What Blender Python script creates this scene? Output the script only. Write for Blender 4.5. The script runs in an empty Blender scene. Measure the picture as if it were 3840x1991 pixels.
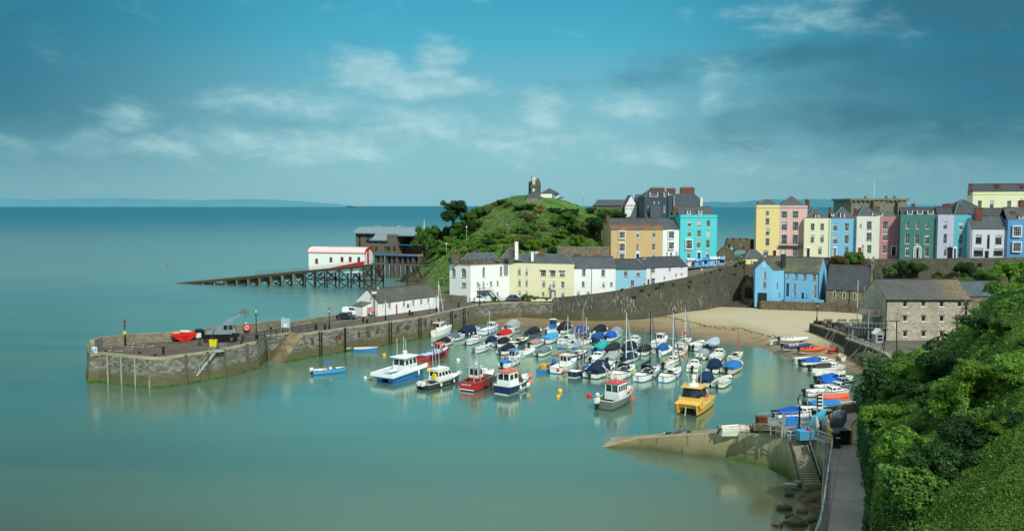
import bpy, bmesh, math, random
import numpy as np
from mathutils import Vector, Matrix
random.seed(11)
rng = np.random.default_rng(5)
S = bpy.context.scene
C = S.collection
PI = math.pi
R = math.radians
F, CX, CY, HZ, CAMZ = 3130.0, 1920.0, 995.5, 772.0, 30.0
TH = math.atan((CY - HZ) / F)
cT, sT = math.cos(TH), math.sin(TH)
def ray(x, y):
 a, b = x - CX, CY - y
 return Vector((a, F * cT + b * sT, -F * sT + b * cT))
def at_z(x, y, z):
 d = ray(x, y); t = (z - CAMZ) / d.z
 return Vector((d.x * t, d.y * t, z))
def at_y(x, y, Y):
 d = ray(x, y); t = Y / d.y
 return Vector((d.x * t, Y, CAMZ + d.z * t))
def XatY(x, Y): return at_y(x, 900, Y).x
def hx(h):
 h = h.lstrip('#'); out = []
 for i in (0, 2, 4):
  c = int(h[i:i + 2], 16) / 255
  out.append(c / 12.92 if c <= .04045 else ((c + .055) / 1.055) ** 2.4)
 return tuple(out)
class MB:
 def __init__(s): s.v = []; s.f = []; s.sm = False
 def add(s, vs, fs):
  o = len(s.v); s.v += [tuple(p) for p in vs]; s.f += [tuple(i + o for i in f) for f in fs]; return s
 def box(s, x0, x1, y0, y1, z0, z1):
  return s.add([(x0,y0,z0),(x1,y0,z0),(x1,y1,z0),(x0,y1,z0),(x0,y0,z1),(x1,y0,z1),(x1,y1,z1),(x0,y1,z1)],
                     [(3,2,1,0),(4,5,6,7),(0,1,5,4),(1,2,6,5),(2,3,7,6),(3,0,4,7)])
 def cbox(s, c, sx, sy, sz, rz=0, ry=0):
  m = Matrix.Rotation(rz, 3, 'Z') @ Matrix.Rotation(ry, 3, 'Y'); c = Vector(c); vs = []
  for dz in (-.5, .5):
   for dx, dy in ((-.5,-.5),(.5,-.5),(.5,.5),(-.5,.5)): vs.append(c + m @ Vector((dx*sx, dy*sy, dz*sz)))
  return s.add(vs, [(3,2,1,0),(4,5,6,7),(0,1,5,4),(1,2,6,5),(2,3,7,6),(3,0,4,7)])
 def quad(s, *p): return s.add(p, [tuple(range(len(p)))])
 def loft(s, rings, close=True, cap=True):
  n = len(rings[0]); vs = [p for r in rings for p in r]; fs = []
  for i in range(len(rings) - 1):
   for j in range(n if close else n - 1):
    a = i*n + j; b = i*n + (j+1) % n
    fs.append((a, b, b + n, a + n))
  if cap and close: fs.append(tuple(range(n))[::-1]); fs.append(tuple(range(len(vs) - n, len(vs))))
  return s.add(vs, fs)
 def tube(s, pts, r, n=6):
  pts = [Vector(p) for p in pts]; rings = []
  for i, p in enumerate(pts):
   d = (pts[min(i+1, len(pts)-1)] - pts[max(i-1, 0)])
   d = d.normalized() if d.length > 1e-9 else Vector((0,0,1))
   u = d.cross(Vector((0,0,1)) if abs(d.z) < .95 else Vector((1,0,0))).normalized(); w = d.cross(u)
   rr = r[i] if isinstance(r, (list, tuple)) else r
   rings.append([p + (u*math.cos(2*PI*k/n) + w*math.sin(2*PI*k/n))*rr for k in range(n)])
  return s.loft(rings)
 def bar(s, a, b, w, h=None):
  h = h or w; a = Vector(a); b = Vector(b); d = (b-a).normalized()
  u = d.cross(Vector((0,0,1)) if abs(d.z) < .95 else Vector((0,1,0))).normalized(); q = u.cross(d)
  rings = [[p + u*sx*w/2 + q*sz*h/2 for sx, sz in ((-1,-1),(1,-1),(1,1),(-1,1))] for p in (a, b)]
  return s.loft(rings)
 def lathe(s, c, prof, n=12):
  return s.loft([[(c[0]+r*math.cos(2*PI*k/n), c[1]+r*math.sin(2*PI*k/n), c[2]+z) for k in range(n)] for r, z in prof])
 def prism(s, poly, z0, z1):
  return s.loft([[(p[0],p[1],z0) for p in poly], [(p[0],p[1],z1) for p in poly]])
 def ball(s, c, r, n=10, m=6):
  if not isinstance(r, (tuple, list)): r = (r, r, r)
  return s.loft([[(c[0]+r[0]*math.sin(PI*max(.02,min(.98,i/m)))*math.cos(2*PI*k/n), c[1]+r[1]*math.sin(PI*max(.02,min(.98,i/m)))*math.sin(2*PI*k/n),
              c[2]-r[2]*math.cos(PI*i/m)) for k in range(n)] for i in range(m+1)])
 def torus(s, c, Rr, r, ax='z', n=14, m=6, a0=0, a1=2*PI):
  rings = []; full = abs(a1-a0-2*PI) < 1e-6
  for i in range(n + 1):
   a = a0 + (a1-a0)*i/n; ring = []
   for j in range(m):
    b = 2*PI*j/m; q = (Rr + r*math.cos(b)); p = (q*math.cos(a), q*math.sin(a), r*math.sin(b))
    if ax == 'x': p = (p[2], p[0], p[1])
    if ax == 'y': p = (p[0], p[2], p[1])
    ring.append((c[0]+p[0], c[1]+p[1], c[2]+p[2]))
   rings.append(ring)
  return s.loft(rings, cap=not full)
 def build(s, name, m, parent=None, smooth=False):
  me = bpy.data.meshes.new(name); me.from_pydata(s.v, [], s.f); me.update()
  if smooth: me.polygons.foreach_set('use_smooth', [True]*len(me.polygons))
  o = bpy.data.objects.new(name, me); C.objects.link(o)
  if m: me.materials.append(m)
  if parent: o.parent = parent
  return o
def tag(o, label=None, cat=None, group=None, kind=None):
 if label: o['label'] = label
 if cat: o['category'] = cat
 if group: o['group'] = group
 if kind: o['kind'] = kind
 return o
def thing(name, label, cat, loc=(0,0,0), rz=0, group=None):
 o = bpy.data.objects.new(name, None); C.objects.link(o); o.location = loc; o.rotation_euler = (0,0,rz); o.empty_display_size = .3
 return tag(o, label, cat, group)
def copy_tree(o, parent=None):
 c = o.copy(); C.objects.link(c)
 if parent: c.parent = parent
 for ch in list(o.children): copy_tree(ch, c)
 return c
def struct(o): o['kind'] = 'structure'; return o
def text_mesh(name, txt, size, m, parent, mat4, depth=.004, align='CENTER'):
 cu = bpy.data.curves.new('lettering', 'FONT'); cu.body = txt; cu.size = size; cu.align_x = align; cu.align_y = 'CENTER'; cu.extrude = depth; cu.resolution_u = 2
 to = bpy.data.objects.new('lettering_source', cu); C.objects.link(to)
 bpy.context.view_layer.update()
 me = bpy.data.meshes.new_from_object(to.evaluated_get(bpy.context.evaluated_depsgraph_get()))
 bpy.data.objects.remove(to); bpy.data.curves.remove(cu)
 me.transform(mat4); me.name = name
 me.materials.clear(); me.materials.append(m)
 o = bpy.data.objects.new(name, me); C.objects.link(o); o.parent = parent
 return o
class NT:
 def __init__(s, tree): s.t = tree; tree.nodes.clear()
 def n(s, typ, _p=None, **kw):
  nd = s.t.nodes.new('ShaderNode' + typ)
  for k, v in (_p or {}).items(): setattr(nd, k, v)
  for k, v in kw.items():
   key = int(k[1:]) if k[0] == '_' and k[1:].isdigit() else k.replace('__', ' ')
   s.set(nd.inputs[key], v)
  return nd
 def set(s, inp, v):
  if isinstance(v, bpy.types.NodeSocket): s.t.links.new(v, inp)
  elif isinstance(v, bpy.types.Node): s.t.links.new(v.outputs[0], inp)
  else:
   if isinstance(v, (tuple, list)) and inp.type == 'RGBA' and len(v) == 3: v = (*v, 1)
   inp.default_value = v
 def m(s, op, a, b=0.0, c=None, clamp=False):
  nd = s.t.nodes.new('ShaderNodeMath'); nd.operation = op; nd.use_clamp = clamp
  s.set(nd.inputs[0], a); s.set(nd.inputs[1], b)
  if c is not None: s.set(nd.inputs[2], c)
  return nd.outputs[0]
 def vm(s, op, a, b=(0,0,0)):
  nd = s.t.nodes.new('ShaderNodeVectorMath'); nd.operation = op; s.set(nd.inputs[0], a); s.set(nd.inputs[1], b)
  return nd.outputs[1] if op in ('DOT_PRODUCT', 'LENGTH') else nd.outputs[0]
 def mix(s, f, a, b, bt='MIX'):
  nd = s.t.nodes.new('ShaderNodeMix'); nd.data_type = 'RGBA'; nd.blend_type = bt
  s.set(nd.inputs[0], f); s.set(nd.inputs[6], a); s.set(nd.inputs[7], b); return nd.outputs[2]
 def sstep(s, x, a, b, lo=0., hi=1.):
  nd = s.t.nodes.new('ShaderNodeMapRange'); nd.interpolation_type = 'SMOOTHSTEP'
  for i, v in enumerate((x, a, b, lo, hi)): s.set(nd.inputs[i], v)
  return nd.outputs[0]
 def ramp(s, f, stops):
  nd = s.t.nodes.new('ShaderNodeValToRGB'); e = nd.color_ramp.elements
  while len(e) < len(stops): e.new(.5)
  for el, (p, c) in zip(e, stops): el.position = p; el.color = (*c, 1) if len(c) == 3 else c
  s.set(nd.inputs[0], f); return nd.outputs[0]
 def noise(s, vec, scale, detail=3., rough=.55, dist=0.):
  nd = s.n('TexNoise', Scale=scale, Detail=detail, Roughness=rough, Distortion=dist)
  s.set(nd.inputs['Vector'], vec); return nd.outputs[0]
 def comb(s, x, y, z=0.):
  nd = s.t.nodes.new('ShaderNodeCombineXYZ')
  for i, v in enumerate((x, y, z)): s.set(nd.inputs[i], v)
  return nd.outputs[0]
 def sep(s, v):
  nd = s.t.nodes.new('ShaderNodeSeparateXYZ'); s.set(nd.inputs[0], v); return nd.outputs
 def scale(s, v, xyz): return s.vm('MULTIPLY', v, xyz)
 def bump(s, h, strength=.3, dist=.05):
  return s.n('Bump', Strength=strength, Distance=dist, Height=h).outputs[0]
 def out(s, sh):
  o = s.t.nodes.new('ShaderNodeOutputMaterial'); s.t.links.new(sh if isinstance(sh, bpy.types.NodeSocket) else sh.outputs[0], o.inputs[0])
def newmat(name):
 m = bpy.data.materials.new(name); m.use_nodes = True; return m, NT(m.node_tree)
def bsdf(t, col, rough=.6, normal=None, spec=.3, metal=0.):
 b = t.n('BsdfPrincipled', Roughness=rough, Metallic=metal); t.set(b.inputs['Base Color'], col); t.set(b.inputs['Specular IOR Level'], spec)
 if normal is not None: t.set(b.inputs['Normal'], normal)
 return b
_cache = {}
def hexof(c): return hx(c) if isinstance(c, str) else c
def mul(c, k): return tuple(min(1, x*k) for x in c)
def paint(col, rough=.55, var=.12, grime=.25, spec=.3, sc=.6):
 """painted render or paint: slow colour drift, vertical rain streaks, fine roughness"""
 key = ('paint', col, rough, var, grime)
 if key in _cache: return _cache[key]
 c = hexof(col); m, t = newmat('paint')
 pos = t.n('NewGeometry').outputs['Position']
 n1 = t.noise(pos, sc, 4); n2 = t.noise(t.scale(pos, (2.2, 2.2, .22)), 1.2, 5, .65); n3 = t.noise(pos, 9., 3)
 f = t.m('ADD', t.m('MULTIPLY', t.m('SUBTRACT', n1, .5), var*2.2), t.m('MULTIPLY', t.m('SUBTRACT', n3, .5), var))
 c1 = t.mix(t.m('ADD', .5, f, clamp=True), mul(c, 1-var*1.3), mul(c, 1+var))
 g = t.m('MAXIMUM', t.sstep(n2, .5, .76, 0, min(1, grime*1.5)), t.m('MULTIPLY', t.sstep(t.noise(pos, .33, 5, .65), .5, .75), grime*.7))
 c2 = t.mix(g, c1, tuple(x*.45+.02 for x in c))
 t.out(bsdf(t, c2, rough, t.bump(n3, .12, .02), spec)); _cache[key] = m; return m
def plain(col, rough=.5, metal=0., spec=.4, var=.1):
 key = ('plain', col, rough, metal, var)
 if key in _cache: return _cache[key]
 c = hexof(col); m, t = newmat('surface')
 pos = t.n('NewGeometry').outputs['Position']
 n = t.noise(pos, 4., 4); c1 = t.mix(n, mul(c, 1-var*1.6), mul(c, 1+var*1.2))
 t.out(bsdf(t, c1, rough, None, spec, metal)); _cache[key] = m; return m
def wallcoord(t):
 g = t.n('NewGeometry'); pos = g.outputs['Position']
 tan = t.vm('NORMALIZE', t.vm('CROSS_PRODUCT', g.outputs['True Normal'], (0, 0.0003, 1)))
 u = t.vm('DOT_PRODUCT', pos, tan); x, y, z = t.sep(pos)
 return pos, u, x, y, z
def stone(key, c1, c2, mort, bw=.6, bh=.28, rubble=False, algae=None, dark=.0, streak=0., bumpk=.6):
 k = ('stone', key)
 if k in _cache: return _cache[k]
 c1, c2, mort = hexof(c1), hexof(c2), hexof(mort); m, t = newmat('stone_' + key)
 pos, u, x, y, z = wallcoord(t)
 wob = t.noise(pos, 1.3, 3)
 uv = t.comb(t.m('ADD', u, t.m('MULTIPLY', wob, .35)), t.m('ADD', z, t.m('MULTIPLY', wob, .18)), 0.)
 if rubble:
  vo = t.n('TexVoronoi', dict(feature='DISTANCE_TO_EDGE'), Scale=1.); t.set(vo.inputs['Vector'], t.scale(uv, (1/bw, 1/bh, 1)))
  vc = t.n('TexVoronoi', Scale=1.); t.set(vc.inputs['Vector'], t.scale(uv, (1/bw, 1/bh, 1)))
  rnd = t.sep(vc.outputs['Color'])[0]; edge = t.sstep(vo.outputs['Distance'], .02, .12)
  col = t.mix(edge, mort, t.mix(rnd, c1, c2)); h = edge
 else:
  br = t.n('TexBrick', dict(offset=.5, squash=1.), Scale=1., Color1=c1, Color2=c2, Mortar=mort)
  br.inputs['Mortar Size'].default_value = .022; br.inputs['Mortar Smooth'].default_value = .4
  br.inputs['Brick Width'].default_value = bw; br.inputs['Row Height'].default_value = bh; br.inputs['Bias'].default_value = 0.
  t.set(br.inputs['Vector'], uv); col = br.outputs[0]; h = t.m('SUBTRACT', 1., br.outputs[1])
 big = t.noise(t.scale(pos, (1, 1, .6)), .35, 5, .65); fine = t.noise(pos, 5., 4, .7)
 col = t.mix(t.sstep(big, .4, .75, 0, .6), col, mul(c2, .55))
 col = t.mix(t.sstep(fine, .3, .7, .4, 0), col, mul(c1, .5))
 if streak:
  st = t.noise(t.scale(pos, (3., 3., .35)), 1.4, 4, .6); band = t.noise(pos, .16, 3)
  f = t.m('MULTIPLY', t.sstep(st, .56, .62), t.sstep(band, .42, .58))
  f = t.m('MULTIPLY', f, t.m('MULTIPLY', t.sstep(z, 2.2, 3.4), t.sstep(z, 6.0, 9.5, 1, 0)))
  col = t.mix(t.m('MULTIPLY', f, streak), col, hx('#c9c7b4'))
 if algae is not None:
  zz = t.m('ADD', z, t.m('MULTIPLY', t.m('SUBTRACT', t.noise(pos, .8, 4), .5), 1.2))
  col = t.mix(t.sstep(zz, algae, algae+1.2, .85, 0), col, hx('#5a5636'))
  col = t.mix(t.m('MULTIPLY', t.sstep(zz, .1, .9, .8, 0), t.sstep(t.noise(pos, .12, 2), .4, .6)), col, hx('#4a6a22'))
  col = t.mix(t.sstep(zz, -.1, .35, .7, 0), col, hx('#20261a'))
 hh = t.m('ADD', h, t.m('MULTIPLY', fine, .6))
 t.out(bsdf(t, col, .85, t.bump(hh, bumpk, .06), .2)); _cache[k] = m; return m
def slate(key, c1, c2, lichen=0., lc='#b0712a', rows=.22, ramp=None):
 k = ('slate', key)
 if k in _cache: return _cache[k]
 c1, c2 = hexof(c1), hexof(c2); m, t = newmat('slate_' + key)
 pos, u, x, y, z = wallcoord(t)
 br = t.n('TexBrick', dict(offset=.5), Scale=1., Color1=c1, Color2=c2, Mortar=mul(c1, .45))
 br.inputs['Mortar Size'].default_value = .018; br.inputs['Brick Width'].default_value = .32; br.inputs['Row Height'].default_value = rows*.6
 t.set(br.inputs['Vector'], t.comb(u, z))
 big = t.noise(pos, .5, 5, .65); fine = t.noise(pos, 3.2, 4, .7)
 col = t.mix(t.sstep(big, .35, .7, 0, .6), br.outputs[0], mul(c1, .55))
 col = t.mix(t.sstep(t.noise(t.scale(pos, (2.4, 2.4, .5)), 1.1, 4), .5, .75, 0, .45), col, mul(c2, 1.6))
 if lichen:
  lf = t.m('MULTIPLY', t.sstep(fine, .40, .62), t.sstep(t.noise(pos, .22, 3), .6-lichen*.5, .75-lichen*.4))
  if ramp: lf = t.m('MULTIPLY', lf, t.sstep({'x': x, 'z': z}[ramp[0]], ramp[1], ramp[2]))
  col = t.mix(lf, col, hx(lc))
 t.out(bsdf(t, col, .6, t.bump(t.m('SUBTRACT', fine, br.outputs[1]), .5, .03), .35)); _cache[k] = m; return m
def leafmat(key, dark, mid, light, trans=.3, sc=.45):
 k = ('leaf', key)
 if k in _cache: return _cache[k]
 m, t = newmat('foliage_' + key)
 pos = t.n('NewGeometry').outputs['Position']; ri = t.n('NewGeometry').outputs['Random Per Island']
 n1 = t.noise(pos, sc, 4, .6); n2 = t.noise(pos, sc*.22, 2)
 f = t.m('ADD', t.m('MULTIPLY', n1, .62), t.m('ADD', t.m('MULTIPLY', n2, .3), t.m('MULTIPLY', ri, .3)))
 col = t.ramp(f, [(.3, hexof(dark)), (.58, hexof(mid)), (.88, hexof(light))])
 d = bsdf(t, col, .55, None, .25); tr = t.n('BsdfTranslucent'); t.set(tr.inputs[0], t.mix(.5, col, hexof(light)))
 mx = t.n('MixShader', _0=trans); t.t.links.new(d.outputs[0], mx.inputs[1]); t.t.links.new(tr.outputs[0], mx.inputs[2])
 t.out(mx); _cache[k] = m; return m
def ground(key, c1, c2, sc=1., rough=.9, bumpk=.3, joint=None, extra=None):
 k = ('ground', key)
 if k in _cache: return _cache[k]
 c1, c2 = hexof(c1), hexof(c2); m, t = newmat('ground_' + key)
 pos = t.n('NewGeometry').outputs['Position']
 n1 = t.noise(pos, sc*.25, 5, .6); n2 = t.noise(pos, sc*4, 4, .7)
 col = t.mix(t.sstep(n1, .3, .7), c1, c2); col = t.mix(t.sstep(n2, .4, .8, 0, .4), col, mul(c1, .55))
 if joint:
  br = t.n('TexBrick', dict(offset=.5), Scale=1., Color1=(1,1,1), Color2=(.86,.86,.86), Mortar=(.45,.45,.45))
  br.inputs['Mortar Size'].default_value = .03; br.inputs['Brick Width'].default_value = joint[0]; br.inputs['Row Height'].default_value = joint[1]
  rot = t.n('VectorRotate', dict(rotation_type='Z_AXIS'), Angle=joint[2]); t.set(rot.inputs[0], pos); t.set(br.inputs['Vector'], rot.outputs[0])
  col = t.mix(.8, col, br.outputs[0], 'MULTIPLY')
 t.out(bsdf(t, col, rough, t.bump(n2, bumpk, .03), .25)); _cache[k] = m; return m
def timber(key, c1, c2, vert=False):
 k = ('timber', key, vert)
 if k in _cache: return _cache[k]
 m, t = newmat('timber'); pos, u, x, y, z = wallcoord(t)
 a = t.m('FRACT', t.m('MULTIPLY', u if vert else z, 4.5))
 n = t.noise(t.scale(pos, (.6, .6, 5) if not vert else (5, 5, .5)), 1.2, 5, .65)
 col = t.mix(n, hexof(c1), hexof(c2)); col = t.mix(t.sstep(a, .0, .12, .55, 0), col, mul(hexof(c1), .35))
 t.out(bsdf(t, col, .8, t.bump(n, .3, .02), .2)); _cache[k] = m; return m
def glassmat():
 if 'glass' in _cache: return _cache['glass']
 m, t = newmat('window_glass'); pos = t.n('NewGeometry').outputs['Position']
 n = t.noise(pos, .9, 2); col = t.mix(t.sstep(n, .45, .7), hx('#1c2226'), hx('#4a5a5e'))
 t.out(bsdf(t, col, .12, None, .5)); _cache['glass'] = m; return m
GLASS = glassmat()
WHITE = paint('#f2f2ee', .5, .05, .12)
CREAMW = paint('#e6e4d6', .5, .06, .15)
BLACK = plain('#16181a', .4)
DGREY = plain('#34383b', .5)
STEEL = plain('#8d9498', .4, .6)
GALV = plain('#a9b3b5', .45, .3)
RED = plain('#c8201c', .45)
ORANGE = plain('#e8582a', .5)
YELLOW = plain('#e8c818', .5)
ROPE = plain('#9a9584', .8)
RUST = ground('rust', '#5a3322', '#7d4a2c', 3.)
CHIMRED = stone('chimney_brick', '#8a4a38', '#74402f', '#8d7a6c', .25, .09)
POT = plain('#b5603c', .7)
# ================================================================ sky, light, camera
SUN_AZ, SUN_EL = R(158), R(42)          # azimuth from +Y towards +X
sdir = Vector((math.sin(SUN_AZ)*math.cos(SUN_EL), math.cos(SUN_AZ)*math.cos(SUN_EL), math.sin(SUN_EL)))
sl = bpy.data.lights.new('sun', 'SUN'); sl.energy = 3.5; sl.angle = R(.6); sl.color = (1, .965, .88)
so = bpy.data.objects.new('sun', sl); C.objects.link(so); so.rotation_euler = (-sdir).to_track_quat('-Z', 'Y').to_euler(); so.location = sdir*400
W = bpy.data.worlds.new('World'); S.world = W; W.use_nodes = True
t = NT(W.node_tree)
gen = t.n('TexCoord').outputs['Generated']
dx, dy, dz = t.sep(gen)
az = t.m('ARCTAN2', dx, dy); el = t.m('ARCSINE', dz)
front = t.sstep(t.m('ABSOLUTE', az), 1.2, 2.2, 1, 0)
grad = t.ramp(t.m('DIVIDE', t.m('MAXIMUM', el, 0.), .8), [(0, hx('#86bcc8')), (.085, hx('#82bcc8')), (.16, hx('#70b4c4')), (.24, hx('#45abc6')), (.34, hx('#2f9bb8')), (.6, hx('#a4d6e0')), (1, hx('#e4f5f7'))])
side = t.m('MULTIPLY', t.sstep(t.m('ABSOLUTE', t.m('ADD', az, .03)), .10, .56), t.m('MULTIPLY', t.sstep(el, .0, .11, .32, 1.), t.sstep(el, .3, .7, 1., 0.)))
grad = t.mix(t.m('MULTIPLY', side, .95), grad, hx('#146a84'))
uv = t.comb(t.m('MULTIPLY', az, 1.), t.m('MULTIPLY', el, 2.2))
w1 = t.noise(uv, 7., 5, .6); w2 = t.noise(t.vm('ADD', uv, (3.1, 7.7, 1.3)), 7., 5, .6); azw = t.m('ADD', az, t.m('MULTIPLY', t.m('SUBTRACT', w1, .5), .13)); elw = t.m('ADD', el, t.m('MULTIPLY', t.m('SUBTRACT', w2, .5), .055))
nA = t.noise(uv, 9., 6, .58, .35); nB = t.noise(uv, 26., 5, .6); nC = t.noise(t.scale(uv, (1, 2.2, 1)), 4., 5, .55)
fa = t.noise(uv, 13., 9, .6, .25); fb_ = t.noise(t.vm('ADD', uv, (.010, .016, 0)), 13., 9, .6, .25)
lit = t.m('ADD', .5, t.m('MULTIPLY', t.m('SUBTRACT', fa, fb_), 2.8), clamp=True)
def cover_(lst):
 acc = None
 for px, py, rx, ry, k in lst:
  a = t.m('DIVIDE', t.m('SUBTRACT', az, (px-1920)/3130), rx*1.2/3130); e = t.m('DIVIDE', t.m('SUBTRACT', el, (772-py)/3130), ry*1.15/3130)
  g = t.m('MULTIPLY', t.m('EXPONENT', t.m('MULTIPLY', t.m('ADD', t.m('MULTIPLY', a, a), t.m('MULTIPLY', e, e)), -1.)), k)
  acc = g if acc is None else t.m('MAXIMUM', acc, g)
 return t.m('MULTIPLY', acc, front)
hi = cover_([(1400,290,130,70,1.),(1650,265,80,75,1.),(1560,330,210,45,1.),(1150,410,230,50,.7),(590,480,90,75,.75),(700,550,380,60,.6),(1560,480,200,60,.85),(1150,560,330,55,.8),(2040,430,75,85,.95),(1950,530,260,60,.75),(2420,405,130,50,.75),(2650,370,60,80,.65),(2960,90,210,100,.5),(2300,590,500,50,.5),(250,570,400,40,.4),(3150,640,600,40,.4)])
lo = cover_([(2880,250,330,55,1.),(3480,140,330,100,1.),(3300,330,420,80,.7),(3740,385,200,55,.95),(2330,320,260,45,.6),(3050,480,480,70,.75),(3560,540,420,80,.8),(2700,560,420,50,.5),(60,90,260,110,.8),(1430,160,160,40,.35),(1750,400,200,40,.4),(1300,480,300,35,.45)])
dh = t.sstep(t.m('ADD', t.m('MULTIPLY', hi, .95), t.m('MULTIPLY', t.m('SUBTRACT', fa, .5), 1.6)), .08, .85)
dl = t.sstep(t.m('ADD', lo, t.m('MULTIPLY', t.m('SUBTRACT', nA, .5), 1.7)), .18, 1.05)
sky = t.mix(t.m('MULTIPLY', dl, .85), grad, t.mix(t.sstep(az, -.1, .45), hx('#4b94a8'), hx('#2a697f')))
edge_ = t.sstep(t.m('ABSOLUTE', t.m('ADD', az, .03)), .2, .6)
sky = t.mix(t.m('MULTIPLY', dh, .82), sky, t.mix(t.m('MULTIPLY', edge_, .6), t.mix(lit, hx('#83b9c6'), hx('#b4dade')), hx('#5f9dab')))
ns = t.t.nodes.new('ShaderNodeTexSky'); ns.sky_type = 'NISHITA'; ns.sun_disc = False; ns.sun_elevation = SUN_EL; ns.sun_rotation = SUN_AZ
nis = t.vm('MULTIPLY', ns.outputs[0], (.055, .07, .07))
sky = t.mix(.12, sky, nis)
bg = t.n('Background', Strength=1.08); t.set(bg.inputs[0], sky)
wo = t.t.nodes.new('ShaderNodeOutputWorld'); t.t.links.new(bg.outputs[0], wo.inputs[0])
cam = bpy.data.cameras.new('camera'); cam.sensor_width = 36; cam.lens = 36*F/3840; cam.clip_end = 90000; cam.clip_start = .5
co = bpy.data.objects.new('camera', cam); C.objects.link(co); co.location = (0, 0, CAMZ); co.rotation_euler = (PI/2 - TH, 0, 0); S.camera = co
S.view_settings.view_transform = 'Standard'; S.view_settings.look = 'None'; S.view_settings.exposure = 0
S.render.resolution_x = 1024; S.render.resolution_y = 530
try:
 S.cycles.use_adaptive_sampling = True; S.cycles.max_bounces = 6; S.cycles.use_denoising = True
except Exception: pass
# ================================================================ water
def water_mat():
 m, t = newmat('sea_water')
 pos = t.n('NewGeometry').outputs['Position']; x, y, z = t.sep(pos)
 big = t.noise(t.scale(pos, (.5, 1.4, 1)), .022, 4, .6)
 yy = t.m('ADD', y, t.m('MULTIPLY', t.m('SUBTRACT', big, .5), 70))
 col = t.ramp(t.m('DIVIDE', yy, 1000.), [(.055, hx('#585e48')), (.085, hx('#647560')), (.12, hx('#688c7a')), (.17, hx('#729a86')), (.22, hx('#66978f')), (.28, hx('#52919a')), (.45, hx('#3d8392')), (1., hx('#286c80'))])  # water tints by distance, with vignette darkening painted into the near stops
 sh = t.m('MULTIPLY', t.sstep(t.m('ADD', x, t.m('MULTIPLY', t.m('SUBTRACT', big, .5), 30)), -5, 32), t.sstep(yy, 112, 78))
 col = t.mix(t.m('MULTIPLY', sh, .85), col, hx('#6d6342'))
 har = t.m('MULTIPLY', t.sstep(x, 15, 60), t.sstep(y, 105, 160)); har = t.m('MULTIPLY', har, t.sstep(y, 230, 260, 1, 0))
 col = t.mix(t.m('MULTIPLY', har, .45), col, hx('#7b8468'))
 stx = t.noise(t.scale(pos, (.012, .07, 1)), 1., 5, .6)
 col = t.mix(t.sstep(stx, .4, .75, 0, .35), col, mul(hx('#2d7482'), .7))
 ax, ay = t.m('ADD', x, t.m('MULTIPLY', t.m('SUBTRACT', big, .5), 10)), y
 far = t.sstep(y, 250, 2500)
 b1 = t.noise(t.scale(pos, (.35, .9, 1)), .6, 4, .6); b2 = t.noise(t.scale(pos, (.1, .35, 1)), .25, 3)
 calm = t.sstep(y, 120, 330, .1, 1.)
 nrm = t.bump(t.m('ADD', b1, t.m('MULTIPLY', b2, 1.2)), t.m('MULTIPLY', calm, .22), .6)
 d = t.n('BsdfDiffuse'); t.set(d.inputs[0], col); t.set(d.inputs[2], nrm)
 g = t.n('BsdfGlossy'); t.set(g.inputs['Color'], t.mix(far, t.mix(t.sstep(y, 60, 130), hx('#b9c4ae'), hx('#cfdfcf')), hx('#7fb2c0'))); t.set(g.inputs['Roughness'], t.sstep(y, 100, 400, .16, .32)); t.set(g.inputs['Normal'], nrm)
 lw = t.n('Fresnel', IOR=1.33); fac = t.m('MINIMUM', t.m('ADD', t.m('MULTIPLY', lw.outputs[0], 1.5), .3), t.sstep(y, 200, 1500, .74, .36))
 mx = t.n('MixShader', _0=fac); t.t.links.new(d.outputs[0], mx.inputs[1]); t.t.links.new(g.outputs[0], mx.inputs[2])
 t.out(mx); return m
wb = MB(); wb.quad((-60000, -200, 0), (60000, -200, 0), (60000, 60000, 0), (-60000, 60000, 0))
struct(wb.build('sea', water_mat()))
def ridge(name, Y, pts, col):
 b = MB(); top = [at_y(px, py, Y) for px, py in pts]
 for i in range(len(top)-1):
  a, c = top[i], top[i+1]
  b.quad((a.x, Y, -5), (c.x, Y, -5), c, a); b.quad(a, c, (c.x, Y+2500, -5), (a.x, Y+2500, -5))
 m, t = newmat('hazy_land'); pos = t.n('NewGeometry').outputs['Position']  # distance haze is put into the land's colour
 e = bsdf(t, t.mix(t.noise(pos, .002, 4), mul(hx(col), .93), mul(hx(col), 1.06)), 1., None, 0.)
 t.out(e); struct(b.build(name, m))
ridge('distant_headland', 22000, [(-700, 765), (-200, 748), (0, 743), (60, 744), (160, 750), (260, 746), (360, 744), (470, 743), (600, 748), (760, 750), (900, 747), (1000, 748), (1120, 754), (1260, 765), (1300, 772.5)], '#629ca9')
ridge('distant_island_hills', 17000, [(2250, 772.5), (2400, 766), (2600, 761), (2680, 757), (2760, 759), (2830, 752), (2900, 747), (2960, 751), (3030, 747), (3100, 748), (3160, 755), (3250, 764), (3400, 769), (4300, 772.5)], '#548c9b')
# ================================================================ land forms
def rbf(pts):
 P = np.array([p[:2] for p in pts], float); z = np.array([p[2] for p in pts], float); n = len(P)
 D = np.linalg.norm(P[:,None]-P[None], axis=2); A = np.zeros((n+3, n+3)); A[:n,:n] = D; A[:n,n] = 1; A[:n,n+1:] = P; A[n,:n] = 1; A[n+1:,:n] = P.T
 w = np.linalg.solve(A, np.r_[z, 0, 0, 0])
 def f(X, Y):
  q = np.stack([np.ravel(X), np.ravel(Y)], 1).astype(float)
  d = np.linalg.norm(q[:,None]-P[None], axis=2)
  return (d @ w[:n] + w[n] + q @ w[n+1:]).reshape(np.shape(X))
 return f
def wob(X, Y, s, seed=0):
 r = np.random.default_rng(seed); o = np.zeros(np.shape(X))
 for k in range(9):
  a = r.uniform(0, 2*PI); fr = s*(1.5**(k % 5)); o = o + np.sin((X*math.cos(a)+Y*math.sin(a))*fr + r.uniform(0, 6))/(1.4**(k % 5))
 return o/4
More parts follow.
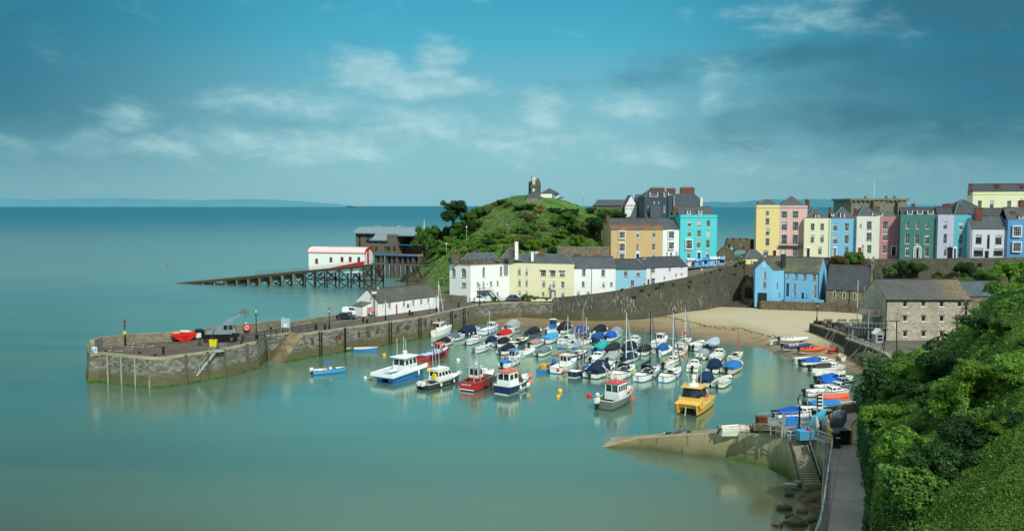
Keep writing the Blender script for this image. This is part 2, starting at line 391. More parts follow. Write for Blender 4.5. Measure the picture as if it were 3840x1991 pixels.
def grid(name, xs, ys, zf, m, smooth=True):
 X, Y = np.meshgrid(xs, ys); Z = zf(X, Y); b = MB(); ny, nx = X.shape
 b.v = [tuple(p) for p in np.stack([X, Y, Z], -1).reshape(-1, 3)]
 b.f = [(j*nx+i, j*nx+i+1, (j+1)*nx+i+1, (j+1)*nx+i) for j in range(ny-1) for i in range(nx-1)]
 return struct(b.build(name, m, smooth=smooth))
HP = [(66,236,1.5),(54,234,3),(-15,228,6),(0,228,8),(20,228,9),(45,230,10),(58,230,1),(-10,245,14),(5,245,16.5),(25,245,15),(36,246,10.5),(48,246,10.5),(60,255,10.5),(44,262,12.5),(60,272,9),(72,265,9.5),(76,285,5),
      (7,280,23.2),(-10,280,20),(-19,280,14.5),(-26,282,9.5),(-32,286,3),(0,310,28.4),(12,310,28.6),(-14,310,24),(-24,312,16.5),(-33,315,9.5),(-38,318,1),(-2,325,32.3),(10,326,32.6),(19,327,32.2),(-10,327,29.5),(-19,330,24.6),(-28,333,16.5),(-36,335,9),(-44,338,-1),
      (0,345,33),(15,345,32.8),(-15,348,26),(5,370,29),(10,400,6),(-30,370,5),(40,380,18),(28,320,28.8),(38,311,27.4),(50,310,26.6),(33,280,22.8),(27,262,19.4),(62,300,9),(75,300,5),(70,290,7),(82,300,2),(70,325,1),(92,320,6),(85,300,9),(60,345,8),
      (-22,250,6.6),(-25,250,4),(-29,250,-.5),(-19,236,3.5),(-24,236,-1.5),(-17,228,2),(-33,268,-1.5),(-26,266,6),(-38,300,-2)]
hillf0 = rbf(HP)
def hillf(X, Y): return hillf0(X, Y) + wob(X, Y, .35, 3)*.7
def hz(x, y): return float(hillf(np.array(x), np.array(y)))
def grass_mat():
 m, t = newmat('hill_grass'); pos = t.n('NewGeometry').outputs['Position']; x, y, z = t.sep(pos)
 n1 = t.noise(pos, .16, 5, .6); n2 = t.noise(pos, 1.6, 4, .7)
 col = t.ramp(t.m('ADD', t.m('MULTIPLY', n1, .6), t.m('MULTIPLY', n2, .4)), [(.3, hx('#3c5726')), (.5, hx('#567a35')), (.72, hx('#7b9550'))])
 rk = t.m('MULTIPLY', t.sstep(z, 6.5, 2.), 1.)
 rock = t.ramp(t.noise(t.scale(pos, (.5, .5, 2.2)), .9, 5, .7), [(.3, hx('#2c2b24')), (.5, hx('#5e5544')), (.75, hx('#8b7e64'))])
 col = t.mix(t.sstep(t.m('ADD', z, t.m('MULTIPLY', n1, 4)), 9.5, 6), col, rock)
 t.out(bsdf(t, col, .95, t.bump(n2, .8, .3), .15)); return m
GRASS = grass_mat()
grid('castle_hill', np.arange(-46, 96, 1.6), np.arange(227, 402, 1.6), hillf, GRASS)
WL = [(2,206),(14,205),(22,203.5),(33,197),(39,190.5),(45,180.5),(53,174.5),(56,161),(58,155),(66,140)]
def wline(X): return np.interp(X, [p[0] for p in WL], [p[1] for p in WL])
def beachf(X, Y):
 d = Y - wline(X); return np.clip(d*.072, -1.5, 2.5) + wob(X, Y, .12, 8)*.10
def sand_mat():
 m, t = newmat('sand'); pos = t.n('NewGeometry').outputs['Position']; x, y, z = t.sep(pos)
 n = t.noise(pos, .22, 5, .6); st = t.noise(t.scale(pos, (.10, .9, 1)), 1., 5, .6); fine = t.noise(pos, 4., 4, .7)
 zz = t.m('ADD', z, t.m('MULTIPLY', t.m('SUBTRACT', n, .5), .7))
 col = t.ramp(t.m('DIVIDE', zz, 3.), [(.0, hx('#6b5d43')), (.16, hx('#87755a')), (.42, hx('#9c8a68')), (.58, hx('#a69a7c')), (.8, hx('#b2a78a'))])
 col = t.mix(t.m('MULTIPLY', t.sstep(st, .45, .7), t.sstep(z, 1.8, .6)), col, hx('#75664c'))
 col = t.mix(t.sstep(fine, .62, .8, 0, .3), col, hx('#8d7f61'))
 line = t.m('MULTIPLY', t.sstep(t.m('ABSOLUTE', t.m('SUBTRACT', zz, 1.45)), .09, .02), t.sstep(fine, .5, .62))
 col = t.mix(t.m('MULTIPLY', line, .8), col, hx('#4c4836')); col = t.mix(t.m('MULTIPLY', t.sstep(t.noise(pos, 1.1, 5, .75), .6, .7), .22), col, hx('#85795c'))
 t.out(bsdf(t, col, t.sstep(z, .1, .9, .35, .92), t.bump(fine, .25, .05), .3)); return m
SAND = sand_mat()
grid('beach', np.arange(-4, 96, 1.), np.arange(138, 240, 1.), beachf, SAND)
# ================================================================ stone works
ST_PIER = stone('pier', '#98968a', '#55574f', '#3f3f3a', .85, .4, algae=1.3)
ST_WALL = stone('harbour', '#6b695c', '#53534a', '#3d3d36', .55, .26, algae=1.0, streak=.6)
ST_PAR = stone('parapet', '#a8a28a', '#7b786a', '#46453d', .55, .26)
ST_RUB = stone('rubble', '#a69d83', '#7d7766', '#58544a', .5, .32, rubble=True)
ST_CASTLE = stone('castle', '#8a8067', '#66604e', '#454237', .55, .36, rubble=True)
COPING = ground('coping', '#a9a184', '#86806a', 2.)
PAVE = ground('quay_paving', '#6d6459', '#575048', 1.4, joint=(.4, .2, .5))
ROAD = ground('road', '#716a5e', '#5b564d', 1.)
CONC = ground('concrete', '#8f8b7e', '#75736a', 1.2)
DECK = 4.9
def pz(lst, z=DECK): return [at_z(x, y, z) for x, y in lst]
EDGE = pz([(340,1326),(378,1323),(483,1334),(560,1341),(620,1340),(696,1329),(832,1310),(960,1281)])
EDGE2 = pz([(1000,1258),(1085,1247),(1123,1253),(1250,1236),(1300,1228),(1440,1209),(1580,1189),(1690,1165),(1793,1141),(1870,1135),(1950,1132)]) + [Vector((10.7, 215.05, DECK))]
BACK = pz([(346,1312),(385,1299),(490,1288),(658,1279),(813,1261),(929,1247),(1081,1226),(1263,1196),(1345,1178),(1470,1152),(1640,1120)])
pier = thing('harbour_pier', 'long grey stone harbour pier with paved deck curving out to a rounded head', 'pier', EDGE[0])
def rel(p, o): return (p[0]-o[0], p[1]-o[1], p[2]-(o[2] if len(o) > 2 else 0))
PO = EDGE[0]
def offs(line, d, inward=True):
 out = []
 for i, p in enumerate(line):
  a = line[max(i-1, 0)]; b = line[min(i+1, len(line)-1)]; tt = Vector((b.x-a.x, b.y-a.y)); tt.normalize()
  out.append(Vector((p.x - tt.y*d, p.y + tt.x*d, p.z)))
 return out
deckpoly = EDGE + EDGE2 + [at_z(1880, 1112, DECK), at_z(1750, 1112, DECK)] + BACK[::-1]
b = MB(); b.quad(*[rel(p, PO) for p in deckpoly]); b.build('deck', PAVE, pier)
def wallstrip(line, ztop, zbot, batter, name, m, parent, O, segs=6, wobk=0.):
 base = offs(line, -batter); b = MB(); rows = []
 for k in range(segs+1):
  f = k/segs; rows.append([(q.x*f + p.x*(1-f), q.y*f + p.y*(1-f), (ztop if not callable(ztop) else ztop(i))*(1-f) + zbot*f) for i, (p, q) in enumerate(zip(line, base))])
 n = len(line)
 b.v = [rel(p, O) for r in rows for p in r]; b.f = [(k*n+i, k*n+i+1, (k+1)*n+i+1, (k+1)*n+i) for k in range(segs) for i in range(n-1)]
 return b.build(name, m, parent)
endface = [BACK[0] + Vector((-.9, .5, 0)), EDGE[0]]
wallstrip([BACK[1]+Vector((-1.2, 1.2, 0)), endface[0], EDGE[0]] + EDGE[1:], DECK-.01, -2, .9, 'wall', ST_PIER, pier, PO)
wallstrip(EDGE2, DECK-.01, -2, .35, 'wall', ST_PIER, pier, PO)
b = MB(); b.quad(*[rel(p, PO) for p in (EDGE[-1], EDGE2[0], Vector((EDGE2[0].x, EDGE2[0].y, -2)), Vector((EDGE[-1].x+.5, EDGE[-1].y-.9, -2)))]); b.build('wall', ST_PIER, pier)
def ribbon(b, line, d0, d1, z0, z1, O):
 L0, L1 = offs(line, d0), offs(line, d1)
 rings = [[rel((p.x, p.y, z0), O), rel((q.x, q.y, z0), O), rel((q.x, q.y, z1), O), rel((p.x, p.y, z1), O)] for p, q in zip(L0, L1)]
 b.loft(rings); return b
ribbon(MB(), EDGE, -.06, .62, DECK-.34, DECK+.05, PO).build('coping', COPING, pier)
ribbon(MB(), EDGE2, -.06, .62, DECK-.30, DECK+.06, PO).build('coping', COPING, pier)
ribbon(MB(), BACK[:7], 0., .8, DECK-.5, DECK+1.7, PO).build('parapet', ST_PAR, pier)
ribbon(MB(), BACK[6:9], 0., .7, DECK-.5, DECK+.95, PO).build('parapet', ST_PAR, pier)
wallstrip([p for p in offs(BACK, .85)][::-1], DECK+.3, -2, .5, 'seaward_wall', ST_PIER, pier, PO)
e0 = BACK[0]; b = MB(); q0, q1 = EDGE[0], BACK[0]
b.loft([[rel(p, PO) for p in (q0+Vector((-.05,-.05,-.4)), q0+Vector((1.3,.1,-.4)), q1+Vector((.6,0,-.4)), q1+Vector((-.9,.6,-.4)))], [rel(p, PO) for p in (q0+Vector((-.02,.1,1.55)), q0+Vector((.55,.3,1.6)), q1+Vector((.4,.1,1.75)), q1+Vector((-.75,.6,1.75)))]])
b.build('end_pier', ST_PAR, pier)
b = MB(); T_, B_ = Vector((-42.2, 162.6, 0)), Vector((-45.3, 158.6, 0)); dv = (B_-T_)/20; pv = Vector((1.4, -.12, 0))
for k in range(20):
 p = T_ + dv*k; b.prism([((q-PO).x, (q-PO).y) for q in (p-pv, p+dv-pv, p+dv+pv, p+pv)], -2-PO.z, -.03-.25*k)
b.build('steps', ground('worn_steps', '#a8977a', '#776a50', 3., joint=(.9, .21, .1)), pier)  # dark lines across the treads put riser shade into the colour
b = MB(); a_, c_ = T_+pv-PO, B_+pv-PO; o_ = Vector((.1,-.07,0)); q_ = Vector((-.25,.02,0))
b.loft([[(x.x, x.y, z-PO.z) for x, z in ((a_+f, DECK+.1), (c_+f, .05), (c_+f, -2), (a_+f, -2))] for f in (o_, q_)]); b.build('steps_cheek', ST_PIER, pier)
FENDER = timber('fender', '#6b6a58', '#40413a', True)
def wallpt(px, py, z): return at_z(px, py, z)
for px, py in [(402,1333),(453,1337),(505,1341),(558,1345)]:
 p = at_z(px, py-6, DECK); q = at_z(px, py-6, DECK)
 n_ = Vector((p.x, p.y, 0)).normalized()*-1
 MB().bar(rel(p + n_*.25 + Vector((0,0,-.2)), PO), rel(p + n_*1.2 + Vector((0,0,-5.2)), PO), .2, .22).build('fender_post', plain('#8f8e80', .8), pier)
def post(line, f, w, h, name, m, d=-.3, zb=-1.5, zt=None):
 i = int(f); a, c = line[i], line[min(i+1, len(line)-1)]; p = a.lerp(c, f-i); tt = (c-a).normalized(); n_ = Vector((tt.y, -tt.x, 0))
 q = p + n_*(-d)
 return MB().bar(rel((q.x, q.y, zb), PO), rel((q.x, q.y, zt if zt is not None else DECK+.1), PO), w, h).build(name, m, pier)
for f in (4.9, 5.55, 6.0, 6.65): post(EDGE, f, .38, .38, 'fender_post', FENDER, -.75 if f < 5.2 else -.6)
for f in (2.55, 3.75, 5.1, 5.9, 6.95, 7.4):
 for e in (0, .06): post(EDGE2, f+e, .16, .2, 'ladder_rail', BLACK, -.42)
for i, f in enumerate([2.1, 2.35, 3.2, 3.45, 4.3, 4.55, 4.8, 5.35, 5.6, 6.1, 6.3, 6.55, 7.15, 7.6]):
 k = int(f); a, c = EDGE2[k], EDGE2[k+1]; p = a.lerp(c, f-k); tt = (c-a).normalized(); n_ = Vector((tt.y, -tt.x, 0)); q = p + n_*.3
 MB().cbox(rel((q.x, q.y, DECK-1.5-.15*(i % 3)), PO), .55, .12, .95+.25*(i % 2), math.atan2(tt.y, tt.x)).build('rusted_plate', RUST, pier)
WTOP = [(1950,1131,217.0),(2075,1117,215),(2160,1109,213),(2250,1099,212),(2330,1087,211.8),(2400,1073,212),(2490,1057,213.5),(2573,1041,216),(2640,1024,220),(2690,1008,226),(2740,996,232),(2790,985,237)]
WT = [at_y(*w) for w in WTOP]
hw = thing('harbour_wall', 'tall dark weathered stone wall with white streaks climbing behind the beach', 'wall', WT[1])
WT2 = WT[1:]; O = WT[1]
b = MB(); bk = offs(WT2, .6); bs = offs(WT2, -.5)
segs = 8
for i in range(len(WT2)-1):
 for k in range(segs):
  f0, f1 = k/segs, (k+1)/segs
  def P(i, f): p, q = WT2[i], bs[i]; return rel((p.x*(1-f)+q.x*f, p.y*(1-f)+q.y*f, p.z*(1-f)-1.5*f), O)
  b.quad(P(i, f0), P(i+1, f0), P(i+1, f1), P(i, f1))
 b.quad(rel(WT2[i], O), rel(bk[i], O), rel(bk[i+1], O), rel(WT2[i+1], O))
 b.quad(rel(bk[i], O), rel((bk[i].x, bk[i].y, bk[i].z-3), O), rel((bk[i+1].x, bk[i+1].y, bk[i+1].z-3), O), rel(bk[i+1], O))
b.quad(rel(WT2[0], O), rel(bk[0], O), rel((bk[0].x, bk[0].y, 0), O), rel((bs[0].x, bs[0].y, 0), O))
b.build('stonework', ST_WALL, hw)
bp = at_z(2560, 1190, 1.2); b = MB(); b.loft([[(-3,-2.4,-1.5),(3,-2.4,-1.5),(3,1.5,-1.5),(-3,1.5,-1.5)],[(-2,-.5,3.0),(2,-.5,3.0),(2,1.5,3.0),(-2,1.5,3.0)]])
o = b.build('rubble_buttress', ST_CASTLE); o.location = (bp.x, bp.y+1.2, 0); tag(o, 'low rubble buttress leaning on the foot of the dark harbour wall', 'buttress')
tag(o, None, None)
b = MB(); back = [(0,227),(10.6,222.6),(17,221),(22,222),(27.5,224),(33,227),(38,231),(44,238),(52,243),(60,246),(66,247),(72,246)]
for i in range(len(WT)-1):
 a, c = offs(WT, .5)[i], offs(WT, .5)[i+1]; za, zc = (WT[i].z - 1.0 if i else DECK), WT[i+1].z-1.0
 b.quad((a.x, a.y, za), (c.x, c.y, zc), (back[i+1][0], back[i+1][1], zc+.1), (back[i][0], back[i][1], za+.02))
struct(b.build('quay_road', ROAD))
street = [(44,238,11.55),(60,246,12.2),(66.5,238.0,12.6),(72,239.4,12.7),(88,240.6,13.3),(101,233.4,14.0),(132,231.6,14.6),(165,229.5,15)]
b = MB(); far = [(44,300,11.6),(60,300,12.2),(68,300,12.4),(78,300,12.5),(92,300,13.2),(108,300,13.9),(150,300,14.5),(200,300,15)]
for i in range(len(street)-1): b.quad(street[i], street[i+1], far[i+1], far[i])
struct(b.build('street', ROAD))
rw = thing('retaining_wall', 'long dark stone retaining wall below the coloured terrace street', 'wall', (66, 237, 0))
b = MB(); ln = [Vector(p) for p in street[2:]]; bk = offs(ln, .5); O = Vector((66, 237, 0))
for i in range(len(ln)-1):
 p, q = ln[i], ln[i+1]; h = 1.0 if i else .7
 for k in range(5):
  f0, f1 = k/5, (k+1)/5
  def P(p, f): return rel((p.x, p.y-f*.6, (p.z+h)*(1-f)+3.5*f), O)
  b.quad(P(p, f0), P(q, f0), P(q, f1), P(p, f1))
 b.quad(rel((p.x, p.y, p.z+h), O), rel((q.x, q.y, q.z+h), O), rel((bk[i+1].x, bk[i+1].y, q.z+h), O), rel((bk[i].x, bk[i].y, p.z+h), O))
 b.quad(rel((bk[i].x, bk[i].y, p.z+h), O), rel((bk[i+1].x, bk[i+1].y, q.z+h), O), rel((bk[i+1].x, bk[i+1].y, q.z-.5), O), rel((bk[i].x, bk[i].y, p.z-.5), O))
b.build('stonework', stone('retaining', '#737061', '#4e4c42', '#38372f', .7, .34, streak=.4), rw)
QZ = 4.4
quay = [(65.2,181.5),(80,183.5),(89,187),(92,196),(91.5,210.5),(83,216.6),(66.5,221.8),(64,232),(66.5,237.5),(88,240),(101,233),(150,230),(150,140),(72,120),(62,126),(65,144),(65.3,149),(64.7,160.5),(66.2,163),(66.2,169)]
b = MB(); b.quad(*[(x, y, QZ) for x, y in quay]); struct(b.build('quay', ground('quay_surface', '#6a665c', '#565349', 1.)))
bw = thing('quay_wall', 'dark stone quay wall with mooring ladders along the sheltered boats', 'wall', (65, 181, 0))
def vwall(line, z1, z0, d, name, m, parent, O):
 wallstrip([Vector((x, y, z1)) for x, y in line], z1, z0, d, name, m, parent, O)
O = Vector((65, 181, 0))
vwall([(91.5,196),(89,187),(80,183.5),(65.2,181.5),(66.2,169),(66.2,163),(64.7,160.5),(65.3,149),(65,144),(60,125),(52,113.5),(43.8,103.2)], QZ-.01, -2, .5, 'stonework', stone('quay', '#57564b', '#42423a', '#31312b', .55, .28, algae=1.6), bw, O)
ribbon(MB(), [Vector((x, y, QZ)) for x, y in [(89,187),(80,183.5),(65.2,181.5),(66.2,169),(66.2,163),(64.7,160.5),(65.3,149),(65,144),(60,125),(52,113.5)]], -.05, .55, QZ-.25, QZ+.06, O).build('coping', COPING, bw)
bw2 = thing('sea_wall', 'low mossy stone wall along the back of the beach below the blue house', 'wall', (66, 224, 0)); O = Vector((66, 224, 0))
vwall([(64.2,229),(66.5,221.8),(83,216.6),(91.5,210.5),(92,196)][::-1][::-1], QZ+.35, 1, .35, 'stonework', ST_CASTLE, bw2, O)
ribbon(MB(), [Vector((x, y, QZ)) for x, y in [(66.5,221.8),(83,216.6),(91.5,210.5),(92,196)]], 0, .4, QZ, QZ+.36, O).build('coping', ground('mossy_coping', '#6e6a54', '#55533f', 2.), bw2)
def bankf(X, Y): return QZ + np.clip((Y-219.5)*.40, 0, 5.2) + wob(X, Y, .5, 4)*.5
grid('rubble_bank', np.arange(90, 150, 1.2), np.arange(219, 233.2, 1.2), bankf, ground('rubble_bank', '#6a6049', '#4b4a2c', 2.))
b = MB(); b.quad((53,226,2.2),(63.5,224.5,2.4),(66.4,224.2,QZ+.02),(66.4,234,QZ+.02),(60,229.5,3.2)); struct(b.build('cobbled_ramp', ground('cobbles', '#5c594e', '#45433a', 3., joint=(.3,.2,.3))))
# ================================================================ slipway, platform, walkway in the foreground
PLZ = 4.5
plat = [(30.8,92.2),(29.2,98),(37.4,99.8),(43.8,103),(52,113),(66,122),(66,112),(50,95),(37.4,87.2),(28.9,65.4),(16,36),(10.5,36),(24.9,65.5),(33.6,88),(32.8,91.6)]
b = MB(); b.quad(*[(x, y, PLZ) for x, y in plat]); struct(b.build('walkway', ground('walkway', '#99948c', '#807b74', .8, joint=(40, 3.6, -1.15))))
near = [at_z(2180,1683,-.35), at_z(2268,1676,.05)] + [Vector(p) for p in [(15.6,101.7,1.2),(21.5,99.,2.36),(26.3,97,3.3),(29.4,94.2,4.2),(30.8,92.2,4.5)]]
farE = [at_z(2180,1648,-.35), at_z(2302,1639,.02), at_z(2420,1632,.9), at_z(2560,1621,1.9), at_z(2700,1609,2.9), at_z(2800,1605,3.6), Vector((29.2,98,4.5))]
slip = thing('slipway', 'sloping concrete slipway running down into the water with green weed on its wall', 'slipway', (22, 99, 0)); O = Vector((22, 99, 0))
b = MB()
for i in range(6):
 b.quad(rel(near[i], O), rel(near[i+1], O), rel(farE[i+1], O), rel(farE[i], O))
b.build('ramp', ground('slip_concrete', '#a39e8c', '#7f7b6c', 1.), slip)
m, t = newmat('weedy_concrete'); pos, u, x, y, z = wallcoord(t)
n1 = t.noise(t.scale(pos, (2.2, 2.2, .35)), 1., 5, .65); n2 = t.noise(pos, .5, 5, .6); n3 = t.noise(pos, 4, 4, .7)
zz = t.m('ADD', z, t.m('MULTIPLY', t.m('SUBTRACT', n2, .5), 1.4))
col = t.ramp(t.m('DIVIDE', zz, 4.6), [(0, hx('#54543a')), (.18, hx('#7c7858')), (.5, hx('#979070')), (.72, hx('#aea88e')), (.95, hx('#86836f'))])
col = t.mix(t.m('MULTIPLY', t.sstep(n1, .5, .66), t.sstep(z, 1.6, 3.)), col, hx('#c2bda6')); col = t.mix(t.sstep(n1, .42, .3, 0, .75), col, hx('#39382c'))
col = t.mix(t.m('MULTIPLY', t.sstep(zz, 1.1, .2, 0, 1), t.m('MULTIPLY', t.sstep(x, 23, 31), t.sstep(n3, .35, .6))), col, hx('#4f7a14'))
t.out(bsdf(t, col, .85, t.bump(n3, .4, .04), .2)); WEEDY = m
b = MB()
L = [p for p in near[1:]]
for i in range(len(L)-1):
 p, q = L[i], L[i+1]
 for k in range(4):
  f0, f1 = k/4, (k+1)/4
  b.quad(*[rel((a.x, a.y-.25*f, a.z*(1-f)-2*f), O) for a, f in ((p, f0), (q, f0), (q, f1), (p, f1))])
for i in range(6): b.quad(*[rel(p, O) for p in (farE[i], farE[i+1], Vector((farE[i+1].x, farE[i+1].y, -2)), Vector((farE[i].x, farE[i].y, -2)))])
b.quad(*[rel(p, O) for p in ((30.8,92.2,4.5),(30.8,91.9,4.5),(30.8,86,-1),(30.8,92.2,-1))])
b.build('side_wall', WEEDY, slip)
b = MB()
for i in range(1, len(L)): b.bar(rel(L[i-1]+Vector((0,.15,.03)), O), rel(L[i]+Vector((0,.15,.03)), O), .34, .1)
for i in range(2, 7): b.bar(rel(farE[i-1]+Vector((0,-.15,.03)), O), rel(farE[i]+Vector((0,-.15,.03)), O), .3, .1)
b.build('kerb', ground('slip_kerb', '#b09d6c', '#8e8462', 2.), slip)
stp = thing('stone_steps', 'steep stone steps descending from the slipway platform to the foreshore', 'steps', (31.7, 91.6, 0)); b = MB()
for k in range(21):
 b.box(-.75, .95, -.25*k-.26, -.25*k, -2, PLZ-.02-.185*k)
b.build('treads', ground('steps_grey', '#a09a8a', '#77735f', 3.), stp)
MB().bar((.98,0,1.0+PLZ),(.98,-5,.9+.7),.06).build('handrail', GALV, stp)
ww = thing('walkway_wall', 'dark concrete and stone wall below the cliff foot walkway', 'wall', (33.6, 88, 0)); O = Vector((33.6, 88, 0))
vwall([(32.8,91.6),(33.6,88),(24.9,65.5),(10.5,36)], PLZ-.01, -2, .35, 'stonework', WEEDY, ww, O)
b = MB()
for a, c in (((33.6,88),(24.9,65.5)),((24.9,65.5),(10.5,36))): b.bar(rel((a[0]+.25, a[1], PLZ+.08), O), rel((c[0]+.25, c[1], PLZ+.08), O), .5, .18)
b.build('kerb', ground('walk_kerb', '#6c685f', '#55524b', 2.), ww)
lw = [(37.4,99.7),(40.6,101.2),(43.8,102.9),(47.5,107)]
o = ribbon(MB(), [Vector((x, y, 0)) for x, y in lw], -.2, .25, PLZ-.5, PLZ+1.1, (40,101,0)).build('boundary_wall', ST_RUB); o.location = (40,101,0); tag(o, 'waist high rubble stone wall beside the walkway bend', 'wall')
# ================================================================ cliff bank on the right
toeX = [4,10,18,28.9,33,36.8,43,48,60,73,88]; toeY = [10,24,42,65.4,77,87.5,94,101,119,134,148]
def toe(Y): return np.interp(Y, toeY, toeX)
def bank_h(X, Y):
 d = X - toe(Y)
 top = np.interp(Y, [20,40,55,70,90,110,130,150,170], [13,15,17,19.5,22,23,22,19,14])
 wallh = np.interp(Y, [30,60,90,110,140], [5.5,5.5,4.2,3,2])
 z = PLZ + np.where(d < 0, -1.5, np.minimum(wallh, d*14) + np.clip(d-.4, 0, 6.5)*np.interp(Y, [40,70,90,110,140], [.8,.7,.5,.36,.3]) + np.maximum(0, d-6.9)*np.interp(Y, [40,70,95,110,125,140], [.75,1.1,1.2,1.05,.5,.3]))
 cap = top + PLZ*.3 + wob(X, Y, .12, 2)*1.2
 return np.where(z > cap-2, cap-2 + 2*(1-np.exp(-(z-cap+2)/2)), z) + wob(X, Y, .5, 6)*.45*np.clip(d, 0, 1)
b = MB(); ys = np.arange(24, 148, 1.2); ds = np.r_[[-.2, 0., .45, .9], np.arange(1.8, 75, 1.5)]
Yg, Dg = np.meshgrid(ys, ds, indexing='ij'); Xg = toe(Yg) + Dg; Zg = bank_h(Xg, Yg); Zg[:,0] = 3.
b.v = [tuple(p) for p in np.stack([Xg, Yg, Zg], -1).reshape(-1, 3)]; nd = len(ds)
b.f = [(j*nd+i, j*nd+i+1, (j+1)*nd+i+1, (j+1)*nd+i) for j in range(len(ys)-1) for i in range(nd-1)]
m, t = newmat('cliff_bank'); pos = t.n('NewGeometry').outputs['Position']; x, y, z = t.sep(pos)
nz = t.sep(t.n('NewGeometry').outputs['True Normal'])[2]; n2 = t.noise(pos, 1.5, 5, .7)
st = t.ramp(t.noise(t.scale(pos, (1, 1, .4)), 1.2, 5, .7), [(.3, hx('#24251c')), (.55, hx('#4c4a3d')), (.8, hx('#7d7a6c'))])
gr = t.ramp(n2, [(.3, hx('#16280a')), (.6, hx('#2a4410')), (.85, hx('#3d5a18'))])
t.out(bsdf(t, t.mix(t.sstep(nz, .25, .5), st, gr), .95, t.bump(n2, .8, .2), .1))
struct(b.build('cliff_bank', m, smooth=True))
def shoref(X, Y):
 d = X - np.interp(Y, [40,60,72,80,86,92], [17.5,21.0,25.6,28.6,30.2,30.6]); return np.clip(-.15 + d*.28, -1.4, 1.0) + wob(X, Y, .8, 5)*.32
grid('foreshore', np.arange(14, 34, .5), np.arange(46, 91, .5), shoref, ground('foreshore', '#5a5138', '#3a3524', 2., bumpk=.8))
# ================================================================ buildings
Z3 = (1650, 900, 4.293); Z4 = (2150, 660, 2.727); Z5 = (2780, 680, 2.843); Z6 = (3240, 660, 2.727); Z8 = (2700, 940, 2.576); ZT = (1100, 800, 3.18); ZK = (2640, 880, 7.156); Z9 = (640, 900, 3.22)
def zp(Z, x, y=0): return (Z[0] + x/Z[2], Z[1] + y/Z[2])
class Fac:
 """vertical facade between two plan points; local x along it, y into the building, z up"""
 def __init__(s, A, B, z0):
  s.A = Vector((A[0], A[1], 0)); s.B = Vector((B[0], B[1], 0)); s.z0 = z0; s.w = (s.B-s.A).length
  s.u = (s.B-s.A)/s.w; s.nrm = Vector((-s.u.y, s.u.x, 0)); s.rz = math.atan2(s.u.y, s.u.x)
 def loc(s, px, py):
  d = ray(px, py); o = Vector((0, 0, CAMZ)); t = (s.A - o).dot(s.nrm)/d.dot(s.nrm); p = o + d*t
  return (p - s.A).dot(s.u), p.z - s.z0
 def world(s, x, y, z): return s.A + s.u*x + s.nrm*y + Vector((0, 0, s.z0+z))
def rect_holes(b, w, h, holes, y0=0., rd=.2, z00=-1.5):
 xs = sorted({0., w} | {min(max(v, 0), w) for q in holes for v in q[:2]}); zs = sorted({z00, h} | {min(max(v, z00), h) for q in holes for v in q[2:4]})
 for i in range(len(xs)-1):
  for k in range(len(zs)-1):
   cx, cz = (xs[i]+xs[i+1])/2, (zs[k]+zs[k+1])/2
   if any(q[0] < cx < q[1] and q[2] < cz < q[3] for q in holes): continue
   b.quad((xs[i], y0, zs[k]), (xs[i+1], y0, zs[k]), (xs[i+1], y0, zs[k+1]), (xs[i], y0, zs[k+1]))
 for q in holes:
  a, c, d, e = q[:4]
  b.quad((a,y0,d),(a,y0+rd,d),(a,y0+rd,e),(a,y0,e)); b.quad((c,y0,d),(c,y0,e),(c,y0+rd,e),(c,y0+rd,d))
  b.quad((a,y0,e),(a,y0+rd,e),(c,y0+rd,e),(c,y0,e)); b.quad((a,y0,d),(c,y0,d),(c,y0+rd,d),(a,y0+rd,d))
WINBLIND = paint('#b9c2c2', .6, .05, .05)
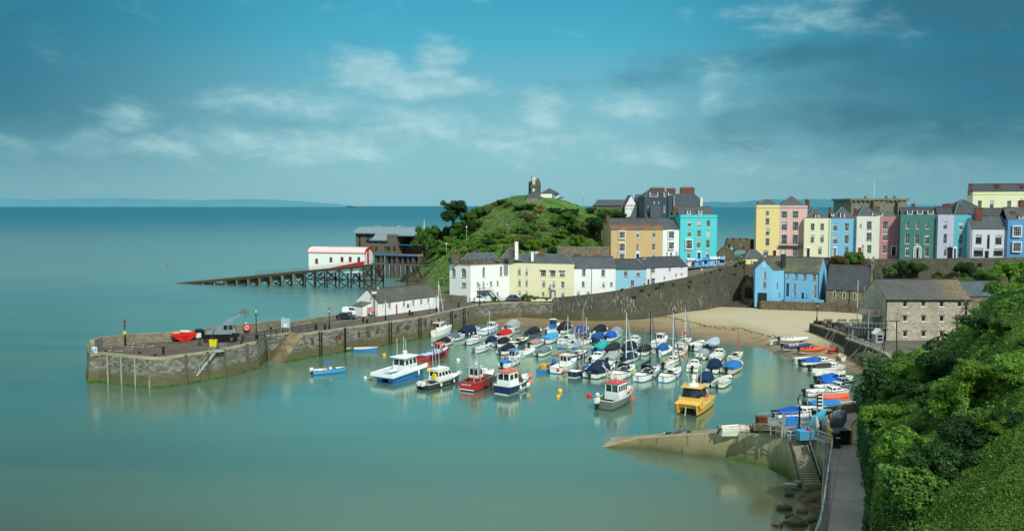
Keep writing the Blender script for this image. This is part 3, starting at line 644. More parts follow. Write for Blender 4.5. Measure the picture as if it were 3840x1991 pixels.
def window(parent, x0, x1, z0, z1, grid=(2, 4), y=.0, frame=None, sillm=None, arch=False, fw=.085, recess=.15, sill=True, curtain=0.):
 frame = frame or WHITE; b = MB(); nx, nz = grid; yy = y + recess
 top = z1 - (x1-x0)/2 if arch else z1
 def bx(a, c, d, e, dep=.06, pr=0.): b.box(a, c, yy-dep-pr, yy+.02, d, e)
 bx(x0, x0+fw, z0, top if arch else z1); bx(x1-fw, x1, z0, top if arch else z1); bx(x0+fw, x1-fw, z0, z0+fw)
 if not arch: bx(x0+fw, x1-fw, z1-fw, z1)
 g = .03
 for i in range(1, nx): xx = x0 + (x1-x0)*i/nx; bx(xx-g/2, xx+g/2, z0+fw, z1-fw, .035)
 for k in range(1, nz):
  zz = z0 + (top-z0)*k/nz; gg = .055 if k*2 == nz else g; bx(x0+fw, x1-fw, zz-gg/2, zz+gg/2, .045)
 if arch:
  cx, r = (x0+x1)/2, (x1-x0)/2; n = 10
  for k in range(n):
   a0, a1 = PI*k/n, PI*(k+1)/n
   o0, o1 = (cx+r*math.cos(a0), top+r*math.sin(a0)), (cx+r*math.cos(a1), top+r*math.sin(a1)); q0, q1 = (cx+(r-fw)*math.cos(a0), top+(r-fw)*math.sin(a0)), (cx+(r-fw)*math.cos(a1), top+(r-fw)*math.sin(a1))
   b.loft([[(p[0], yy-.06, p[1]) for p in (o0, q0, q1, o1)], [(p[0], yy+.02, p[1]) for p in (o0, q0, q1, o1)]])
  bx(x0+fw, x1-fw, top-.02, top+.03, .045)
 w = b.build('window', frame, parent)
 if arch: MB().quad(*([(x0+.01, yy, z0+.01), (x1-.01, yy, z0+.01)] + [((x0+x1)/2+(x1-x0)/2*.97*math.cos(PI*k/12), yy, top+(x1-x0)/2*.97*math.sin(PI*k/12)) for k in range(13)])).build('pane', GLASS, w)
 else: MB().quad((x0+.01, yy, z0+.01), (x1-.01, yy, z0+.01), (x1-.01, yy, z1-.01), (x0+.01, yy, z1-.01)).build('pane', GLASS, w)
 if curtain > 0: MB().box(x0+fw, x1-fw, yy-.008, yy-.004, z1-fw-(z1-z0)*curtain, z1-fw).build('blind', WINBLIND, w)
 if sill: MB().box(x0-.07, x1+.07, y-.1, y+.05, z0-.1, z0-.001).build('sill', sillm or frame, w)
 return w
def door(parent, x0, x1, z0, z1, m, y=0., arch=False, surround=None, pediment=False):
 b = MB(); yy = y + .12; b.box(x0, x1, yy-.05, yy, z0, z1)
 for i in (0, 1):
  for k in (0, 1, 2):
   a = x0 + (x1-x0)*(.1+.45*i); c = a + (x1-x0)*.35; d = z0 + (z1-z0)*(.06+.32*k); b.box(a, c, yy-.075, yy-.05, d, d+(z1-z0)*.24)
 d = b.build('door', m, parent)
 MB().ball((x1-.14, yy-.1, z0+(z1-z0)*.48), .05, 6, 4).build('handle', plain('#b89a4a', .3, .8), d)
 if surround:
  w = .2; b = MB(); b.box(x0-w, x0, y-.1, y+.03, z0, z1); b.box(x1, x1+w, y-.1, y+.03, z0, z1)
  if pediment:
   b.box(x0-w-.08, x1+w+.08, y-.2, y+.03, z1, z1+.16)
   cx = (x0+x1)/2; b.loft([[(x0-w-.15, yq, z1+.161), (x1+w+.15, yq, z1+.161), (cx, yq, z1+.62)] for yq in (y-.22, y+.03)])
  else: b.box(x0-w, x1+w, y-.12, y+.03, z1, z1+.22)
  b.build('door_surround', surround, d)
 return d
def archring(parent, cx, z, r, wdt, y, m, name='arch'):
 b = MB(); n = 10
 for k in range(n):
  a0, a1 = PI*k/n, PI*(k+1)/n
  ps = [(cx+rr*math.cos(a), z+rr*math.sin(a)) for rr, a in ((r, a0), (r+wdt, a0), (r+wdt, a1), (r, a1))]
  b.loft([[(p[0], y-.05, p[1]) for p in ps], [(p[0], y+.03, p[1]) for p in ps]])
 return b.build(name, m, parent)
def chimney(parent, x, y, w, d, z0, z1, m, pots=2, along='x', potm=None):
 b = MB(); b.box(x-w/2, x+w/2, y-d/2, y+d/2, z0, z1); b.box(x-w/2-.07, x+w/2+.07, y-d/2-.07, y+d/2+.07, z1, z1+.14)
 c = b.build('chimney', m, parent)
 for i in range(pots):
  f = (i+.5)/pots - .5; px, py = (x+f*w*.9, y) if along == 'x' else (x, y+f*d*.9)
  MB().lathe((px, py, z1+.13), [(.13,0),(.11,.05),(.1,.42),(.14,.45),(.13,.52),(.01,.53)], 8).build('chimney_pot', potm or POT, c)
 return c
def gable_roof(parent, w, d, z, rise, m, ov=.22, y0=0., th=.12, x0=0.):
 b = MB(); h = d/2; k = rise/h
 for s in (0, 1):
  ya, yb = (y0-ov, y0+h) if s == 0 else (y0+d+ov, y0+h); za, zb = z-ov*k, z+rise
  b.loft([[(xx, ya, za), (xx, yb, zb), (xx, yb, zb-th), (xx, ya, za-th)] for xx in (x0-.02, x0+w+.02)])
 r = b.build('roof', m, parent)
 MB().bar((x0, y0+h, z+rise+.03), (x0+w, y0+h, z+rise+.03), .26, .12).build('ridge_tiles', plain('#4c4a48', .8) , r)
 return r
def hip_roof(parent, x0, x1, y0, y1, z, rise, m, inset=None, ov=.2, flat=0.):
 b = MB(); ins = inset if inset is not None else (y1-y0)/2; ym = (y0+y1)/2
 P = [(x0-ov,y0-ov,z),(x1+ov,y0-ov,z),(x1+ov,y1+ov,z),(x0-ov,y1+ov,z)]
 a, c = (x0+ins, ym, z+rise), (x1-ins, ym, z+rise)
 if x1-ins <= x0+ins: a = c = ((x0+x1)/2, ym, z+rise)
 b.quad(P[0], P[1], c, a) if a != c else b.quad(P[0], P[1], a)
 b.quad(P[1], P[2], c); b.quad(P[2], P[3], a, c) if a != c else b.quad(P[2], P[3], a); b.quad(P[3], P[0], a); b.quad(P[3], P[2], P[1], P[0])
 r = b.build('roof', m, parent)
 b = MB()
 for q, e in ((P[0], a), (P[1], c), (P[2], c), (P[3], a)): b.bar(q, e, .16, .1)
 if a != c: b.bar(a, c, .18, .12)
 b.build('hip_tiles', plain('#7c8588', .6), r); return r
def front_gable_roof(parent, w, d, z, rise, m, ov=.2, th=.12, y0=0., x0=0.):
 b = MB(); k = rise/(w/2)
 for s in (-1, 1):
  xe = x0+w/2+s*(w/2+ov); b.loft([[(xe, yy, z-ov*k), (x0+w/2, yy, z+rise), (x0+w/2, yy, z+rise-th), (xe, yy, z-ov*k-th)] for yy in (y0-.12, y0+d)])
 return b.build('roof', m, parent)
def dormer(parent, x0, x1, z0, z1, y, depth, m, rm, grid=(2, 2), gable=False):
 b = MB(); rect_holes(b, x1-x0, z1-z0, [(.1, x1-x0-.1, .1, z1-z0-.08)], 0., .08, 0.); b.v = [(vx+x0, vy+y, vz+z0) for vx, vy, vz in b.v]
 b.quad((x0,y,z0),(x0,y+depth,z0),(x0,y+depth,z1),(x0,y,z1)); b.quad((x1,y,z0),(x1,y,z1),(x1,y+depth,z1),(x1,y+depth,z0))
 d = b.build('dormer', m, parent)
 if gable: b = MB(); b.loft([[(x0-.1,yy,z1-.03),(x1+.1,yy,z1-.03),((x0+x1)/2,yy,z1+(x1-x0)*.42)] for yy in (y-.12,y+depth)])
 else: b = MB(); b.box(x0-.12,x1+.12,y-.15,y+depth,z1,z1+.1)
 b.build('dormer_roof', rm, d)
 window(d, x0+.1, x1-.1, z0+.1, z1-.08, grid, y, recess=.06, sill=False)
 return d
GRID = {'s': (3, 4), 'n': (2, 4), 'c': (2, 2), 't': (3, 2), 'q': (2, 2), 'd6': (3, 4)}
BLUEDOOR = paint('#24407c', .4, .05, .05)
def house(name, label, L, Rr, Z, top, z0, depth, wall, wins=(), roof=None, cat='house', group=None, frame=None, sillm=None, cornice=None, dormers=(), chim=(), sidem=None, pipe=()):
 A = at_y(L[0], 900, L[1]); B = at_y(Rr[0], 900, Rr[1]); f = Fac(A, B, z0)
 h = f.loc(*( (L[0]), zp(Z, 0, top)[1]))[1]
 t_ = thing(name, label, cat, (A.x, A.y, z0), f.rz, group)
 items = []
 for wn in wins:
  k, x0, y0, x1, y1 = wn[:5]; opt = wn[5] if len(wn) > 5 else {}
  a, c = f.loc(*zp(Z, x0, (y0+y1)/2))[0], f.loc(*zp(Z, x1, (y0+y1)/2))[0]; mx = zp(Z, (x0+x1)/2)[0]
  e, d = f.loc(mx, zp(Z, 0, y0)[1])[1], f.loc(mx, zp(Z, 0, y1)[1])[1]
  items.append((k, a, c, d, e, opt))
 holes = [(a, c, d, e) for k, a, c, d, e, o in items if k not in ('bay', 'flat')]
 b = MB(); rect_holes(b, f.w, h, holes)
 for xx in (0., f.w): b.quad((xx, 0, -1.5), (xx, depth, -1.5), (xx, depth, h), (xx, 0, h))
 b.quad((0, depth, -1.5), (f.w, depth, -1.5), (f.w, depth, h), (0, depth, h))
 rk = roof or {}; typ = rk.get('t', 'gable'); rise = rk.get('rise', 2.4); rm = rk.get('m', SLATE)
 if typ == 'gable':
  for xx in (0., f.w): b.quad((xx, 0, h), (xx, depth, h), (xx, depth/2, h+rise-.14))
 elif typ == 'front':
  for yy in (0., depth): b.quad((0, yy, h), (f.w, yy, h), (f.w/2, yy, h+rise-.14))
 elif typ in ('flat', 'parapet'):
  b.quad((0, 0, h), (f.w, 0, h), (f.w, .35, h), (0, .35, h)); b.quad((0, .35, h), (f.w, .35, h), (f.w, .35, h-.7), (0, .35, h-.7))
 b.build('wall', wall, t_)
 if typ == 'gable': gable_roof(t_, f.w, depth, h, rise, rm)
 elif typ == 'hip': hip_roof(t_, 0, f.w, 0, depth, h+.01, rise, rm, rk.get('inset'))
 elif typ == 'front': front_gable_roof(t_, f.w, depth, h, rise, rm)
 elif typ == 'parapet': hip_roof(t_, .2, f.w-.2, .6, depth-.2, h-.35, rise, rm, rk.get('inset'), .1)
 elif typ == 'pgable': gable_roof(t_, f.w-.1, depth-.6, h-.5, rise, rm, .1, .5, x0=.05)
 elif typ == 'flat': MB().box(.02, f.w-.02, .36, depth-.02, h-.75, h-.7).build('roof', rm, t_)
 if typ in ('parapet', 'pgable'): MB().quad((.05,.36,h-.4),(f.w-.05,.36,h-.4),(f.w-.05,depth,h-.4),(.05,depth,h-.4)).build('gutter_roof', rm, t_)
 for k, a, c, d, e, o in items:
  if k == 'd': door(t_, a, c, d, e, o.get('m', BLUEDOOR), surround=o.get('s'), pediment=o.get('p', False))
  elif k == 'bay':
   pr = o.get('pr', .55); wd = .14; bb = MB(); n = o.get('n', 2)
   bb.box(a, c, -pr, -.001, d-.25, d); bb.box(a-.06, c+.06, -pr-.06, -.001, e, e+.18)
   for s in (a, c-.12): bb.box(s, s+.12, -pr, -.001, d, e)
   w_ = bb.build('bay_window', o.get('m', WHITE), t_); window(w_, a+.12, c-.12, d, e, o.get('g', (4, 4)), -pr, recess=.04, sill=False)
   for s in (a+.02, c-.02): MB().quad((s, -pr+.12, d), (s, -.02, d), (s, -.02, e), (s, -pr+.12, e)).build('side_pane', GLASS, w_)
   if o.get('corbel'): MB().loft([[(a, -pr, d-.25), (c, -pr, d-.25), (c, -.001, d-.25), (a, -.001, d-.25)], [(a+.3, -.06, d-.75), (c-.3, -.06, d-.75), (c-.3, -.001, d-.75), (a+.3, -.001, d-.75)]]).build('corbel', o.get('m', WHITE), w_)
  elif k == 'panel': MB().box(a, c, .06, .12, d, e).build(o.get('name', 'garage_door'), o.get('m', DGREY), t_)
  elif k == 'flat': MB().box(a, c, -.05, -.001, d, e).build(o.get('name', 'sign'), o.get('m', DGREY), t_)
  else:
   g = o.get('g', GRID.get(k[0], (2, 2))); arch = k.endswith('a')
   w_ = window(t_, a, c, d, e, g, frame=o.get('f', frame), sillm=o.get('sill', sillm), arch=False, curtain=o.get('cur', random.choice((0, 0, 0, .25, .4))))
   if o.get('hood'): MB().box(a-.15, c+.15, -.28, -.001, e+.05, e+.2).build('hood', o['hood'], w_)
   if o.get('lintel'): MB().box(a-.12, c+.12, -.02, .05, e+.001, e+.2).build('lintel', o['lintel'], w_)
   if o.get('arch'):
    r = (c-a)/2; MB().quad(*([((a+c)/2+r*math.cos(PI*q/12), -.012, e-.02+r*math.sin(PI*q/12)) for q in range(13)])).build('arched_head', GLASS, w_); archring(w_, (a+c)/2, e, r-.07, .09, -.0, frame or WHITE, 'arch_frame')
    for q in (1, 2): aa = PI*q/3; MB().bar(((a+c)/2, -.03, e), ((a+c)/2+r*math.cos(aa), -.03, e+r*math.sin(aa)), .03).build('glazing_bar', frame or WHITE, w_)
   if o.get('surr'):
    bb = MB(); s = .16; bb.box(a-s, a-.001, -.05, .03, d-.12, e+s); bb.box(c+.001, c+s, -.05, .03, d-.12, e+s); bb.box(a-.001, c+.001, -.05, .03, e+.001, e+s); bb.build('surround', o['surr'], w_)
 if cornice:
  bb = MB(); bb.box(-.05, f.w+.05, -.16, -.001, h-.75, h-.55); bb.box(-.03, f.w+.03, -.09, .38, h-.02, h+.1); bb.build('cornice', cornice, t_)
 for q in dormers:
  x0, y0, x1, y1 = q[:4]; yb = q[4] if len(q) > 4 else 1.; ff = Fac(f.world(0, yb, 0), f.world(1, yb, 0), z0)
  a, e = ff.loc(*zp(Z, x0, y0)); c, d = ff.loc(*zp(Z, x1, y1)); dormer(t_, a, c, d, e, yb, 2.2, q[6] if len(q) > 6 else WHITE, rm, q[5] if len(q) > 5 else (2, 2), q[7] if len(q) > 7 else False)
 for q in chim:   # (x0, x1, ytop, ybase, depth position, material, pots)
  yb = q[4]; ff = Fac(f.world(0, yb, 0), f.world(1, yb, 0), z0); a, e = ff.loc(*zp(Z, q[0], q[2])); c, d = ff.loc(*zp(Z, q[1], q[3]))
  chimney(t_, (a+c)/2, yb+.4, c-a, .8, d-1.2, e-.5 if q[6] else e, q[5], q[6])
 for x in pipe:
  a = f.loc(*zp(Z, x, top+40))[0]; MB().tube([(a, -.09, -.5), (a, -.09, h-.1)], .055, 6).build('drainpipe', BLACK, t_)
 return t_, f, h
SLATE = slate('grey', '#50565a', '#5e6467'); SLATE_L = slate('lichen', '#4d4f50', '#5b5a57', .6, ramp=('z', 24.6, 23.2)); SLATE_B = slate('blue', '#4a5860', '#5d6c74'); SLATE_M = slate('moss', '#54574c', '#64655a', .35, '#77754a')
SLATE_D = slate('dark', '#42474b', '#4d5255')
STCH = stone('stackstone', '#7d7563', '#5f5a4c', '#49453a', .4, .25)
DSILL = plain('#3b3a34', .8)
RENDERW = paint('#eef0ec', .6, .05, .2);
ROWG = 'painted houses along the quay road'
TERR = 'tall coloured terrace houses above the beach'
A1 = at_y(1685, 900, 221); B1 = at_y(1764, 900, 216.6); C1 = at_y(1910, 900, 222)
ch = thing('castellated_house', 'white corner house with stone battlements, arched windows and outside stair', 'house', (B1.x, B1.y, DECK), 0)
chO = Vector((B1.x, B1.y, DECK)); HT = 9.85
def sub_facade(par, O, P, Q, z0, h, Z, wins, wall, nm='wall', z00=-1.5):
 f = Fac(P, Q, z0); piv = thing('front', None, None); bpy.data.objects.remove(piv)
 loc = Matrix.Translation(Vector((P.x, P.y, z0))-O) @ Matrix.Rotation(f.rz, 4, 'Z')
 items = []
 for wn in wins:
  k, x0, y0, x1, y1 = wn[:5]; o = wn[5] if len(wn) > 5 else {}
  a, c = f.loc(*zp(Z, x0, (y0+y1)/2))[0], f.loc(*zp(Z, x1, (y0+y1)/2))[0]; mx = zp(Z, (x0+x1)/2)[0]
  items.append((k, a, c, f.loc(mx, zp(Z, 0, y1)[1])[1], f.loc(mx, zp(Z, 0, y0)[1])[1], o))
 b = MB(); rect_holes(b, f.w, h, [(a, c, d, e - ((c-a)/2 if k == 'A' else 0)) for k, a, c, d, e, o in items if k != 'flat'], z00=z00)
 made = [b.build(nm, wall, par)]
 for k, a, c, d, e, o in items:
  if k == 'A':
   e2 = e-(c-a)/2; w_ = window(par, a, c, d, e2, o.get('g', (3, 4)), sillm=o.get('sill', DSILL), frame=o.get('f')); made.append(w_); r = (c-a)/2
   MB().quad(*([((a+c)/2+r*math.cos(PI*q/12), -.012, e2-.02+r*math.sin(PI*q/12)) for q in range(13)])).build('arched_head', GLASS, w_); archring(w_, (a+c)/2, e2, r-.08, .1, 0, o.get('f', WHITE), 'arch_frame')
   for q in (1, 2): aa = PI*q/3; MB().bar(((a+c)/2, -.03, e2), ((a+c)/2+r*math.cos(aa), -.03, e2+r*math.sin(aa)), .03).build('glazing_bar', WHITE, w_)
  elif k == 'd': made.append(door(par, a, c, d, e, o.get('m', BLUEDOOR), surround=o.get('s')))
  elif k == 'panel': made.append(MB().box(a, c, .06, .12, d, e).build(o.get('name', 'garage_door'), o.get('m', DGREY), par))
  elif k == 'flat': made.append(MB().box(a, c, -.06, -.001, d, e).build(o.get('name', 'sign'), o.get('m', DGREY), par))
  else: made.append(window(par, a, c, d, e, o.get('g', GRID.get(k, (2, 2))), sillm=o.get('sill', DSILL), frame=o.get('f')))
 for m_ in made: m_.matrix_local = loc
 return f
PALEBLUE = paint('#8fb8c8', .5, .05, .1)
sub_facade(ch, chO, A1, B1, DECK, HT, Z3, [('A',190,440,250,603),('A',345,445,420,603),('s',345,685,418,765),('c',365,877,418,893)], RENDERW)
sub_facade(ch, chO, B1, C1, DECK, HT, Z3, [('A',683,432,727,598),('A',963,418,1005,580),('n',593,678,632,745),('d',683,672,720,800,{'m':PALEBLUE}),('n',803,663,842,740),('n',912,655,948,735),('n',912,838,948,905),('panel',683,850,748,1000,{'m':PALEBLUE}),('flat',757,702,771,722,{'m':plain('#2f66b0'),'name':'plaque'})], RENDERW)
poly = [A1, B1, C1, Vector((C1.x+1, C1.y+9, 0)), Vector((A1.x+2, A1.y+9, 0))]
b = MB(); LP = [(p.x-chO.x, p.y-chO.y) for p in poly]
for i in (2, 3, 4): p, q = LP[i], LP[(i+1) % 5]; b.quad((p[0], p[1], -1.5), (q[0], q[1], -1.5), (q[0], q[1], HT), (p[0], p[1], HT))
b.build('side_wall', RENDERW, ch)
b = MB(); par = [Vector((p.x, p.y, 0)) for p in (poly[4], A1, B1, C1)]
ribbon(b, par, -.12, .45, DECK+HT, DECK+HT+.9, chO)
for a, c in zip(par[:-1], par[1:]):
 n = int((c-a).length/1.3)
 for i in range(n):
  p = a.lerp(c, (i+.5)/n); b.cbox((p.x-chO.x+.0, p.y-chO.y+.16, HT+1.15), .72, .5, .5, math.atan2(c.y-a.y, c.x-a.x))
 for i in range(n*2):
  p = a.lerp(c, (i+.5)/n/2); b.cbox((p.x-chO.x, p.y-chO.y-.12, HT-.1), .25, .22, .22, math.atan2(c.y-a.y, c.x-a.x))
b.build('battlements', ST_CASTLE, ch)
MB().quad(*[(p[0], p[1], HT+.2) for p in LP]).build('lead_flat', DGREY, ch)
hip_roof(ch, -2.6, 7.2, 3.2, 8.4, HT+.7, 2.0, SLATE_B, 1.6); hip_roof(ch, 7.4, 13.5, 4.5, 9.5, HT+.6, 3.2, SLATE_B)
b = MB(); b.box(-5.2, -2.9, 2.3, 4.6, HT, HT+2.8); [b.box(-5.2+i*.9, -4.7+i*.9, 2.2, 4.7, HT+2.8, HT+3.25) for i in range(3)]; b.build('turret', ST_CASTLE, ch)
chimney(ch, 10.5, 1.6, 1.1, .9, HT+.2, HT+3.8, STCH, 3); chimney(ch, 12.0, 4.5, .9, .7, HT+1, HT+5.6, RENDERW, 1); chimney(ch, 16.2, 4.5, .7, .7, HT+.2, HT+2.9, RENDERW, 0)
f2 = Fac(B1, C1, DECK); a, zt = f2.loc(*zp(Z3, 590, 815)); c = f2.loc(*zp(Z3, 790, 815))[0]
la = thing('outside_stair', None, None); bpy.data.objects.remove(la)
b = MB(); b.box(a, c, -1.5, -.02, zt-.2, zt)
for k in range(9): b.box(c+.3*k, c+.3*k+.32, -1.4, -.4, zt-.35*k-.4, zt-.35*k-.3)
b.bar((c, -1.42, zt-.3), (c+2.8, -1.42, zt-3.4), .08, .2)
for x in (a+.1, c-.3): b.bar((x, -1.35, zt-.2), (x, -.05, zt-1.3), .09)
st = b.build('outside_stair', DGREY, ch); st.matrix_local = Matrix.Translation(Vector((B1.x, B1.y, DECK))-chO) @ Matrix.Rotation(f2.rz, 4, 'Z')
b = MB()
for i in range(13): x = a+(c-a)*i/12; b.bar((x, -1.47, zt), (x, -1.47, zt+1.), .03)
b.bar((a, -1.47, zt+1.), (c, -1.47, zt+1.), .05); b.bar((c, -1.47, zt+1.), (c+2.8, -1.47, zt-2.1), .05); b.bar((a, -1.47, zt+1), (a, -.02, zt+1), .05)
for i in range(1, 9): b.bar((c+.32*i, -1.47, zt-.37*i), (c+.32*i, -1.47, zt+1-.37*i), .03)
rl = b.build('stair_railing', BLACK, ch); rl.matrix_local = st.matrix_local
o = MB().box(-9.6, -1.2, -.9, .1, -.5, 1.6); o = o.build('plinth', ST_RUB, ch); o.matrix_local = Matrix.Translation(Vector((B1.x, B1.y, DECK))-chO) @ Matrix.Rotation(math.atan2(B1.y-A1.y, B1.x-A1.x), 4, 'Z')
o = MB().box(-16, -6.5, -2.2, -1.6, -.4, 1.2).build('garden_wall', ST_RUB); o.location = (B1.x, B1.y, DECK); tag(o, 'low grey rubble garden wall left of the castellated white house', 'wall')
LCREAM = paint('#eee7c0', .6, .06, .2)
DHOOD = plain('#8b8a74', .8)
tw = {'g': (3, 2), 'hood': DHOOD, 'sill': DHOOD}
house('quay_house', 'long pale cream house with low hipped slate roof and three hooded casements', (1910.3, 222), (2153, 217), Z3, 358, DECK, 9, LCREAM,
      [('n',1253,453,1299,562,{'sill':DSILL}),('n',1370,457,1412,566,{'sill':DSILL}),('n',1253,628,1299,738,{'sill':DSILL}),('n',1370,632,1412,740,{'sill':DSILL}),('n',1255,815,1300,900),('n',1368,820,1415,900),
       ('t',1618,490,1705,580,tw),('t',1770,495,1858,586,tw),('t',1922,499,2008,590,tw),('s',1637,655,1693,766),('s',1802,660,1852,776),('s',1945,668,2003,780),('n',1637,838,1680,915),('d',1795,820,1850,926,{'m':paint('#dfe5e5'),'s':plain('#4a3f34')}),('s',1945,848,2003,925)],
      {'t':'hip','rise':2.1,'inset':3.2}, group=ROWG, chim=[(1525,1572,200,285,5,RENDERW,0),(1575,1670,195,330,3.2,STCH,4),(2152,2245,205,370,4.2,STCH,4)], frame=WHITE)
house('quay_house', 'white cottage row between the pale cream and sky blue quay houses', (2153.3, 217), (2309.8, 217.6), Z4, 935, 5.3, 8, RENDERW,
      [('n',88,952,126,1022),('n',285,957,325,1025),('c',85,1080,116,1133),('c',293,1085,323,1135),('c',375,1088,403,1128),('s',32,1178,68,1225),('s',135,1180,170,1222)], {'t':'gable','rise':2.6}, group=ROWG, sillm=DSILL, pipe=[187], chim=[(222,270,790,850,4,STCH,3)])
SKYB = paint('#92c6de', .6, .07, .25)
house('quay_house', 'sky blue cottage with dark slate roof in the quay row', (2310, 217.6), (2425.5, 218.4), Z4, 945, 6.2, 8, SKYB,
      [('n',515,957,557,1027),('n',643,955,683,1025),('n',583,1068,625,1130),('n',708,1065,737,1118)], {'t':'gable','rise':2.2,'m':SLATE_D}, group=ROWG, sillm=DSILL, chim=[(710,737,830,885,3.6,RENDERW,1),(430,456,838,885,3.6,STCH,1)])
house('quay_house', 'plain white cottage with few small windows at the top of the quay road', (2425.7, 218.4), (2580, 225), Z4, 932, 8, 7.5, paint('#e4e4e8', .6, .06, .2),
      [('n',798,940,838,995),('n',975,923,1000,977),('c',1097,922,1122,945),('n',798,1045,838,1103),('c',922,1032,945,1062),('c',1043,998,1062,1035),('c',1097,995,1122,1022),('d',758,1055,777,1140,{'m':DGREY})], {'t':'gable','rise':2.3,'m':SLATE_D}, group=ROWG, pipe=[793])
TAN = paint('#cdb083', .65, .06, .18)
bayo = {'pr':.5,'m':WHITE,'g':(4,4)}
house('town_house', 'broad tan three storey house with orange lichen on its roof', (2291, 250), (2485, 253), Z4, 540, 13.0, 9, TAN,
      [('bay',458,567,528,637,bayo),('bay',458,687,528,766,bayo),('bay',458,792,526,870,bayo),('s',640,563,677,630),('s',642,702,670,768),('d',640,795,673,880,{'s':WHITE,'p':True}),('s',805,563,843,630),('s',803,695,840,760),('s',803,790,838,850)],
      {'t':'gable','rise':3.1,'m':SLATE_L}, chim=[(338,370,398,455,4,CHIMRED,1),(732,765,398,440,5,STCH,2),(822,848,412,440,5,STCH,1)])
house('town_house', 'narrow white house with arched ground floor windows between tan and turquoise', (2485.4, 253), (2550, 254.2), Z4, 537, 13.0, 9, RENDERW,
      [('bay',965,565,1030,637,bayo),('bay',965,675,1028,745,bayo),('n',945,790,968,840,{'arch':1}),('n',988,790,1012,840,{'arch':1}),('d',1043,775,1070,880,{'m':paint('#9fd0d0')})], {'t':'gable','rise':3.1,'m':SLATE})
TURQ = paint('#56d0d4', .6, .05, .12)
CREAMF = paint('#e9e6da', .5, .05, .1)
house('guest_house', 'bright turquoise four storey guest house with two roof dormers', (2550.4, 253.6), (2688, 255.6), Z4, 399, 12.6, 10, TURQ,
      [('s',1167,455,1210,520),('s',1265,455,1308,520,{'cur':.7}),('s',1360,455,1402,520),('s',1165,560,1208,623),('s',1265,558,1308,622),('s',1358,558,1400,622,{'cur':.85}),('bay',1142,655,1213,742,{'pr':.5,'corbel':1,'g':(4,3)}),('s',1262,657,1305,735),('s',1357,657,1397,735),('s',1162,775,1202,840),('s',1355,770,1393,835),('d',1268,783,1300,850,{'s':WHITE,'p':True})],
      {'t':'pgable','rise':3.0}, cornice=TURQ, frame=CREAMF, dormers=[(1165,352,1200,396,1.4),(1283,350,1317,396,1.4)], chim=[(1020,1072,318,362,3,STCH,2)])
DK = paint('#44525c', .7, .12, .3); DK2 = paint('#55616a', .7, .12, .3)
h_, f_, hh_ = house('hotel', 'tall dark slate grey hotel block with long rows of chimney pots', (2415, 283), (2508, 283), Z4, 213, 13, 16, DK,
      [('n',762,300,778,365),('n',808,328,820,378),('n',842,328,853,378),('n',925,300,940,372),('n',825,256,833,282),('n',868,256,876,282)], {'t':'parapet','rise':2.8,'inset':2.5,'m':SLATE_D}, dormers=[(783,163,866,213,1.6,(4,2)),(927,163,975,213,1.6,(2,2))], chim=[(783,936,112,168,5,STCH,8),(957,1045,118,150,8,CHIMRED,4)], cat='hotel')
ff = Fac(f_.world(0, -2, 0), f_.world(1, -2, 0), 13); a = ff.loc(*zp(Z4, 790, 300)); c = ff.loc(*zp(Z4, 892, 300)); MB().box(a[0], c[0], -2, -.01, -1, a[1]).build('lower_wing', DK2, h_)
ff = Fac(f_.world(0, -1.2, 0), f_.world(1, -1.2, 0), 13); pts = [ff.loc(*zp(Z4, x, y)) for x, y in ((985,440),(1035,215),(1095,182),(1240,182),(1310,245),(1312,440))]; pts[0] = (pts[1][0], -1); pts[-1] = (pts[-2][0], -1)
MB().loft([[(x, yy, z) for x, z in pts] for yy in (-1.2, 14)]).build('gable_block', DK2, h_)
ff = Fac(f_.world(0, -1.3, 0), f_.world(1, -1.3, 0), 13); a = ff.loc(*zp(Z4, 1297, 222)); c = ff.loc(*zp(Z4, 1320, 345)); MB().box(a[0], c[0], -1.5, .3, c[1], a[1]).build('white_pier', CREAMW, h_)
a = ff.loc(*zp(Z4, 1030, 200)); MB().tube([(a[0], -1.3, 0), (a[0], -1.3, a[1])], .1).build('drainpipe', CREAMW, h_)
a = ff.loc(*zp(Z4, 1097, 125)); c = ff.loc(*zp(Z4, 1240, 182)); chimney(h_, (a[0]+c[0])/2, -.5, c[0]-a[0], 1.3, c[1]-.02, a[1], CHIMRED, 9)
a = ff.loc(*zp(Z4, 975, 215)); c = ff.loc(*zp(Z4, 1035, 440)); MB().box(a[0], c[0], -.6, 3, -1, a[1]+.5).build('recessed_wall', DK, h_)
house('museum', 'low museum range with red ridge tiles partly behind bushes on the hill', (2222, 306), (2330, 300), Z4, 300, 22, 8, ST_RUB, [], {'t':'gable','rise':1.9}, cat='museum')
mu, mf, mh = house('museum_wing', 'white gabled museum wing lettered on its end wall above the bushes', (2344, 297), (2387, 297), Z4, 300, 21, 9, RENDERW, [], {'t':'front','rise':3.6}, cat='museum', chim=[(562,585,235,262,1,RENDERW,0)])
for i, s in enumerate(('MUSEUM', 'ART GALLERY')):
 text_mesh('lettering', s, .95 if i == 0 else .6, plain('#2c6b58'), mu, Matrix.Translation((mf.w/2, -.03, mh-.2-1.15*i)) @ Matrix.Rotation(PI/2, 4, 'X'))
house('museum_annexe', 'grey stone museum annexe with a steep tiled roof right of the white gable', (2388, 300), (2416, 300), Z4, 285, 21, 9, ST_RUB, [], {'t':'gable','rise':3.3}, cat='museum')
P5 = lambda x: zp(Z5, x)[0]
P6 = lambda x: zp(Z6, x)[0]
YEL = paint('#f0dd97', .6, .05, .15); PINK = paint('#e8b8b2', .6, .05, .15); CRM = paint('#e7e9c2', .6, .05, .15); BLU = paint('#7fbedb', .6, .06, .15); WHT = paint('#dfe3d4', .6, .06, .3); PNK2 = paint('#b98584', .6, .07, .2)
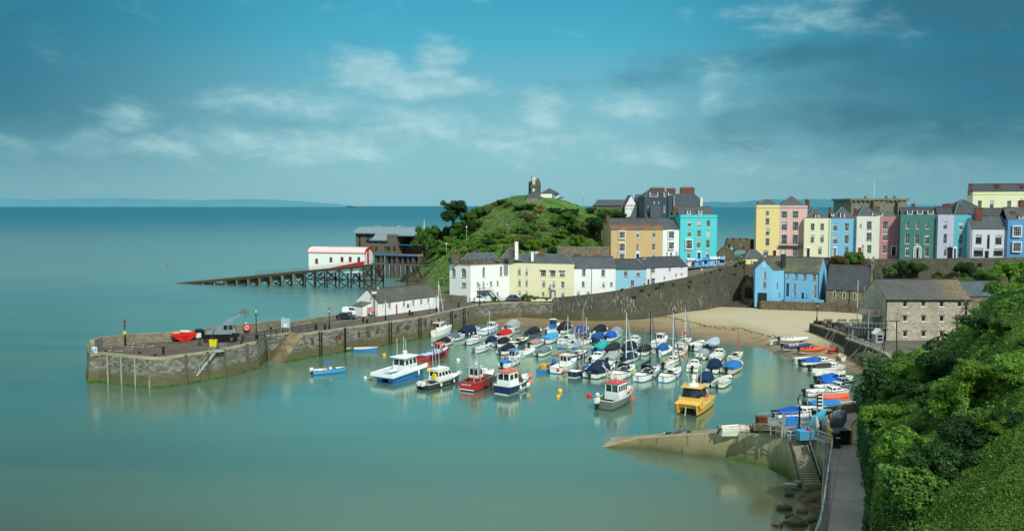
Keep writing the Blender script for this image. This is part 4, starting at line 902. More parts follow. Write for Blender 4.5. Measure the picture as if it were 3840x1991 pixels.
GRN = paint('#4b8279', .6, .06, .15); LIL = paint('#bfc3da', .6, .06, .2); TEAL = paint('#5db4c0', .6, .06, .15); PALE = paint('#d0d6de', .6, .06, .25); BLR = paint('#5b98c4', .6, .06, .2)
GREYT = paint('#9fb5ae', .5, .05, .1)
rt = {'t':'parapet','rise':2.2,'inset':2.5}
house('terrace_house', 'tall yellow five storey house at the left end of the terrace', (P5(155), 262), (P5(403), 260.4), Z5, 255, 11.8, 10, YEL,
      [('s',258,317,296,368),('s',255,395,299,467),('s',257,500,302,578),('s',255,607,300,689),('s',230,733,287,797),('d',337,735,370,845,{'m':plain('#3a2f2a'),'s':CREAMW})], rt, group=TERR, cornice=CREAMW, chim=[(165,190,213,250,4,CHIMRED,1)])
so_ = {'surr': GREYT}
pk, pf, ph = house('terrace_house', 'pink four storey house with iron balcony beside the yellow one', (P5(403.5), 260.4), (P5(697), 259), Z5, 258, 12.0, 10, PINK,
      [('s',428,322,486,395,so_),('s',548,320,605,395,so_),('s',428,435,486,525,so_),('s',548,434,605,527,so_),('s',428,572,485,672,so_),('s',545,572,602,674,so_),('d',428,718,466,840,{'m':paint('#d9dedb'),'s':GREYT}),('s',547,714,600,800,so_)], {'t':'parapet','rise':3.4,'inset':4}, group=TERR, cornice=GREYT, chim=[(684,703,180,250,1.5,CHIMRED,1),(706,726,190,255,3.,CHIMRED,1)])
a, z1 = pf.loc(*zp(Z5, 395, 690)); c, z2 = pf.loc(*zp(Z5, 662, 652)); b = MB(); b.box(a, c, -1., -.01, z1, z1+.08); b.bar((a, -.98, z2), (c, -.98, z2), .05)
for i in range(30): x = a+(c-a)*i/29; b.bar((x, -.98, z1), (x, -.98, z2), .025)
b.build('balcony', BLACK, pk)
house('terrace_house', 'pale cream three storey house with dormer gable between the pink and blue ones', (P5(668), 257), (P5(950), 255.6), Z5, 395, 12.4, 10, CRM,
      [('n',737,450,780,526),('s',840,450,882,526),('s',735,572,778,656),('s',840,572,880,656),('s',817,697,858,780),('d',698,715,728,818,{'m':plain('#23262a'),'s':WHITE,'p':True})], {'t':'parapet','rise':3.6,'inset':5}, group=TERR, dormers=[(790,350,832,396,1.2,(2,2))], chim=[(934,957,265,385,2.5,CHIMRED,1)], pipe=[938])
house('terrace_house', 'sky blue three storey house with pedimented grey door in the terrace', (P5(950.5), 255.6), (P5(1226), 253.8), Z5, 398, 12.8, 10, BLU,
      [('s',977,450,1023,530),('s',1098,448,1146,530),('s',977,578,1023,667),('s',1097,578,1145,667),('s',1097,703,1143,778),('d',980,712,1012,812,{'m':plain('#7d8790'),'s':WHITE,'p':True})], {'t':'parapet','rise':3.9,'inset':5}, group=TERR, dormers=[(1055,335,1103,396,1.2,(3,3)),(960,340,987,374,1.6,(2,2))], chim=[(1203,1228,278,370,2.5,CHIMRED,1)])
house('terrace_house', 'off white house with arched red front door in the terrace', (P5(1226.5), 252.8), (P5(1470), 251.6), Z5, 373, 13.2, 10, WHT,
      [('n',1262,455,1283,490,{'sill':DSILL}),('s',1335,428,1390,513,{'sill':DSILL}),('s',1332,548,1390,632,{'sill':DSILL}),('s',1338,680,1387,767),('d',1242,705,1280,795,{'m':paint('#c01f2a',.4,.05,.05),'s':WHITE})], {'t':'parapet','rise':4.,'inset':5}, group=TERR, dormers=[(1395,332,1507,374,1.2,(4,2))], chim=[(1428,1475,255,300,4.,STCH,2)])
house('terrace_house', 'dusky pink house with a shadowed front and arched dark door', (P6(153), 251.8), (P6(368), 250.6), Z6, 414, 13.4, 10, PNK2,
      [('s',190,465,247,545),('s',188,580,245,662),('s',187,712,237,792),('d',283,722,325,812,{'m':plain('#2c1c1e'),'s':WHITE})], rt, group=TERR)
SH = {'cur':0}
gr, gf, gh = house('terrace_house', 'wide dark green inn with three dormers and a shell edged door', (P6(368.5), 247), (P6(750), 243.5), Z6, 396, 13.8, 11, GRN,
      [('n',430,473,461,540),('n',532,473,563,542),('n',632,475,663,543),('n',420,598,467,692),('n',520,600,566,695),('n',622,602,668,699),('n',422,728,463,816),('n',622,735,664,824),('d',533,735,560,838,{'m':plain('#15302c'),'s':WHITE})], {'t':'pgable','rise':2.6,'m':SLATE_D}, group=TERR, dormers=[(443,347,497,394,1.2),(545,347,602,394,1.2),(653,347,711,394,1.2)], chim=[(487,522,288,330,6,STCH,0),(805,868,292,385,4,CHIMRED,0)])
a = gf.loc(*zp(Z6, 733, 600))[0]; MB().box(a, gf.w, -.06, -.001, -1, gh-.02).build('side_strip', paint('#84b8a6'), gr)  # flat paler strip added to stand in for the inn's side face
a, z1 = gf.loc(*zp(Z6, 546, 740)); b = MB()
for k in range(11): aa = PI*k/10; b.ball((a+.95*math.cos(aa), -.12, z1-.3+1.0*math.sin(aa)), .2, 6, 4)
for k in range(7):
 for s in (-1, 1): b.ball((a+s*.95, -.12, z1-.6-.36*k), .2, 6, 4)
b.build('shell_surround', WHITE, gr)
house('terrace_house', 'lilac house with narrow black door right of the green inn', (P6(750.5), 242.6), (P6(915), 241.4), Z6, 397, 14, 10, LIL,
      [('n',808,465,852,546),('n',808,593,849,692),('n',812,727,846,820),('d',860,742,896,848,{'m':plain('#1c1b20'),'s':plain('#3c3544'),'p':True})], {'t':'pgable','rise':2.8,'m':SLATE_D}, group=TERR)
house('terrace_house', 'teal house sharing a doorway with the lilac one', (P6(915.5), 241.4), (P6(1135), 240.6), Z6, 399, 14, 10, TEAL,
      [('n',972,470,1016,552),('n',970,600,1014,697),('n',970,735,1006,830),('d',918,742,940,848,{'m':plain('#1e2a30'),'s':WHITE,'p':True})], {'t':'parapet','rise':4.4,'inset':4,'m':SLATE_D}, group=TERR)
BRN = plain('#4a3a30', .6)
house('terrace_house', 'pale grey white inn with brown picture windows and tall brick stack', (P6(1091), 237.5), (P6(1465), 235.5), Z6, 530, 14.2, 9, PALE,
      [('t',1142,602,1203,690,{'f':BRN}),('t',1343,605,1408,694,{'f':BRN}),('c',1258,602,1285,740,{'f':BRN,'g':(1,3)}),('t',1122,737,1217,820,{'f':BRN,'g':(3,1)}),('t',1325,742,1420,814,{'f':BRN,'g':(3,1)}),('d',1234,765,1275,858,{'m':plain('#15171a')})], {'t':'gable','rise':3.4}, group=TERR, chim=[(1140,1207,318,520,2.5,CHIMRED,1)], pipe=[1105, 1443])
bo = {'pr':.6,'m':WHITE,'g':(4,4)}
house('terrace_house', 'deep blue house with two white bay windows at the right edge', (P6(1465.5), 235), (P6(1790), 233), Z6, 448, 14.2, 10, BLR,
      [('bay',1515,515,1607,615,bo),('bay',1512,678,1605,770,bo),('s',1690,515,1740,600),('s',1690,690,1740,770)], {'t':'pgable','rise':4}, group=TERR, dormers=[(1585,405,1628,447,1.2)], chim=[(1508,1550,350,420,3,CHIMRED,2),(1600,1660,235,330,5,CHIMRED,2)])
house('back_house', 'slate roofed house behind the lilac and teal terrace fronts', (P6(872), 258), (P6(1325), 258), Z6, 400, 14, 12, paint('#5b6468'), [], {'t':'hip','rise':5.,'inset':7,'m':SLATE_D}, chim=[(842,908,272,300,2,CHIMRED,2),(935,1008,275,310,3,CHIMRED,2)])
house('back_house', 'grey rendered back range with slate roof behind the pale inn', (P6(1205), 246.5), (P6(1470), 246), Z6, 398, 14, 6, paint('#7d8480', .7, .12, .4), [], {'t':'gable','rise':2, 'm':SLATE_D})
FARC = paint('#ecebc0', .6, .05, .2)
house('far_terrace', 'big pale yellow terrace with brick stacks on the skyline at top right', (P6(1095), 300), (P6(1900), 292), Z6, 167, 14, 12, FARC,
      [('s',1162,252,1204,330),('s',1285,252,1326,330),('s',1462,254,1505,322),('s',1567,252,1602,318),('s',1700,252,1745,318)], {'t':'pgable','rise':3.6,'m':SLATE_D}, cornice=FARC, chim=[(1072,1090,72,165,1,CHIMRED,1),(1095,1113,72,165,4,CHIMRED,1),(1335,1360,75,120,5,CHIMRED,1),(1368,1393,70,140,3,CHIMRED,1),(1578,1605,80,120,5,CHIMRED,1),(1618,1642,80,120,3,CHIMRED,1)], cat='terrace')
FT = thing('island_fort', 'square grey Victorian fort with a flagpole on the skyline behind the terrace', 'fort', (at_y(3295, 800, 400).x, 400, 12));
STF = stone('fort', '#8d8974', '#747262', '#5a594c', 1., .45)
w = 220/3130*400/2; b = MB(); zt_ = at_y(3300, 752, 400).z-12; b.box(-w+.8, w-.8, 0, 22, -12, zt_); b.build('wall', STF, FT)
b = MB(); b.box(-w, w, -1, 23, zt_, zt_+.9); [b.box(-w+i*2.2, -w+i*2.2+.8, -.8, -.01, zt_-.7, zt_) for i in range(13)]; b.build('parapet', STF, FT)
b = MB(); b.box(-3.8, 2.2, -3, -.01, -12, zt_-.6); b.box(w-6, w-2, -2.4, -.01, -12, zt_-.6); b.build('gun_bastion', STF, FT)
for x, z in ((-8, 9), (-1, 9.5), (w-4, 10.), (-8, 12), (6, 11)): MB().box(x, x+.9, -3.08 if -4 < x < 2 else (-2.48 if x > w-6 else -.08), -2.9 if -4 < x < 2 else (-2.3 if x > w-6 else .1), z, z+1.5).build('window', BLACK, FT)
MB().tube([(1, 8, zt_), (1, 8, zt_+9)], .12).build('flagpole', CREAMW, FT)
for x in (-5, 5, 9): MB().box(x, x+1, 4, 5, zt_, zt_+2.2).build('chimney', STF, FT)
LB = paint('#7abce0', .6, .06, .2)
Gp = at_y(P5(155), 900, 223.5); Gq = at_y(P5(341), 900, 222.6); Mq = at_y(P5(470), 900, 224.2); Nq = at_y(P5(840), 900, 219.5); Rq = at_y(P5(1045), 900, 229)
bh = thing('beach_house', 'long light blue house with grey slate roofs above the back of the beach', 'house', (Gp.x, Gp.y, QZ)); bO = Vector((Gp.x, Gp.y, QZ))
fg = Fac(Gp, Gq, QZ); eh = fg.loc(*zp(Z5, 155, 925))[1]; ap = fg.loc(*zp(Z5, 247, 835))[1]
wz = dict(sill=DSILL)
sub_facade(bh, bO, Gp, Gq, QZ, eh, Z5, [('c',237,963,268,1040,{'g':(3,3),'sill':DSILL}),('c',228,1073,268,1137,{'g':(3,3)}),('panel',172,1187,272,1285,{'m':plain('#24282c')})], LB)
f = fg; ml = Matrix.Translation(Vector((Gp.x, Gp.y, QZ))-bO) @ Matrix.Rotation(f.rz, 4, 'Z')
b = MB(); b.quad((0,0,eh),(f.w,0,eh),(f.w/2,0,ap-.1)); b.quad((0,0,-1),(0,9,-1),(0,9,eh),(0,0,eh)); b.quad((f.w,0,-1),(f.w,9,-1),(f.w,9,eh),(f.w,0,eh)); b.build('gable_wall', LB, bh).matrix_local = ml
front_gable_roof(bh, f.w, 10, eh, ap-eh, SLATE_M).matrix_local = ml
window(bh, f.w/2-.3, f.w/2+.3, eh+.4, eh+1.7, (1, 2), -.1).matrix_local = ml
fm = Fac(Gq, Mq, QZ); mh2 = fm.loc(*zp(Z5, 345, 955))[1]; sub_facade(bh, bO, Gq, Mq, QZ, mh2, Z5, [('c',377,1080,396,1132,{'g':(1,3)}),('c',400,1190,418,1230,{'g':(1,2)})], LB)
fn = Fac(Mq, Nq, QZ); nh = fn.loc(*zp(Z5, 475, 957))[1]
k3 = {'g': (3, 3)}
sub_facade(bh, bO, Mq, Nq, QZ, nh, Z5, [('c',482,965,508,1025,k3),('c',562,973,602,1040,k3),('c',655,982,697,1047,k3),('c',753,987,797,1053,k3),('c',550,1092,582,1158,k3),('c',768,1105,803,1172,k3),('c',552,1172,582,1240,k3),('c',768,1190,800,1262,k3),('panel',478,1085,508,1240,{'m':plain('#27476a'),'name':'archway'}),('d',642,1187,668,1252,{'m':plain('#26384a')}),('c',685,1203,703,1237,{'g':(1,2)})], LB)
mn = Matrix.Translation(Vector((Mq.x, Mq.y, QZ))-bO) @ Matrix.Rotation(fn.rz, 4, 'Z'); D = 9.5
rr = fn.nrm; Rb = Nq + rr*D; rise = 3.7
b = MB(); b.quad((fn.w,0,-1),(fn.w,D,-1),(fn.w,D,nh),(fn.w,0,nh)); b.quad((fn.w,0,nh),(fn.w,D,nh),(fn.w,D/2,nh+rise-.1)); b.quad((0,D,-1),(fn.w,D,-1),(fn.w,D,nh),(0,D,nh)); b.build('end_wall', LB, bh).matrix_local = mn
gable_roof(bh, fn.w+6.2, D, nh, rise, SLATE_M, x0=-6.2).matrix_local = mn
chimney(bh, 8.2, 2.2, 1.05, .9, eh-.5, ap+1.2, plain('#2d3236', .8), 0).matrix_local = Matrix.Identity(4)
for x in (0.05, fn.w-.05): MB().tube([(x, -.1, 0), (x, -.1, nh)], .07).build('drainpipe', BLACK, bh).matrix_local = mn
o = MB(); o.box(1, fn.w+1.6, -1.4, -1.15, -.1, 1.0); o.box(1, 1.3, -1.149, -.2, -.1, 1.0); o.box(.6, 1.6, -1.6, -.95, -.1, 1.4); o.box(8, 8.9, -1.6, -.95, -.1, 1.4)
o = o.build('garden_wall', LB); o.location = (Mq.x, Mq.y, QZ); o.rotation_euler = (0, 0, fn.rz); tag(o, 'low light blue garden wall in front of the beach house', 'wall')
bs_, bf, bhh = house('boat_store', 'stone boat store with black arched doors beside the light blue house', (2784, 231), (2834, 227.5), Z8, 338, 3.9, 9, ST_CASTLE, [('panel',238,392,327,486,{'m':plain('#15181b'),'name':'boat_door'})], {'t':'front','rise':2.6,'m':SLATE_D}, cat='shed')
a, z1 = bf.loc(*zp(Z8, 240, 395)); c = bf.loc(*zp(Z8, 326, 395))[0]; archring(bs_, (a+c)/2, z1-.1, (c-a)/2, .3, -.02, CHIMRED, 'brick_arch'); r = (c-a)/2
MB().quad(*[((a+c)/2+r*math.cos(PI*q/12), -.02, z1-.1+r*math.sin(PI*q/12)) for q in range(13)]).build('arch_head', plain('#15181b'), bs_)
house('corner_cottage', 'small pale yellow cottage with hipped slate roof beside the town gate', (2797, 243.5), (2876, 243.5), ZK, 650, 9.8, 6.5, paint('#eedd9c', .6, .05, .15), [('bay',1275,702,1396,862,{'pr':.5,'g':(4,2)}),('d',1090,800,1120,900,{'m':plain('#5a4a40'),'s':STCH})], {'t':'hip','rise':2.5,'inset':2.2}, cat='cottage')
cp, cf, chh = house('chapel', 'grey stone chapel with four lancet windows and steep slate roof by the quay', (P5(920), 218.2), (P5(1392), 213.2), Z5, 1140, QZ, 10, ST_RUB, [], {'t':'gable','rise':6.0,'m':SLATE_D}, cat='chapel')
LANC = paint('#c2cba6', .7, .05, .1)
for x0, y0, x1, y1 in ((977,1162,1010,1250),(1080,1167,1115,1255),(1190,1177,1224,1265),(1303,1182,1337,1275)):
 a, e = cf.loc(*zp(Z5, x0, y0)); c, d = cf.loc(*zp(Z5, x1, y1)); cx = (a+c)/2; r = (c-a)/2; e2 = e-r*1.3
 out = [(a, d), (c, d), (c, e2), (c-r*.25, e2+r*.75), (cx, e), (a+r*.25, e2+r*.75), (a, e2)]
 inn = [(cx+(x-cx)*.6, (z-(d+e)/2)*.86+(d+e)/2) for x, z in out]; b = MB()
 for i in range(7): j = (i+1) % 7; b.loft([[(p[0], yy, p[1]) for p in (out[i], out[j], inn[j], inn[i])] for yy in (-.1, -.002)])
 w_ = b.build('lancet_window', LANC, cp); MB().quad(*[(x, -.02, z) for x, z in inn]).build('pane', plain('#3c4a44', .3), w_)
b = MB(); b.box(cf.w-.35, cf.w+.35, 4.2, 5.8, chh+5.2, chh+7.2); b.loft([[(cf.w-.4,4.1,chh+7.2),(cf.w+.4,4.1,chh+7.2),(cf.w+.4,5.9,chh+7.2),(cf.w-.4,5.9,chh+7.2)],[(cf.w-.05,4.9,chh+8.4),(cf.w+.05,4.9,chh+8.4),(cf.w+.05,5.1,chh+8.4),(cf.w-.05,5.1,chh+8.4)]]); b.build('bellcote', ST_RUB, cp)
b = MB()
for s in (0, 1): ya, yb = (-.25, 5) if s == 0 else (10.25, 5); b.loft([[(cf.w+xx, ya, chh), (cf.w+xx, yb, chh+6.15), (cf.w+xx, yb, chh+6.4), (cf.w+xx, ya, chh+.25)] for xx in (-.3, .18)])
b.build('gable_coping', STCH, cp)
MB().tube([(cf.w*.54, -.1, 0), (cf.w*.54, -.1, chh)], .07).build('drainpipe', BLACK, cp)
WH = stone('warehouse', '#c6bea6', '#9d9682', '#cfc8b4', .62, .34, rubble=True)
lt = {'lintel': CHIMRED, 'g': (1, 1), 'cur': 0}
wr, wf, whh = house('stone_warehouse', 'big three storey rubble stone warehouse with small white square windows', (3330, 158), (3652, 158), Z8, 470, QZ, 10.5, WH,
      [('q',x0,y0,x0+45,y0+53,lt) for y0 in (490,631,779) for x0 in (1766,1944,2121,2292)], {'t':'gable','rise':3.4,'m':slate('warehouse','#555553','#63615d',1.,'#94794a', ramp=('x', 79.5, 88))}, cat='warehouse')
b = MB(); b.bar((.0,-.3,whh-.12),(wf.w,-.3,whh-.12),.14); b.build('gutter', BLACK, wr); MB().tube([(.1,-.1,0),(.1,-.1,whh)], .06).build('drainpipe', BLACK, wr)
house('slate_shed', 'grey slate shed roof just right of the stone warehouse among trees', (3640, 172), (3775, 172), Z8, 430, QZ, 8, ST_RUB, [], {'t':'gable','rise':2.6,'m':SLATE_B}, cat='shed')
pb, pbf, pbh = house('pier_building', 'long single storey white building with mossy slate roof standing on the pier', (1414, 189), (1645, 205), ZT, 1060, DECK, 7.2, paint('#eef0ee', .6, .05, .22),
      [('n',1062,1080,1078,1142),('n',1135,1068,1168,1135),('n',1308,1047,1338,1114),('n',1420,1037,1450,1100),('n',1515,1025,1545,1092),('n',1600,1015,1628,1074),('d',1224,1087,1241,1197,{'m':paint('#8c2326')}),('flat',1355,1077,1392,1125,{'name':'notice_board','m':plain('#5d6a70')})], {'t':'gable','rise':2.6,'m':slate('pier','#55574f','#65655b',.15,'#8a6a3a')}, sillm=CREAMW, cat='building')
b = MB(); b.loft([[(-2.4,2.4,-.4),(-.01,2.4,-.4),(-.01,2.4,2.9),(-2.4,2.4,2.3)],[(-2.4,5.6,-.4),(-.01,5.6,-.4),(-.01,5.6,2.9),(-2.4,5.6,2.3)]]); o = b.build('lean_to', RENDERW, pb)
MB().loft([[(-2.6,2.2,2.32),(-.01,2.2,2.95),(-.01,2.2,3.07),(-2.6,2.2,2.44)],[(-2.6,5.8,2.32),(-.01,5.8,2.95),(-.01,5.8,3.07),(-2.6,5.8,2.44)]]).build('lean_to_roof', SLATE_M, o)
MB().box(-1.2,-.3,2.33,2.399,-.1,2.0).build('lean_to_door', plain('#9aa4a2'), o)
for x in range(1, 8): MB().box(x*2.5-.12, x*2.5+.12, -.12, -.001, -.3, pbh-.4).build('buttress', RENDERW, pb)
# ================================================================ lifeboat stations and slip
WHITEB = paint('#eef2ee', .55, .04, .12); REDP = paint('#c3262c', .5, .06, .1); ROOFP = paint('#eec6c4', .5, .05, .1)
LA, LBp = at_y(1156, 900, 308), at_y(1366, 900, 302)
fl = Fac(LA, LBp, 0)
TIMB = timber('trestle', '#4b4338', '#2c2824', True); CONCP = ground('pile_concrete', '#7d7a62', '#5d5b46', 1.5)
sl_ = thing('lifeboat_slipway', 'long timber and concrete lifeboat slipway running down into the sea', 'slipway', (LA.x, LA.y, 0), fl.rz)
def lw(px, py): return fl.loc(px, py)
xt = lw(*zp(Z9, 60))[0]; xr = lw(*zp(Z9, 2475))[0]; zr = 9.0
def dz_(x): return .1 + (zr-.1)*(x-xt)/(fl.w+2.5-xt) if x < fl.w+2.5 else zr
DW = 6.0
b = MB(); b.loft([[(x, -1.2, dz_(x)-.35), (x, DW+.5, dz_(x)-.35), (x, DW+.5, dz_(x)), (x, -1.2, dz_(x))] for x in (xt-3, xt+15, xt+30, 0, 10, fl.w+2.5, xr+1)]); b.build('deck', timber('deckboard', '#6a6254', '#4d473c'), sl_)
b = MB(); [b.bar((x0, yy, dz_(x0)-.7), (x1, yy, dz_(x1)-.7), .35, .6) for yy in (-.8, DW) for x0, x1 in ((xt+2, 0), (0, fl.w+2.5))]; b.build('girder', timber('girder', '#57503f', '#37322a'), sl_)
for zx in (250, 380, 517, 652, 787, 925, 1062, 1202, 1342, 1485):
 x = lw(*zp(Z9, zx+12))[0]; zt_ = dz_(x)-.9; b = MB()
 for yy in (-.6, DW-.3): b.bar((x, yy, -1.5), (x, yy, zt_), .6)
 if zt_ > 1.2: b.box(x-.22, x+.22, -.5, DW-.4, max(zt_-1.9, .2), zt_)
 if zx > 1190: b.bar((x, -.5, zt_-1.9), (x, DW-.5, -.4), .35); b.bar((x, DW-.5, zt_-1.9), (x, -.5, -.4), .35)
 elif zx > 900: b.bar((x, -.5, zt_-3.2), (x, 1.2, zt_-1.9), .35); b.bar((x, DW-.5, zt_-3.2), (x, DW-2, zt_-1.9), .35)
 b.build('pile_bent', CONCP, sl_)
xs_ = [lw(*zp(Z9, q))[0] for q in (1632, 1757, 1892, 2042, 2187, 2338, 2480)]
for i, x in enumerate(xs_):
 for yy in (-.9, DW): MB().bar((x, yy, -1.5), (x, yy, dz_(x)-.6), .42).build('pile', TIMB, sl_)
b = MB()
for yy in (-.9, DW):
 b.bar((xs_[0], yy, 2.9), (xs_[-1], yy, 2.4), .3, .35)
 for i in range(6):
  x0, x1 = xs_[i], xs_[i+1]; za, zb = dz_(x0)-.9, dz_(x1)-.9
  if i % 2 == 0: b.bar((x0, yy, 2.9), (x1, yy, zb), .28); b.bar((x0, yy, 2.7), (x1-.8, yy, .1), .3)
  else: b.bar((x0, yy, za), (x1, yy, 2.7), .28); b.bar((x1, yy, 2.7), (x0+.8, yy, .1), .3)
for x in xs_: b.bar((x, -.9, 2.8), (x, DW, 2.8), .28); b.bar((x, -.9, dz_(x)-1), (x, DW, 3), .26); b.bar((x, DW, dz_(x)-1), (x, -.9, 3), .26)
b.build('cross_bracing', TIMB, sl_)
b = MB(); x = lw(*zp(Z9, 1040))[0]
while x < xr: b.bar((x, -1.1, dz_(x)), (x, -1.1, dz_(x)+1.15), .06); x += 1.25
x0 = lw(*zp(Z9, 1040))[0]
for hh in (.6, 1.15): b.bar((x0, -1.1, dz_(x0)+hh), (fl.w+2.5, -1.1, dz_(fl.w+2.5)+hh), .05); b.bar((fl.w+2.5, -1.1, zr+hh), (xr+1, -1.1, zr+hh), .05)
b.build('railing', DGREY, sl_)
oh = thing('old_lifeboat_house', 'white boathouse with pale pink barrel roof and red trim above the slipway', 'boathouse', (LA.x, LA.y, 0), fl.rz)
ez = 12.9; WB = 7.0; ny = 10
prof = [(WB/2 - WB/2*math.cos(PI*k/ny), ez + 1.9*math.sin(PI*k/ny)) for k in range(ny+1)]
b = MB(); wins_ = [(258,540,296,598),(430,523,466,580),(562,520,598,578),(660,518,696,577),(762,520,798,578)]; hl = []
for x0, y0, x1, y1 in wins_: a, e = lw(*zp(ZT, x0, y0)); c, d = lw(*zp(ZT, x1, y1)); hl.append((a, c, d, e))
rect_holes(b, fl.w, ez, hl, z00=5.6); b.quad((0,WB,6),(fl.w,WB,6),(fl.w,WB,ez),(0,WB,ez))
for x in (0., fl.w): b.quad((x, 0, 6), (x, WB, 6), *[(x, p[0], p[1]) for p in prof[::-1]])
b.build('wall', paint('#e3eae3', .55, .04, .15), oh)
for q in hl: w_ = window(oh, *q, grid=(1, 2), frame=REDP, fw=.16);
b = MB(); rr_ = [(p[0]+(p[0]-WB/2)*.06, p[1]+.08) for p in prof]
b.loft([[(x, p[0], p[1]) for p in rr_] + [(x, p[0], p[1]-.1) for p in prof[::-1]] for x in (-.3, fl.w+.3)]); b.build('roof', ROOFP, oh)
b = MB()
for xx in (-.32, fl.w+.22): b.loft([[(x, p[0], p[1]+.03) for p in rr_] + [(x, WB/2+(p[0]-WB/2)*.9, p[1]-.42) for p in prof[::-1]] for x in (xx, xx+.12)])
for yy in (-.25, ): b.box(-.3, fl.w+.3, yy-.06, yy+.1, ez-.1, ez+.08)
b.box(fl.w+.02, fl.w+.1, 2.2, 3.5, 8, ez+1.2); b.build('trim', REDP, oh)
x0 = lw(*zp(ZT, 420))[0]; MB().loft([[(x0, yy, dz_(x0)), (fl.w-.1, yy, dz_(fl.w)), (fl.w-.1, yy, dz_(fl.w)+1.3), (x0, yy, dz_(x0)+.05)] for yy in (-.04, -.003)]).build('red_plinth', REDP, oh)
MB().box(6.2, 13.5, WB/2-.8, WB/2+.8, ez+1.95, ez+2.06).build('skylight', plain('#8fb3b8', .2), oh); MB().box(16.5, 18.5, WB/2-.7, WB/2+.7, ez+1.95, ez+2.06).build('skylight', plain('#8fb3b8', .2), oh)
NA, NB = at_y(1334, 900, 362), at_y(1509, 900, 352); fn2 = Fac(NA, NB, 0)
nl = thing('lifeboat_station', 'modern timber clad lifeboat station with curved grey metal roof on piles', 'lifeboat station', (NA.x, NA.y, 0), fn2.rz)
def nw(x, y): return fn2.loc(*zp(ZT, x, y))
CLAD = timber('cladding', '#7b705c', '#5e5546'); METAL = plain('#7f9298', .35, .3); BLUEM = paint('#2d6aa8', .5, .05, .1)
xl = nw(1000, 300)[0]; W2 = fn2.w; pz_ = nw(985, 475)[1]
b = MB(); zt1 = nw(745, 285)[1]; b.box(0, xl, 0, 12, pz_, zt1); b.build('wing', CLAD, nl)
b = MB(); b.box(.1, xl-.1, .3, 11, zt1, nw(745, 232)[1]); b.build('glazing', GLASS, nl)
b = MB(); [b.box(i*xl/9-.06, i*xl/9+.06, .2, .35, zt1, zt1+1.9) for i in range(10)]; b.build('mullions', DGREY, nl)
for zx in (790, 888): a = nw(zx, 300)[0]; MB().box(a-.5, a+.5, -.05, -.001, pz_, zt1).build('stair_window', GLASS, nl)
zf = nw(940, 315)[1]; xm = nw(1185, 300)[0]
b = MB(); xa = nw(938, 300)[0]; b.box(xa, xm, -5, 5, pz_, zf-1.2); b.box(xm, W2, -4.4, 8, pz_, nw(1215, 245)[1]); b.build('hall', CLAD, nl)
b = MB(); b.box(xa+.1, xm-.01, -4.8, 4, zf-1.2, zf+.15); b.build('glazing', GLASS, nl)
for a, c in ((995, 1008), (1050, 1068), (1165, 1180), (1195, 1206), (1258, 1275)):
 q = nw(a, 415); MB().box(q[0], q[0]+1.3, -5.06 if a < 1180 else -4.46, -4.9 if a < 1180 else -4.3, q[1]-.9, q[1]+.9).build('window', GLASS, nl)
b = MB(); W3 = W2 + 11
b.box(W2, W3, -3, 10, pz_+3.9, pz_+4.1); b.box(W2, W3, 2, 9.5, pz_, pz_+3.9); b.build('balcony', CLAD, nl)
MB().box(W2+.2, W3-1, 3, 9, pz_+4.1, pz_+9.6).build('glass_hall', GLASS, nl)
b = MB(); b.box(xa-.3, W3, -6, -5.8, pz_-.5, pz_-.05); b.box(W2, W3, -3.2, -3.001, pz_+3.8, pz_+4.15); b.build('blue_fascia', BLUEM, nl)
MB().box(-.5, W3, -5.8, 12, pz_-.6, pz_-.001).build('platform', CONC, nl)
def curve_roof(x0, x1, pr, nm): MB().loft([[(x, d, z) for d, z in pr] + [(x, d, z-.35) for d, z in pr[::-1]] for x in (x0, x1)]).build(nm, METAL, nl)
zA = nw(745, 232)[1]; zT = zA+2.6
top_ = [(1.2, zA+1.3), (3, zA+2.1), (6, zT), (9, zT-.1), (12.5, zT-.9)]
curve_roof(-1., xl, [(-.8, zA)] + top_, 'roof'); curve_roof(xl+.01, xm+.5, [(-5.8, zf+.2), (-4.4, zf+.5), (-2.5, zf+1.6), (-.8, zA+.1)] + top_, 'roof'); curve_roof(xm+.51, W3+.5, [(-4.6, zA-.6), (-2.6, zA-.3), (-.8, zA+.25)] + top_, 'roof')
for i in range(11):
 for yy in (-4.5, 3.5): x = xa + i*(W3-xa)/10; MB().bar((x, yy, -1.5), (x, yy, pz_-.61), 1.0 if i % 3 else 1.5).build('pile', plain('#5b5148', .8), nl)
MB().box(xa+4, W3, 3.9, 4.2, pz_-4.6, pz_-.6).build('under_wall', plain('#5d5d55', .9), nl)
MB().tube([(W3-1.5, 2, zT-1), (W3-1.5, 2, zT+3.6)], [.2, .06]).build('mast', CREAMW, nl)
fb = thing('footbridge', 'dark timber footbridge linking the boathouse slip to the rocky shore', 'bridge', (LBp.x, LBp.y, 0)); O = Vector((LBp.x, LBp.y, 0))
ga, gb, gc = Vector((at_y(1400, 900, 303).x, 303, zr)), Vector((at_y(1590, 900, 292).x, 292, zr)), Vector((at_y(1660, 900, 288).x, 288, zr+.1))
b = MB(); b.bar(rel(ga, O), rel(gb, O), 2.2, .35); b.bar(rel(gb, O), rel(gc, O), 2.2, .35); b.build('deck', timber('deckboard', '#6a6254', '#4d473c'), fb)
b = MB(); sd2 = Vector((.5, -1, 0)).normalized()*1.05
for s in (-1, 1):
 for hh in (.6, 1.1): b.bar(rel(ga-sd2*s*-1+Vector((0,0,hh)), O), rel(gc-sd2*s*-1+Vector((0,0,hh)), O), .06)
 for k in range(15): p = ga.lerp(gc, k/14)+sd2*s; b.bar(rel(p, O), rel(p+Vector((0,0,1.1)), O), .06)
b.build('railing', DGREY, fb)
q = at_y(1534, 900, 296); b = MB()
